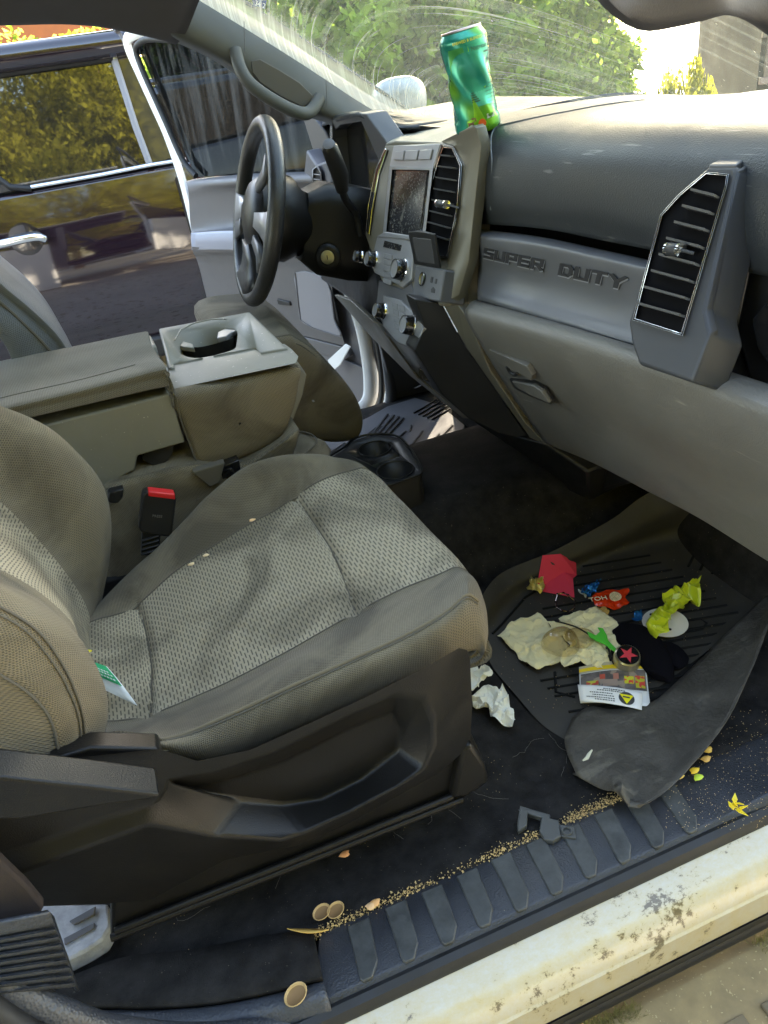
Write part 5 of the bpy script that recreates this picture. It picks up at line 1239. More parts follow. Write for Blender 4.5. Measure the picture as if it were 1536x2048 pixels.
for i, (k, u, dd, sc, lb) in enumerate(tl): tree('garden_bush' if k == 'bush' else 'garden_shrub', k, polar(u, 60, dd), lb, 'bush' if k == 'bush' else 'shrub', 'bushes beyond the windshield', sc, i*1.3)
tree('yellow_bush', 'ybush', polar(1285, 150, 6.4), 'low yellow leafed bush glowing in the bright gap', 'bush', None, .42, .6, 1.5)
tree('yellow_bush', 'ybush', polar(1375, 150, 6.8), 'thin yellow bush against the corner of the brown house', 'bush', None, .30, 2.6, 2.7)
# tall trees added to keep direct sun off the cab, crowns out of view
for i, (u, dd, sc, lb) in enumerate([(560, 10.5, 1.25, 'unseen tall tree added for shade above the pillar end of the hedge'), (760, 11.0, 1.3, 'unseen tall tree added for shade behind the hedge above the cloudy cowl cover'), (960, 10.0, 1.35, 'unseen tall tree added for shade behind the hedge in line with the can'), (1130, 9.6, 1.35, 'unseen tall tree added for shade behind the hedge near the bright gap')]):
    tree('added_shade_tree', 'tree', polar(u, 60, dd), lb, 'tree', 'unseen tall trees added for shade beyond the hedge', sc, i*2.1)
# brown house at the right edge of the windshield
def boxobj(nm, c, s, mat, par, rz=0, bevel=.0):
    m = MB(); m.box(c, s, rot=Matrix.Rotation(rz, 3, 'Z')); return obj(nm, m, mat, par, bevel=bevel)
wood = pm('brown timber wall', (.030,.020,.015), .85, var=(3,.3), scr=((4,4,60),.55,(.035,.022,.018),(0,0,0)))
hp = polar(1490, 120, 9.0); house = empty('brown_house', hp, 'dark brown timber house at the right edge of the windshield', 'house')
hd = V(*ray(1490, 120)).normalized(); hrz = math.atan2(hd.y, hd.x)-math.pi/2+.3
hx = V(math.cos(hrz), math.sin(hrz), 0); hy = V(-hx.y, hx.x, 0)
hc = hp + hx*2.05 + hy*1.0
boxobj('wall', hc+V(0,0,1.6), (3.9, 2.2, 3.2), wood, house, hrz)
boxobj('eave', hc-hy*.25+V(0,0,3.3), (4.7, 3.2, .14), pm('eave brown', (.12,.085,.06), .8), house, hrz, .01)
boxobj('trim_board', hc-hy*1.13+V(0,0,1.45), (3.92, .05, .10), pm('trim board', (.20,.15,.12), .8), house, hrz, .005)
boxobj('rail', hc-hy*1.16+V(0,0,1.05), (3.9, .05, .06), pm('rail pink brown', (.24,.15,.13), .8), house, hrz, .005)
m = MB()
for k in range(16): m.box(hc-hy*1.16+hx*(-1.9+k*.25)+V(0,0,1.24), (.035,.035,.36), rot=Matrix.Rotation(hrz,3,'Z'))
obj('baluster_row', m, pm('baluster brown', (.16,.11,.09), .8), house)
# pale concrete drive, sunlit, seen through the gap beside the house
m = MB(); g1, g2, g3, g4 = polar(1180,120,13), polar(1500,120,12), polar(1500,120,70), polar(1180,120,70)
m.grid([[a.lerp(b, t)+V(0,0,.004) for t in (0,.5,1)] for a, b in ((g1,g2),(g1.lerp(g4,.5),g2.lerp(g3,.5)),(g4,g3))]); drive = obj('driveway', m, pm('pale concrete', (.62,.60,.54), .85, var=(.5,.1))); tag(drive, kind='structure')

# ---- terracotta house and greenery to the left, beyond the parked car
oh = V(-2.6, 13.5, -.8); ohs = empty('orange_house', oh, 'orange walled house above the roof of the parked dark car', 'house')
boxobj('wall', oh+V(0,0,2.4), (7, .5, 4.8), pm('orange stucco', (.42,.13,.05), .85, var=(2,.15)), ohs)
for k, xx in enumerate((-.8, 1.2)): boxobj('window', oh+V(xx,-.27,2.0), (.9,.06,1.0), M['glossb'], ohs, 0, .01)
boxobj('roof', oh+V(0,0,4.9), (7.6, 2.4, .25), pm('dark roof', (.08,.06,.05), .8), ohs, 0, .02)
for i, (x, y, k, sc, lb) in enumerate([(-.9, 9.3, 'bush', 1.0, 'leftmost green bush above the dark car roof'), (.35, 9.6, 'bush', .95, 'pale green bush in front of the orange house by the door top'), (-2.5, 9.5, 'bush', 1.0, 'green bush at the left edge behind the dark car roof'), (1.7, 8.0, 'dark', 1.0, 'dark shrub seen through the tinted driver door glass'), (3.4, 8.4, 'bush', 1.1, 'bush seen through the driver window behind the steering wheel'), (-7.0, 8.5, 'dark', 1.7, 'dark shrub added out of view to darken the reflection in the open driver door glass'), (-9.6, 10.0, 'dark', 1.9, 'big dark shrub added out of view to darken the door glass reflection farther back')]):  # last two shrubs are added out of view to darken the door glass reflection
    tree('side_bush', k, (x, y, -.8), lb, 'bush', 'bushes behind the parked car', sc, i*1.7)
m = MB(); m.tube([V(.70,3.55,-.8), V(.70,3.55,2.2)], .045, 10); post = obj('timber_post', m, pm('orange timber', (.42,.18,.07), .7, var=(20,.2))); tag(post, 'upright orange timber post seen through the driver door glass', 'post')

# ---- sunlit trees behind the viewer (they light the cabin and mirror in the dark car)
bt = [(-7.5,-8.2),(-5.2,-7.3),(-3.0,-7.9),(-.8,-7.2),(1.4,-7.8),(3.8,-7.4),(6.2,-8.2),(-10,-9),(8.8,-9)]
for i, (x, y) in enumerate(bt):
    tree('sunlit_tree', 'yellow', (x, y, -.8), 'sunlit yellow green tree mirrored in the dark car', 'tree', 'sunlit trees mirrored in the parked car', 1.35+.15*math.sin(i*2.3), i*1.1, 1.12)

# ---- dark parked car on the far side
car = empty('parked_car', (-1.6, 4.9, -.8), 'dark glossy plum coloured car parked beyond the open driver door', 'car')
paint = pm('plum black car paint', (.013,.007,.011), .06, coat=1.0, spec=.6)
CY = 4.15
def csec(t):   # (y, z) of the body side from sill to roof, t in 0..1
    pts = [(CY+.10,-.62),(CY+.06,-.52),(CY+.04,-.44),(CY+.0,-.36),(CY-.022,-.20),(CY-.030,-.04),(CY-.022,.12),(CY-.008,.23),(CY+.010,.32),(CY+.038,.43),(CY+.062,.52)]
    return pts
bx0, bx1 = -4.2, 1.3
m = MB(); G = []
for i in range(60):
    x = bx0+(bx1-bx0)*i/59
    G.append([V(x, y+.004*noise.noise(V(x*1.5, z*2, 0)), z) for y, z in [tuple(p[:2]) for p in cr([V(a, b, 0) for a, b in csec(0)], 4)]])
m.grid(G); cbody = obj('car_body', m, paint, car, solid=.02, smooth=60)
m = MB(); m.box((-1.45, CY+.95, -.1), (5.4, 1.6, .9)); obj('car_core', m, paint, car, bevel=.05)
m = MB(); m.box((-1.45, CY+1.05, .62), (5.2, 1.7, .72)); obj('car_cabin', m, M['glossb'], car, bevel=.05)
carglass = pm('mirror dark car glass', (.012,.012,.012), .015, coat=1.0, spec=.9)
def cg(L, d=0.0):   # greenhouse plane leans inwards
    nn_ = V(0, -.985, .16).normalized(); P = V(0, CY+.062, .52); return [onp(u, v, P+nn_*d, nn_) for u, v in L]
gn = V(0, -.985, .16).normalized()
slab('door_glass', cg([(-120,170),(0,152),(222,120),(232,128),(300,325),(190,352),(62,372),(20,375),(-10,350),(-120,360)], -.01), -gn*.02, carglass, car, 0, smooth=0)
slab('quarter_glass', cg([(232,112),(262,110),(300,170),(350,315),(300,326),(240,140)], -.012), -gn*.02, pm('smoked quarter glass', (.03,.03,.03), .04, coat=1), car, 0, smooth=0)
m = MB(); m.tube(cg([(228,118),(248,180),(272,255),(300,330)], .0), .022, 8); obj('window_pillar', m, pm('grey window pillar', (.20,.21,.25), .35), car)
m = MB(); m.tube(cg([(-120,135),(0,118),(150,98),(250,84),(300,78)], .03), .075, 12); m.tube(cg([(-120,150),(0,132),(150,112),(250,98),(300,93)], .02), .04, 10); obj('roof_rail', m, paint, car)
m = MB(); m.tube(cg([(-120,165),(0,148),(120,131),(225,116)], .005), .020, 8); obj('window_frame', m, M['blackd'], car)
m = MB(); m.tube(cg([(62,374),(120,364),(200,350),(300,330),(345,323),(372,318)], .02), .013, 8); obj('belt_chrome', m, M['chrome'], car)
m = MB(); m.tube(cg([(-120,340),(-20,345),(0,360),(20,374),(62,377)], .01), .02, 8); obj('lower_frame', m, M['blackd'], car)
m = MB(); m.extrude([V(-4.2, CY+.35, 1.02), V(1.0, CY+.35, 1.02), V(1.0, CY+1.6, 1.05), V(-4.2, CY+1.6, 1.05)], V(0,0,-.06)); obj('car_roof', m, paint, car, bevel=.02)
hc_ = at(44, 480, y=CY-.05)
m = MB(); m.lathe([(.0001,0),(.085,0),(.10,.008),(.075,.012)], at(52, 478, y=CY-.012), V(0,-1,0), 28); obj('handle_recess', m, pm('handle cup dark', (.01,.008,.01), .2, coat=1), car)
m = MB(); m.tube(cr([at(-60,492,y=CY-.06), at(-20,492,y=CY-.07), at(20,484,y=CY-.075), at(70,474,y=CY-.07), at(88,478,y=CY-.04)], 4), .024, 12, flat=1.1); obj('door_handle', m, M['chrome'], car)
for (x_, nm) in ((at(372,430,y=CY).x, 'door_gap'), (at(24,430,y=CY).x-1.0, 'door_gap')):
    m = MB(); m.box((x_, CY-.005, .0), (.010, .05, .9)); obj(nm, m, M['blackd'], car)
m = MB(); m.box((-1.4, CY+.1, -.62), (4.6, .14, .16)); obj('sill_cover', m, M['blackd'], car, bevel=.03)
for x_ in (-3.6, .62+.3):
    m = MB(); m.lathe([(.37,-.02),(.385,.0),(.385,.2),(.36,.22)], V(x_, CY+.02, -.42), V(0,1,0), 40); obj('tyre', m, M['seal'], car)
    m = MB(); m.lathe([(.25,-.01),(.26,.02),(.20,.05),(.06,.02),(.0001,.0)], V(x_, CY+.0, -.42), V(0,1,0), 32, close=False); obj('rim', m, M['silver'], car)
# ================================================================== rubber mats
def pz(L): return [at(u, v, z=z) for u, v, z in L]
R = [
 pz([(946,1222,.055),(1000,1147,.06),(1110,1100,.07),(1220,1040,.10),(1300,985,.14),(1420,955,.19)]),
 pz([(958,1240,.045),(1020,1172,.04),(1118,1128,.045),(1240,1072,.07),(1340,1025,.10),(1480,1005,.14)]),
 pz([(975,1262,.016),(1040,1196,.014),(1130,1150,.016),(1265,1095,.03),(1390,1060,.05),(1540,1045,.09)]),
 pz([(980,1325,.012),(1095,1235,.010),(1200,1185,.010),(1340,1135,.015),(1455,1105,.03),(1600,1090,.05)]),
 pz([(1040,1400,.012),(1145,1312,.010),(1262,1252,.010),(1385,1200,.012),(1485,1165,.02),(1610,1140,.03)]),
 pz([(1085,1448,.012),(1190,1385,.010),(1300,1322,.010),(1405,1262,.012),(1490,1212,.02),(1600,1170,.03)]),
 pz([(1135,1482,.010),(1225,1432,.010),(1320,1372,.012),(1415,1302,.018),(1490,1240,.03),(1590,1190,.04)])]
m = MB(); G = loft([[p for p in r] for r in R], 44, 6)
for r in G:
    for p in r: p.z += .0025*noise.noise(p*9)
m.grid(G); MATM = m
lines = [[(1165,1138),(1281,1122)],[(1165,1160),(1314,1136)],[(1190,1171),(1349,1149)],[(1256,1206),(1415,1175)],[(1376,1225),(1492,1198)],[(1020,1217),(1099,1217)],[(1010,1232),(1088,1232)],[(1024,1205),(1105,1202)],[(1150,1190),(1240,1178)],[(1150,1213),(1230,1203)],
 [(1330,1252),(1400,1240),(1412,1246),(1408,1258),(1345,1272)],[(1376,1130),(1392,1105)],[(1400,1132),(1416,1106)],[(1425,1138),(1442,1108)],[(1452,1150),(1470,1115)],[(1485,1165),(1500,1130)],[(1110,1340),(1112,1385),(1150,1395)],[(1120,1400),(1170,1405)],[(1330,1360),(1400,1300)],[(1300,1395),(1352,1345)],[(1200,1440),(1290,1430)],[(1004,1262),(1000,1250),(1050,1195),(1066,1186)]]
from mathutils.bvhtree import BVHTree
_bv = BVHTree.FromPolygons([tuple(p) for p in MATM.v], MATM.f)
def onmat(u, v, up=.0012):
    h = _bv.ray_cast(Vector(CAM), Vector(ray(u, v)).normalized())[0]
    return (h if h is not None else at(u, v, z=.012))+V(0, 0, up)
ribL = []
for k in range(17):
    v_ = 1128+k*17.5; l_ = 1165-k*20 if k < 8 else 1025+(k-8)*14; r_ = 1300+k*22 if k < 9 else 1498-(k-9)*24
    if k % 4 == 3: l_ += 70
    ribL.append([(u_, v_-(u_-1200)*.165+(k*.4)) for u_ in np.linspace(l_, r_, 9)])
ribL += [[(1376+k*24, 1134+k*7), (1392+k*24, 1104+k*5)] for k in range(6)]
ribL += [[(1110,1345),(1112,1385),(1150,1395)], [(1330,1248),(1400,1238),(1413,1247),(1405,1259),(1340,1272)], [(985,1268),(1005,1248),(1050,1196),(1070,1184)]]
for Ls in ribL: MATM.tube([onmat(u, v) for u, v in Ls], .0027, 6, flat=.7, mi=1)
mat_ = obj('floor_mat', MATM, [M['rubber'], pm('mat groove black', (.007,.007,.007), .8, spec=.2)], None)
tag(mat_, 'black rubber floor mat with its curled edge, littered with wrappers in the passenger footwell', 'floor mat')
C0 = pz([(1146,1432,.016),(1180,1414,.020),(1240,1422,.022),(1310,1402,.022),(1400,1318,.022),(1470,1252,.03),(1532,1192,.04)])
Cm = pz([(1129,1482,.030),(1185,1492,.038),(1262,1522,.048),(1345,1485,.048),(1432,1388,.050),(1490,1292,.055),(1542,1205,.06)])
C2 = pz([(1150,1545,.030),(1203,1574,.044),(1242,1582,.074),(1268,1612,.056),(1340,1572,.072),(1445,1450,.078),(1503,1335,.085),(1548,1218,.09)])
C3 = [a.lerp(b, .12)+V(0, 0, -.014) for a, b in zip(C2, Cm)]; C4 = [a.lerp(b, .30)+V(0, 0, -.026) for a, b in zip(C2, Cm)]
m = MB(); G = loft([C0, Cm, C2, C3, C4], 50, 7)
for r in G:
    for p in r: p.z += .005*noise.noise(p*7)+.007*abs(noise.noise(p*13+V(3,1,0)))+.0016*noise.noise(p*40)
m.grid(G); obj('mat_flap', m, pm('greyish mat flap', (.070,.061,.048), .58, bump=(120,.5), var=(14,.5), scr=((18,40,18),.58,(.17,.15,.115))), mat_, solid=.003)
# driver mat
m = MB(); G = []
dm = [(.28,.02),(.28,.02)]
m.extrude(px([(600,905),(700,850),(735,835),(775,812),(830,795),(880,810),(930,850),(925,872),(860,905),(800,905),(700,905),(640,925)], z=.018), V(0, 0, -.01))
dmat = obj('driver_floor_mat', m, M['rubberg'], None, bevel=.003)
tag(dmat, 'ribbed grey rubber floor mat in the bright driver footwell', 'floor mat')
m = MB(); m.extrude([at(720,850,z=.02), at(795,812,z=.02), at(825,770,x=.95), at(880,780,x=.98), at(935,850,z=.06), at(880,812,z=.03), at(800,826,z=.02)], V(0,0,-.006)); 
m = MB()
for (a, b, r) in [((742,872),(775,828),.006),((752,872),(787,830),.007),((762,873),(797,833),.007),((772,873),(806,836),.007),((690,895),(712,872),.005),((735,868),(752,855),.004),((748,866),(764,852),.004),((790,880),(812,862),.005),((812,905),(845,862),.006),((838,905),(878,868),.006),((870,885),(905,850),.005),((660,905),(690,885),.004),((705,895),(728,878),.004),((820,862),(822,850),.005)]:
    m.tube([at(*a, z=.0205), at(*b, z=.0205)], r*.7, 6, flat=.5)
for k in range(5): m.tube([at(828+k*9, 826+k*3.2, z=.0205), at(872+k*9, 800+k*3.2, z=.0205)], .0025, 6)
obj('mat_ribs', m, pm('grey mat groove', (.03,.03,.032), .7), dmat)

# ================================================================== litter
def crumple(name, outline, z, amp, mat, label, cat, cuts=4, fr=22, seed=0, solid=.0006, lift=None, parent=None, smooth=0, group=None):
    pts = [at(u, v, z=z) for u, v in outline]; bm = bmesh.new(); bv = [bm.verts.new(p) for p in pts]; bm.faces.new(bv)
    bmesh.ops.triangulate(bm, faces=bm.faces)
    for _ in range(cuts): 
        bmesh.ops.subdivide_edges(bm, edges=[e for e in bm.edges if e.calc_length() > .006], cuts=1, use_grid_fill=False); bmesh.ops.triangulate(bm, faces=bm.faces)
    bm.verts.ensure_lookup_table(); m = MB(); c = sum(pts, V(0,0,0))/len(pts)
    for v in bm.verts:
        p = v.co; q = p*fr+V(seed*3.7, seed, 0)
        h = (1-abs(noise.noise(q))*2.2)*.6+(1-abs(noise.noise(q*2.1))*2.2)*.3+noise.noise(q*5)*.15
        p2 = p+V(noise.noise(q*1.3)*amp*.5, noise.noise(q*1.3+V(9,0,0))*amp*.5, max(0, h)*amp)
        if lift: p2.z += lift(p)
        m.v.append(p2)
    idx = {v: i for i, v in enumerate(bm.verts)}
    for f in bm.faces: m.f.append(tuple(idx[v] for v in f.verts)); m.m.append(0)
    bm.free(); o = obj(name, m, mat, parent, solid=solid, off=0, smooth=smooth)
    if label: tag(o, label, cat, group)
    return o
paper = lambda n, c: pm(n, c, .75, spec=.3, bump=(300,.15))
pink = MB(); 
pk = [onmat(u, v, h) for u, v, h in [(1085,1114,.004),(1121,1117,.012),(1152,1135,.012),(1153,1155,.006),(1146,1166,.012),(1149,1198,.004),(1072,1184,.004)]]
pm_ = MB(); mid1 = onmat(1128,1155,.014)
pm_.v = pk+[mid1]; pm_.f = [(0,1,7,6),(1,2,3,7),(3,4,7),(4,5,7),(5,6,7)]; pm_.m = [0]*5
pinkp = obj('paper_scrap', pm_, paper('pink red card', (.80,.055,.10)), None, solid=.0006, off=0, smooth=0); tag(pinkp, 'folded pinkish red paper on the rubber mat behind the bracelet', 'paper')
foilm = pm('gold foil', (.80,.68,.30), .28, metal=.9, bump=(60,.6))
crumple('foil_wrapper', [(1054,1172),(1062,1162),(1076,1160),(1087,1168),(1091,1182),(1075,1188),(1056,1184)], .022, .022, foilm, 'crumpled ball of gold foil touching the pink paper', 'foil', 4, 60, 2, smooth=0)
# hair tie / bracelet chain
m = MB(); rng = [at(u, v, z=z) for u, v, z in [(1115,1188,.030),(1127,1186,.032),(1136,1190,.030),(1150,1202,.02),(1148,1217,.018),(1136,1223,.018),(1125,1222,.018),(1112,1212,.02),(1111,1204,.022)]]
for i in range(len(rng)):
    a, b = rng[i], rng[(i+1) % len(rng)]; d = b-a; m.tube([a+d*.12, b-d*.12], .0014, 6); m.lathe([(.0024,0),(.0024,.001)], a, V(0,0,1), 8)
br = obj('bracelet', m, pm('tarnished silver', (.55,.42,.40), .25, metal=1)); tag(br, 'thin metal chain bracelet lying below the pink paper', 'bracelet')
bluef = pm('blue foil', (.01,.16,.42), .22, metal=.6, bump=(80,.5))
crumple('candy_wrapper', [(1163,1190),(1172,1178),(1190,1170),(1200,1164),(1199,1176),(1190,1190),(1180,1196)], .020, .016, bluef, 'larger blue foil candy wrapper left of the red packet', 'wrapper', 4, 70, 4, group='blue candy wrappers')
crumple('wrapper_scrap', [(1156,1182),(1166,1184),(1176,1192),(1172,1196),(1160,1189)], .018, .006, paper('pale twist', (.6,.6,.5)), 'pale twisted wrapper end beside the larger blue candy wrapper', 'wrapper', 3, 70, 5)
crumple('candy_wrapper', [(1264,1240),(1270,1226),(1283,1224),(1286,1232),(1278,1243),(1268,1244)], .020, .014, bluef, 'small blue foil candy ball left of the white disc', 'wrapper', 4, 80, 6, group='blue candy wrappers')
redp = pm('red sauce packet', (.78,.05,.01), .22, coat=.5, bump=(90,.2))
sauce = crumple('sauce_packet', [(1183,1200),(1190,1190),(1214,1182),(1238,1184),(1256,1180),(1258,1188),(1250,1196),(1259,1206),(1252,1212),(1228,1222),(1208,1216),(1190,1212)], .022, .008, redp, 'red sauce packet reading HOT beside the blue wrapper', 'sauce packet', 4, 30, 7)
A = at(1206,1211,z=.036); B = at(1203,1193,z=.036)
hb = text_mesh('HOT', .019, at(1212,1190,z=.0345), at(1214,1214,z=.0345)-at(1212,1190,z=.0345), at(1235,1192,z=.0345)-at(1212,1196,z=.0345), .0004)
x_ = at(1196,1198,z=.034); exh = at(1210,1214,z=.034)-at(1192,1197,z=.034)
hb = text_mesh('HOT', .0165, at(1216,1198,z=.0345), at(1195,1201,z=.0345)-at(1216,1198,z=.0345), at(1207,1184,z=.0345)-at(1210,1200,z=.0345), .0004)
obj('packet_word', hb, pm('packet cream', (.85,.75,.50), .5), sauce, smooth=0)
m = MB(); m.extrude(cr(pz([(1219,1190,.032),(1228,1184,.032),(1240,1188,.032),(1243,1196,.032),(1234,1202,.032),(1222,1200,.032)]), 3, closed=True), V(0,0,.001)); obj('packet_emblem', m, pm('packet emblem', (.82,.62,.35), .5, var=(300,.5)), sauce, smooth=0)
crumple('wrapper_scrap', [(1196,1218),(1210,1216),(1220,1224),(1214,1232),(1204,1228)], .018, .008, paper('tan scrap', (.55,.35,.10)), 'small tan scrap tucked under the red packet', 'wrapper', 3, 80, 8)
# napkins
nap = paper('cream napkin', (.88,.78,.47))
crumple('paper_napkin', [(992,1272),(1028,1246),(1074,1231),(1092,1247),(1110,1268),(1140,1290),(1120,1325),(1072,1345),(1050,1332),(1020,1296)], .018, .011, nap, 'leftmost cream napkin spread under the clear plastic dome', 'napkin', 5, 30, 11, smooth=14, group='napkins on the mat')
crumple('paper_napkin', [(1118,1240),(1192,1213),(1210,1228),(1235,1250),(1258,1290),(1250,1310),(1200,1290),(1150,1262)], .022, .010, nap, 'upper cream napkin reaching towards the red packet', 'napkin', 5, 30, 12, smooth=14, group='napkins on the mat')
crumple('paper_napkin', [(1095,1250),(1140,1245),(1185,1270),(1222,1300),(1216,1335),(1200,1340),(1165,1328),(1132,1338),(1120,1325),(1140,1290),(1110,1275)], .024, .013, nap, 'crumpled cream napkin between the dome and the booklet', 'napkin', 5, 38, 13, smooth=14, group='napkins on the mat')
m = MB(); m.tube(cr([at(u, v, z=.042) for u, v in [(1110,1242),(1130,1247),(1152,1254),(1170,1264),(1182,1272)]], 3), .0016, 6); st_ = obj('plastic_pick', m, M['blackd']); tag(st_, 'thin black plastic stick across the napkins', 'stick')
# clear dome: two shells
clr, N, L, P = newmat('clear plastic'); N.remove(P); out = [n for n in N if n.type == 'OUTPUT_MATERIAL'][0]
tr = node(N, 'ShaderNodeBsdfTransparent'); tr.inputs[0].default_value = (.93,.90,.84,1); gls = node(N, 'ShaderNodeBsdfGlossy'); gls.inputs['Roughness'].default_value = .05
lw = node(N, 'ShaderNodeLayerWeight'); lw.inputs[0].default_value = .25; ms = node(N, 'ShaderNodeMixShader'); L.new(mth(N, L, 'MULTIPLY', lw.outputs['Facing'], .35), ms.inputs[0]); L.new(tr.outputs[0], ms.inputs[1]); L.new(gls.outputs[0], ms.inputs[2]); L.new(ms.outputs[0], out.inputs[0])
def dome(c, r, h, ex, ey, tw=.0):
    m = MB(); G = []
    for i in range(9):
        a = math.pi/2*i/8; G.append([c+(ex*math.cos(b)+ey*math.sin(b))*(r*math.cos(a))*(1+.05*math.sin(3*b+tw))+V(0,0,h*math.sin(a)) for b in [2*math.pi*k/28 for k in range(28)]])
    m.grid(G, wrap=True); return m
tp_ = dome(at(1122,1288,z=.034), .034, .030, V(1,.1,0).normalized(), V(-.1,1,0).normalized())
dm_ = obj('toy_capsule', tp_, clr, None, solid=.0008, off=0); tag(dm_, 'clear plastic capsule dome lying on the cream napkins', 'plastic dome')
m = dome(at(1160,1276,z=.034), .027, .012, V(1,.1,0).normalized(), V(-.1,1,0).normalized(), 2); obj('capsule_half', m, clr, dm_, solid=.0008, off=0)
# green plastic pick
grn = pm('green plastic', (.08,.60,.06), .3)
m = MB(); m.extrude(pz([(1174,1262,.045),(1192,1270,.045),(1200,1262,.045),(1195,1254,.045),(1206,1256,.045),(1214,1270,.045),(1216,1280,.045),(1238,1302,.045),(1230,1303,.045),(1206,1286,.045),(1192,1280,.045),(1178,1272,.045)]), V(0,0,-.003)); gp_ = obj('floss_pick', m, grn, None, bevel=.001); tag(gp_, 'green plastic floss pick on the napkins left of the black cloth', 'floss pick')
# black screw
m = MB(); a, b = at(1216,1296,z=.040), at(1230,1334,z=.030); ax = (b-a).normalized(); m.lathe([(.0042,-.002),(.0045,.0),(.0018,.003),(.0018,.030),(.0002,.036)], a, ax, 12); 
for k in range(10): m.lathe([(.0017,.010+k*.0024),(.0026,.011+k*.0024),(.0017,.012+k*.0024)], a, ax, 10)
sc_ = obj('screw', m, M['blackd']); tag(sc_, 'black screw lying left of the bottle cap', 'screw')
# bottle cap with a star
cpos = at(1252,1322,z=.030); caxis = V(-.06,-.30,1).normalized(); m = MB()
m.lathe([(.0005,0),(.0235,0),(.0240,.003),(.0225,.006),(.0228,.010),(.0215,.013),(.0215,.019),(.0195,.021),(.0005,.021)], cpos, caxis, 36, close=False)
for k in range(36):
    a_ = 2*math.pi*k/36; e1 = caxis.cross(V(1,0,0)).normalized(); e2_ = caxis.cross(e1); m.box(cpos+caxis*.016+(e1*math.cos(a_)+e2_*math.sin(a_))*.0215, (.001,.001,.005))
capo = obj('jar_cap', m, pm('brushed cap metal', (.62,.58,.42), .3, metal=.9)); tag(capo, 'metal screw cap with a red star on its black top', 'cap')
m = MB(); m.lathe([(.0001,.0215),(.0192,.0215),(.0185,.0222),(.0001,.0222)], cpos, caxis, 32, close=False); obj('cap_disc', m, M['glossb'], capo)
e1 = V(1,0,0); e1 = (e1-caxis*e1.dot(caxis)).normalized(); e2_ = caxis.cross(e1)
m = MB(); m.extrude([cpos+caxis*.0226+(e1*math.cos(math.pi/2+.3+math.pi*k/5)+e2_*math.sin(math.pi/2+.3+math.pi*k/5))*(.0165 if k % 2 == 0 else .0066) for k in range(10)], caxis*.0003); obj('star', m, pm('star red', (.65,.05,.07), .4), capo, smooth=0)
# booklet with the card on it
m = MB(); bk_ = pz([(1157,1346,.018),(1159,1338,.022),(1225,1330,.026),(1290,1325,.022),(1297,1400,.022),(1297,1408,.020),(1262,1428,.022),(1244,1431,.024),(1200,1420,.022),(1160,1402,.020)])
B0, B1, B2, B3 = at(1158,1336,z=.024), at(1291,1322,z=.022), at(1299,1404,z=.020), at(1160,1398,z=.020)
def bq(s, t, h=0): return B0.lerp(B1, s).lerp(B3.lerp(B2, s), t)+V(0, 0, h)
m = MB(); G = [[bq(s/10, t/12, .006*math.sin(s/10*math.pi)+.010*max(0, t/12-.6)) for s in range(11)] for t in range(15)]; m.grid(G)
bkl = obj('booklet', m, paper('booklet white', (.80,.80,.78)), None, solid=.003); tag(bkl, 'safety booklet with yellow stripe and photo under the white card', 'booklet')
def patch(nm, s0, s1, t0, t1, mat, h=.0008, skew=0, par=None):
    m = MB(); n = 8; G = [[bq(s0+(s1-s0)*i/n, t0+(t1-t0)*j/4+skew*(s0+(s1-s0)*i/n), .006*math.sin((s0+(s1-s0)*i/n)*math.pi)+.010*max(0, t0+(t1-t0)*j/4-.6)+h) for i in range(n+1)] for j in range(5)]
    m.grid(G); return obj(nm, m, mat, par or bkl, smooth=0)
patch('cover_band', .0, 1., -.02, .22, paper('tan band', (.55,.48,.33)), .0008); patch('yellow_stripe', .0, 1., .06, .17, pm('booklet yellow', (.88,.62,.03), .35), .0012, .05)
patch('cover_photo', .02, .98, .24, .78, pm('cover photo dark', (.14,.12,.11), .35, var=(30,.7), specks=[(45,.56,(.35,.28,.22))]), .0008)
patch('vest_shape', .66, .80, .42, .62, pm('vest yellow', (.65,.62,.05), .4, specks=[(110,.52,(.75,.08,.05))]), .0014); patch('vest_shape', .82, .96, .40, .72, pm('vest red', (.55,.5,.05), .4, specks=[(100,.48,(.7,.08,.06))]), .0014)
patch('helmet_shape', .10, .28, .50, .64, pm('vest yellow2', (.55,.52,.06), .4, specks=[(110,.52,(.55,.08,.05))]), .0014)
patch('face_shape', .30, .38, .34, .48, pm('arm tone', (.55,.10,.06), .5), .0015); patch('face_shape', .50, .58, .34, .50, pm('arm tone2', (.50,.20,.14), .5), .0015)
patch('photo_floor', .34, .56, .50, .70, pm('photo tan', (.38,.28,.22), .5), .0014)
K0, K1, K2, K3 = at(1155,1369,z=.038), at(1284,1384,z=.034), at(1284,1420,z=.030), at(1160,1402,z=.030)
K = [(1155,1368),(1200,1379),(1275,1387),(1286,1402),(1262,1422),(1240,1424),(1200,1412),(1160,1398)]
def kq(s, t, h=0): return K0.lerp(K1, s).lerp(K3.lerp(K2, s), t)+V(0, 0, h+.006*math.sin(t*math.pi)*0+.004*math.sin(s*3.1))
m = MB(); m.grid([[kq(s/10, t/6) for s in range(11)] for t in range(7)]); cd = obj('business_card', m, paper('card white', (.86,.85,.82)), None, solid=.0006); tag(cd, 'white business card with yellow triangle emblem lying upside down on the booklet', 'card')
m = MB(); inkm = pm('ink', (.05,.05,.05), .6)
for (t, s0, s1) in ((.14,.40,.72),(.24,.30,.66),(.40,.18,.52),(.54,.22,.56),(.68,.12,.55),(.80,.25,.55)):
    s = s0
    while s < s1:
        w_ = random.uniform(.012, .034); m.add([kq(s,t,.0009), kq(s+w_,t,.0009), kq(s+w_,t+.055,.0009), kq(s,t+.055,.0009)], [(0,1,2,3)]); s += w_+.010
obj('card_print', m, inkm, cd, smooth=0)
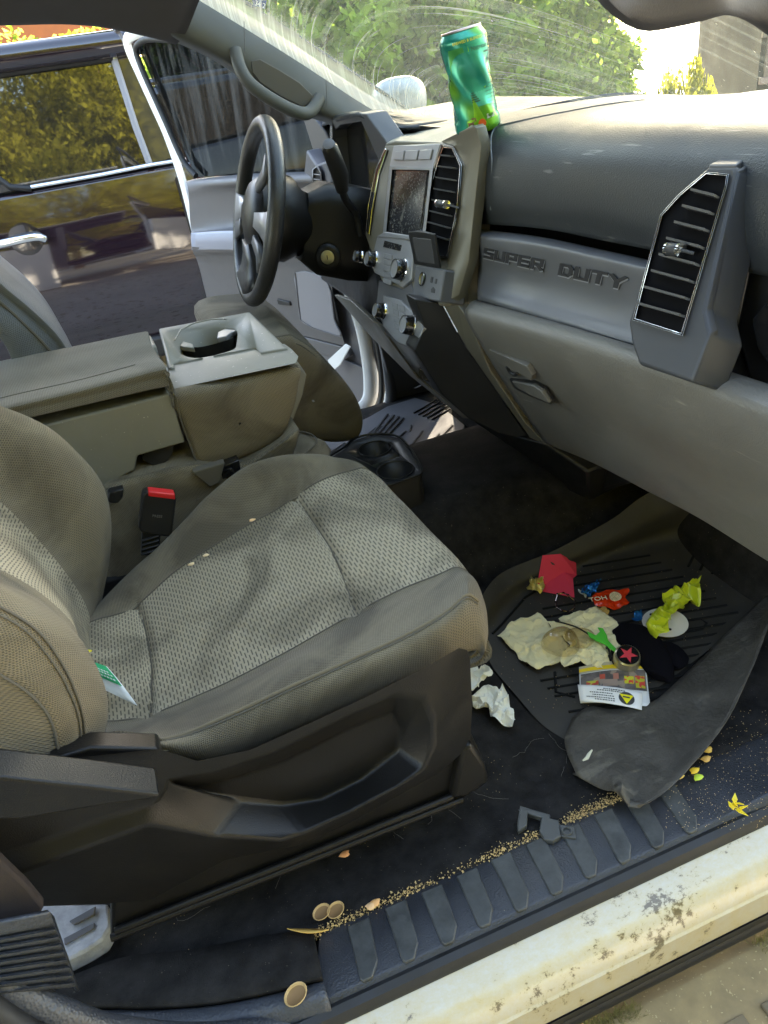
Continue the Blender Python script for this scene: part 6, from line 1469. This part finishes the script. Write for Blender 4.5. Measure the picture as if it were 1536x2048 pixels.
m = MB(); m.add([kq(.76+.125*math.cos(a), .56+.36*math.sin(a), .0010) for a in [2*math.pi*k/28 for k in range(28)]], [tuple(range(28))]); obj('card_emblem', m, inkm, cd, smooth=0)
m = MB(); m.add([kq(.65,.36,.0014), kq(.87,.36,.0014), kq(.76,.88,.0014)], [(0,1,2)]); obj('emblem_triangle', m, pm('emblem yellow', (.85,.75,.02), .4), cd, smooth=0)
m = MB(); m.add([kq(.70,.47,.0017), kq(.81,.47,.0017), kq(.81,.55,.0017), kq(.70,.55,.0017)], [(0,1,2,3)]); obj('emblem_word', m, inkm, cd, smooth=0)
# black cloth
blackc = pm('black fleece cloth', (.0045,.004,.006), .95, spec=.1, bump=(600,.4))
def sausage(nm, L, mat, parent=None, flat=.4):
    m = MB(); pts = cr([at(u, v, z=z) for u, v, z, r in L], 4); rr = []
    for i in range(len(L)-1): rr += [L[i][3]+(L[i+1][3]-L[i][3])*k/4 for k in range(4)]
    rr.append(L[-1][3]); G = []
    for i, p in enumerate(pts):
        d = (pts[min(i+1, len(pts)-1)]-pts[max(i-1, 0)]); d.z = 0; d.normalize(); e = V(-d.y, d.x, 0)
        G.append([p+e*math.cos(a)*rr[i]+V(0,0,max(-.004, math.sin(a)*rr[i]*flat)+.004*noise.noise(p*30+V(a,0,0))) for a in [2*math.pi*k/20 for k in range(20)]])
    m.grid(G, wrap=True); m.add(G[0], [tuple(range(20))]); m.add(G[-1], [tuple(range(20))]); return obj(nm, m, mat, parent)
gl0 = sausage('black_sock', [(1240,1255,.024,.020),(1262,1268,.028,.034),(1290,1295,.028,.036),(1310,1320,.026,.030),(1322,1348,.022,.022),(1320,1358,.020,.016)], blackc); tag(gl0, 'crumpled black sock between the bottle cap and the lime wrapper', 'sock')
sausage('sock_fold', [(1308,1305,.022,.010),(1335,1300,.024,.022),(1352,1318,.022,.022),(1345,1335,.020,.012)], blackc, gl0)
# white disc under the lime wrapper
m = MB(); dc = at(1330,1246,z=.020); m.lathe([(.0005,0),(.040,0),(.041,.002),(.0005,.003)], dc, V(0,0,1), 40, close=False); disc = obj('plastic_disc', m, paper('bone white disc', (.80,.74,.62))); tag(disc, 'round off-white disc with small holes beneath the lime wrapper', 'disc')
for u, v in ((1302,1229),(1340,1259)):
    m = MB(); m.lathe([(.0001,0),(.0028,0),(.0028,.0008),(.0001,.0008)], at(u, v, z=.0235), V(0,0,1), 12, close=False); obj('disc_hole', m, M['blackd'], disc)
lime = pm('lime green wrapper', (.56,.62,.03), .35, bump=(60,.3), coat=.2)
crumple('crumpled_wrapper', [(1291,1258),(1318,1226),(1345,1192),(1368,1180),(1405,1176),(1404,1192),(1390,1208),(1372,1220),(1345,1252),(1332,1280),(1312,1282)], .030, .034, lime, 'bright lime green crumpled wrapper on the white disc', 'wrapper', 5, 26, 21, smooth=20)
# tissues beside the seat
tis = paper('white tissue', (.86,.84,.74))
crumple('tissue', [(944,1395),(975,1385),(1003,1381),(1020,1400),(1036,1450),(1022,1462),(1000,1450),(972,1425),(948,1418)], .018, .024, tis, 'crumpled white tissue on the black carpet in front of the seat base', 'tissue', 5, 34, 31, smooth=16, group='tissues by the seat')
crumple('tissue', [(932,1340),(955,1335),(978,1352),(984,1366),(960,1378),(935,1385)], .03, .030, tis, 'white tissue half hidden behind the front corner of the seat', 'tissue', 4, 38, 32, smooth=16, group='tissues by the seat')
# grey plastic bracket on the carpet edge
cm = pm('dark grey plastic clip', (.055,.057,.055), .42, bump=(400,.2))
zc_ = .036
cl = obj('plastic_bracket', (lambda mm: ([mm.extrude([at(u, v, z=zc_) for u, v in L], V(0, 0, -.010)) for L in ([(1042,1614),(1056,1616),(1054,1650),(1036,1662),(1034,1650)], [(1042,1614),(1100,1628),(1100,1640),(1056,1626)], [(1083,1632),(1118,1640),(1122,1672),(1106,1682),(1088,1678),(1078,1662)])], mm)[1])(MB()), cm, None, bevel=.0015); tag(cl, 'broken dark grey plastic bracket lying on the sill edge', 'bracket')
m = MB(); m.extrude([at(u, v, z=zc_-.002) for u, v in [(1118,1648),(1150,1652),(1152,1676),(1122,1672)]], V(0,0,-.008)); obj('bracket_tab', m, cm, cl, bevel=.0015)
m = MB(); m.tube([at(1134,1662,z=zc_)+V(math.cos(a)*.006, math.sin(a)*.006, 0) for a in [2*math.pi*k/16 for k in range(16)]], .0016, 6, closed=True); obj('bracket_ring', m, cm, cl)
# nut shells on the sill edge
shm = pm('nut shell', (.58,.38,.16), .5, bump=(200,.3), var=(60,.25))
shd = pm('nut shell painted shade', (.26,.15,.06), .7)  # darker bowl bottom: shade of the hollow put into the colour
def shell(u, v, z, r, rot, label, flat=.6, mat=shm):
    m = MB(); G = []; c = at(u, v, z=z)
    for i in range(7):
        a = -math.pi/2+math.pi/2*i/6*.98; G.append([c+Matrix.Rotation(rot, 3, 'Z') @ V(math.cos(a)*r*1.25*math.cos(b), math.cos(a)*r*math.sin(b), r*.8+math.sin(a)*r*.8*flat*1.4) for b in [2*math.pi*k/18 for k in range(18)]])
    m.grid(G, matf=lambda a_, b_: 1 if a_ < .62 else 0, wrap=True); o = obj('nut_shell', m, [mat, shd], None, solid=.0008); tag(o, label, 'nut shell', 'nut shells on the sill'); return o
shell(645,1830,.030,.0105,.4,'left open half shell of the pair at the carpet edge'); shell(673,1826,.030,.0105,.5,'right open half shell of the pair at the carpet edge'); shell(594,1996,.036,.0125,.5,'single half shell lowest on the rear sill trim')
m = MB(); m.grid([[at(574+ s*14, 1856+ 4*t*math.sin(s/6*3.1)+s*(.4), z=.034+.006*t) for t in (0,1,2)] for s in range(7)]); pe = obj('nut_peel', m, shm, None, solid=.001); tag(pe, 'long curled orange peel just left of the open half shells', 'peel')
pe.data.materials[0] = pm('orange peel', (.80,.48,.12), .5)
# yellow flower and shells by the curled flap
ylw = pm('yellow petals', (.78,.60,.03), .5)
fo = at(1468,1618,z=.045); m = MB()
for k in range(9):
    a = k*.75-1.2; L_ = random.uniform(.010, .019); d = V(math.cos(a), math.sin(a), .15+.5*(k % 3)).normalized(); s_ = V(-d.y, d.x, .3)*random.uniform(.0028, .0045); fq_ = fo+V(random.uniform(-.004,.004), random.uniform(-.004,.004), .001*k)
    m.add([fq_, fq_+d*L_*.45+s_, fq_+d*L_+V(.001,-.002,.004*(k%2)), fq_+d*L_*.45-s_+V(0,0,.003)], [(0,1,2),(0,2,3)])
fl_ = obj('dried_flower', m, ylw, None, solid=.0012, smooth=0); tag(fl_, 'dried yellow flower on the dark sill at the right edge', 'flower')
for i, (u, v, c) in enumerate([(1416,1500,(.75,.45,.08)),(1412,1518,(.70,.40,.10)),(1388,1541,(.85,.55,.04)),(1396,1554,(.50,.65,.05)),(1358,1552,(.72,.50,.12)),(690,1708,(.80,.36,.16)),(750,1806,(.80,.42,.16)),(742,1812,(.82,.5,.25)),(504,1040,(.85,.55,.28)),(176,1303,(.85,.70,.05)),(412,1110,(.8,.6,.35)),(383,1128,(.8,.6,.35))]):
    lbs = ['topmost tan nut crumb along the curled mat flap','second tan nut crumb along the curled mat flap','round orange nut beside the curled mat flap','small green leaf scrap beside the orange nut','tan crumb lowest along the curled mat flap','pinkish crumb on the carpet below the seat base','orange crumb in the line along the sill','pale crumb touching the orange crumb on the sill line','tan flake on the seat bolster below the console','yellow crumb tucked at the seat back','tiny flake on the seat seam nearer the buckle','tiny flake on the seat seam below the buckle']
    zz = .035 if v > 1400 else (.395 if u == 504 else (.36 if u == 176 else .372)); r = .0055 if v > 1400 else .0035
    rr_ = [0,0]; m = MB(); c0 = at(u, v, z=zz); G = []
    for a in range(7):
        th = -math.pi/2+math.pi*a/6; G.append([c0+V(math.cos(th)*math.cos(b)*r*1.4*(1+.3*math.sin(3*b+i)), math.cos(th)*math.sin(b)*r, math.sin(th)*r*.5) for b in [2*math.pi*k/10 for k in range(10)]])
    m.grid(G, wrap=True); o = obj('food_crumb', m, pm('crumb%d' % i, c, .6)); tag(o, lbs[i], 'crumb', 'larger crumbs')
# fine crumbs and lint that nobody could count
random.seed(5); m = MB()
def crumb(c, r):
    a = random.uniform(0, 6.28); vs_ = [c+V(math.cos(a+k*2.1)*r*random.uniform(.5,1.2), math.sin(a+k*2.1)*r*random.uniform(.5,1.2), 0) for k in range(3)]+[c+V(0,0,r)]
    m.add(vs_, [(0,1,3),(1,2,3),(2,0,3),(0,2,1)])
for i in range(1500):
    t = random.random(); u = 630+t*(1250-630); v = 1872-(t*(1872-1596))+random.gauss(0, 3.5)-abs(random.gauss(0, 7))
    if noise.noise(V(u*.012, 3.3, 0)) < random.uniform(-.5, .25): continue
    crumb(at(u, v, z=.028), random.choice((.0006,.0006,.0009,.0009,.0014,.0022)))
for i in range(700):
    t = random.random(); u = 1130+t*140; v = 1655-t*62+random.gauss(-10, 10); crumb(at(u, v, z=.024), random.choice((.0007,.001,.0016)))
for i in range(500): u = random.uniform(360, 640); crumb(at(u, 1912-(u-390)*.16+random.gauss(-2, 5), z=.030), .0009)
for i in range(900): u = random.uniform(260, 1200); v = random.uniform(1480, 1900); p = at(u, v, z=.006); (crumb(p, .0008) if p.y > -.78 and p.y < -.62 else None)
for i in range(260): u = random.gauss(925, 55); v = random.gauss(935, 38); p = at(u, v, z=.17); (crumb(V(p.x, p.y, carpet_z(p.x, p.y)+.003), random.choice((.0010, .0014, .0022))) if .35 < p.x < .9 else None)
for i in range(500): u = random.uniform(1330, 1536); v = random.uniform(1420, 1660); crumb(at(u, v, z=.034), .0008)
for i in range(240): u = random.uniform(1000, 1440); v = random.uniform(1120, 1420); crumb(at(u, v, z=.016), .001)
cb = obj('crumbs', m, pm('tan crumbs', (.62,.44,.20), .8, var=(200,.4)), None, smooth=0); tag(cb, 'fine tan crumbs scattered along the sill and carpet', 'crumbs', kind='stuff')
m = MB()
for i in range(30):
    u = random.uniform(260, 1180); v0 = 1900-(u-260)*.34+random.uniform(-190, -15); p = at(u, v0, z=.009)
    if not (-.79 < p.y < -.60): continue
    a = random.uniform(0, 6.28); pts = [p]
    for k in range(9): a += random.gauss(0, .45); pts.append(pts[-1]+V(math.cos(a), math.sin(a), 0)*.008)
    m.tube(pts, .00016, 4)
hr_ = obj('loose_hairs', m, pm('grey hair', (.22,.20,.17), .5), None); tag(hr_, 'thin loose hairs on the black carpet beside the sill', 'hair', kind='stuff')
# light worm shaped scrap on the flap
m = MB(); m.tube([at(1184,1500,z=.052), at(1178,1508,z=.052), at(1174,1516,z=.052), at(1166,1521,z=.052)], [.0012,.0026,.0030,.0012], 6); o = obj('paper_scrap', m, paper('bone scrap', (.6,.58,.45))); tag(o, 'small pale sliver on the curled mat flap', 'scrap')
# ---- green and white tag on the seat
tg = [at(u, v, z=z) for u, v, z in [(172,1316,.345),(196,1322,.348),(216,1334,.350),(240,1360,.350),(262,1388,.352),(274,1411,.356),(230,1392,.350),(205,1384,.347),(180,1350,.345)]]
m = MB(); T0, T1, T2, T3 = at(170,1318,z=.352), at(214,1333,z=.356), at(274,1411,z=.362), at(205,1378,z=.350)
tq = lambda s, t, h=0: T0.lerp(T1, t).lerp(T3.lerp(T2, t), s)+V(0,0,.006*math.sin(s*3.1)+h)
m.grid([[tq(i/8, j/4) for j in range(5)] for i in range(9)]); tgo = obj('paper_tag', m, paper('tag white', (.84,.88,.88)), None, solid=.0005); tag(tgo, 'green and white paper tag lying in the crease of the seat', 'tag')
m = MB(); m.grid([[tq(.02+.62*i/6, .08+.86*j/3, .0008) for j in range(4)] for i in range(7)]); obj('green_print', m, pm('tag green', (.01,.42,.17), .5), tgo, smooth=0)
m = MB()
for (s, t0, t1) in ((.30,.25,.75),(.40,.20,.85),(.52,.3,.8)):
    t = t0
    while t < t1: m.add([tq(s,t,.0014), tq(s+.05,t,.0014), tq(s+.05,t+.07,.0014), tq(s,t+.07,.0014)], [(0,1,2,3)]); t += .11
obj('tag_marks', m, pm('tag mark white', (.85,.9,.88), .5), tgo, smooth=0)
# ---- the tall can leaning on the dash
base = at(958,262,y=-.085); topc = min((at(922,62,y=-.26+.005*k) for k in range(60)), key=lambda p: abs((p-base).normalized().dot((p-Vector(CAM)).normalized())+.03))
ax = (topc-base).normalized(); Hc = (topc-base).length; rc = .0385
canm, N, L, P = newmat('green tea can print')
P.inputs['Metallic'].default_value = .45; P.inputs['Roughness'].default_value = .26; P.inputs['Coat Weight'].default_value = .3
tc = node(N, 'ShaderNodeTexCoord'); nz = node(N, 'ShaderNodeTexNoise'); nz.inputs['Scale'].default_value = 9; nz.inputs['Detail'].default_value = 2; nz.inputs['Distortion'].default_value = .2; L.new(tc.outputs['UV'], nz.inputs['Vector'])
cr_ = node(N, 'ShaderNodeValToRGB'); e = cr_.color_ramp.elements; e[0].position = .40; e[0].color = (.0,.22,.16,1); e[1].position = .62; e[1].color = (.13,.42,.02,1)
k_ = cr_.color_ramp.elements.new(.50); k_.color = (.02,.40,.30,1); k_ = cr_.color_ramp.elements.new(.55); k_.color = (.07,.33,.05,1)
L.new(nz.outputs['Fac'], cr_.inputs[0]); L.new(cr_.outputs[0], P.inputs['Base Color'])
ce = ax.cross(V(0,0,1)); ce = V(1,0,0)-ax*ax.x; ce.normalize(); cg_ = ax.cross(ce)
viewd = (Vector(CAM)-base); viewd -= ax*viewd.dot(ax); viewd.normalize(); va = math.atan2(viewd.dot(cg_), viewd.dot(ce))
def canp(a, h, dr=0):
    dent = 0
    t = h/Hc
    if .15 < t < .9:
        dent -= .006*max(0, math.cos((a-va-.25)*1.6))*math.exp(-((t-.62)/.12)**2) + .004*max(0, math.cos((a-va+.7)*2.2))*math.exp(-((t-.35)/.2)**2)
        dent += .0016*math.sin(5*a+14*t)*math.sin(math.pi*t)
    r = rc+dent+dr
    if t > .93: r = rc*(1-.17*(t-.93)/.07)+dr
    if t < .03: r = rc*(.9+.1*t/.03)+dr
    return base+ax*h+(ce*math.cos(a)+cg_*math.sin(a))*r
m = MB(); n = 56
m.grid([[canp(2*math.pi*k/n, Hc*i/50) for k in range(n)] for i in range(51)], wrap=True, uvf=lambda i, j: (j/n*.24, i/50*.17))
m.add([canp(2*math.pi*k/n, 0) for k in range(n)], [tuple(range(n))])
can = obj('drink_can', m, canm); tag(can, 'tall dented green drink can leaning on the dash against the glass', 'can')
m = MB(); m.lathe([(rc*.80,-.001),(rc*.86,.001),(rc*.84,.003),(rc*.78,.001),(rc*.74,-.003),(.0001,-.003)], topc, ax, 36, close=False); obj('can_rim', m, pm('can aluminium', (.60,.45,.40), .3, metal=1), can)
def cantext(body, size, a0, h0, mat, nm='can_print', sq=1.0):
    mb = text_mesh(body, size, (0,0,0), (1,0,0), (0,1,0), .0001)
    for p in mb.v:
        a = va+a0+p.x/rc*sq; q = canp(a, h0+p.y, .0007); p.x, p.y, p.z = q.x, q.y, q.z
    return obj(nm, mb, mat, can, smooth=0)
def canpatch(f, h0, h1, mat, nm, dr=.0004, n=14, k=8):
    m = MB(); m.grid([[canp(va+sg*(f(t/n)[0]+(f(t/n)[1]-f(t/n)[0])*j/k), Hc*(h0+(h1-h0)*t/n), dr) for j in range(k+1)] for t in range(n+1)]); return obj(nm, m, mat, can)
sg = 1 if canp(va+.2, Hc*.5).dot(V(*W[:,0])) > canp(va, Hc*.5).dot(V(*W[:,0])) else -1
limem = pm('can lime print', (.16,.42,.02), .3, metal=.4); dkg = pm('can leaf green', (.02,.22,.05), .3, metal=.4); aqua = pm('can aqua print', (.06,.46,.36), .26, metal=.5)
canpatch(lambda t: (-.75, -.1+.15*math.sin(t*3)), .50, .86, dkg, 'can_leaf')
canpatch(lambda t: (-.45+.1*t, .55-.75*t), .0, .50, limem, 'can_wedge', .0005)
canpatch(lambda t: (.05+.1*t, .25-.1*t), .52, .86, limem, 'can_leaf', .0005)
canpatch(lambda t: (.62-.18*math.sin(t*3.1), .62+.18*math.sin(t*3.1)), .42, .66, pm('can pale leaf', (.10,.36,.05), .35, metal=.3), 'can_leaf', .0006)
canpatch(lambda t: (.05-.9*t*0, .9), .27, .50, aqua, 'can_panel', .0003)
ck = pm('can ink', (.01,.05,.03), .5); cw = pm('can pale print', (.75,.75,.65), .4); cred = pm('can red', (.65,.10,.02), .4); cyl = pm('can yellow', (.75,.70,.05), .4)
sg = 1 if canp(va+.2, Hc*.5).dot(V(*W[:,0])) > canp(va, Hc*.5).dot(V(*W[:,0])) else -1
def CT(body, size, a0, h0, mat, nm='can_print'): return cantext(body, size, a0, h0, mat, nm, sg)
CT('BREWED & BLENDED', .0055, -.45, Hc*.895, cyl); CT('Nutrition Facts', .0095, .25, Hc*.80, ck); CT('GREEN TEA', .0085, -.62, Hc*.47, ck); CT('100% NATURAL', .0060, -.65, Hc*.615, ck); CT('WATERMELON' if False else 'ZERO', .011, -.55, Hc*.535, cred)
m = MB()
def cbar(a0, a1, h, th=.0012):
    k = 8; vs_ = [canp(va+sg*(a0+(a1-a0)*i/k), h, .0007) for i in range(k+1)]+[canp(va+sg*(a0+(a1-a0)*i/k), h+th, .0007) for i in range(k+1)]
    m.add(vs_, [(i, i+1, k+2+i, k+1+i) for i in range(k)])
cbar(.25, 1.2, Hc*.755, .0016); cbar(.25, 1.2, Hc*.685, .0012); cbar(.45, 1.15, Hc*.52)
for q in range(6): cbar(-.6, .02+.05*q, Hc*(.43-.022*q), .0018)
for q in range(7): cbar(.55+.02*q, 1.1, Hc*(.46-.035*q), .0007)
obj('can_lines', m, ck, can, smooth=0)
m = MB(); k = 20; m.add([canp(va+sg*(.20+.17*math.cos(2*math.pi*i/k)), Hc*.10+.0065*math.sin(2*math.pi*i/k), .0008) for i in range(k)], [tuple(range(k))]); obj('can_badge', m, cred, can, smooth=0)
m = MB(); m.add([canp(va+sg*a, Hc*h, .0008) for a, h in [(-.42,.06),(-.12,.06),(-.16,.13),(-.02,.14),(-.05,.17),(-.22,.18),(-.28,.24),(-.32,.18),(-.48,.17),(-.40,.13)]], [tuple(range(10))]); obj('can_motif', m, pm('can brown', (.14,.07,.04), .5), can, smooth=0)
m = MB(); m.add([canp(va+sg*a, Hc*h, .0007) for a, h in [(.45,.13),(.85,.13),(.85,.175),(.45,.175)]], [(0,1,2,3)]); obj('can_panel', m, cw, can, smooth=0)
CT('NO', .0075, .46, Hc*.135, ck)
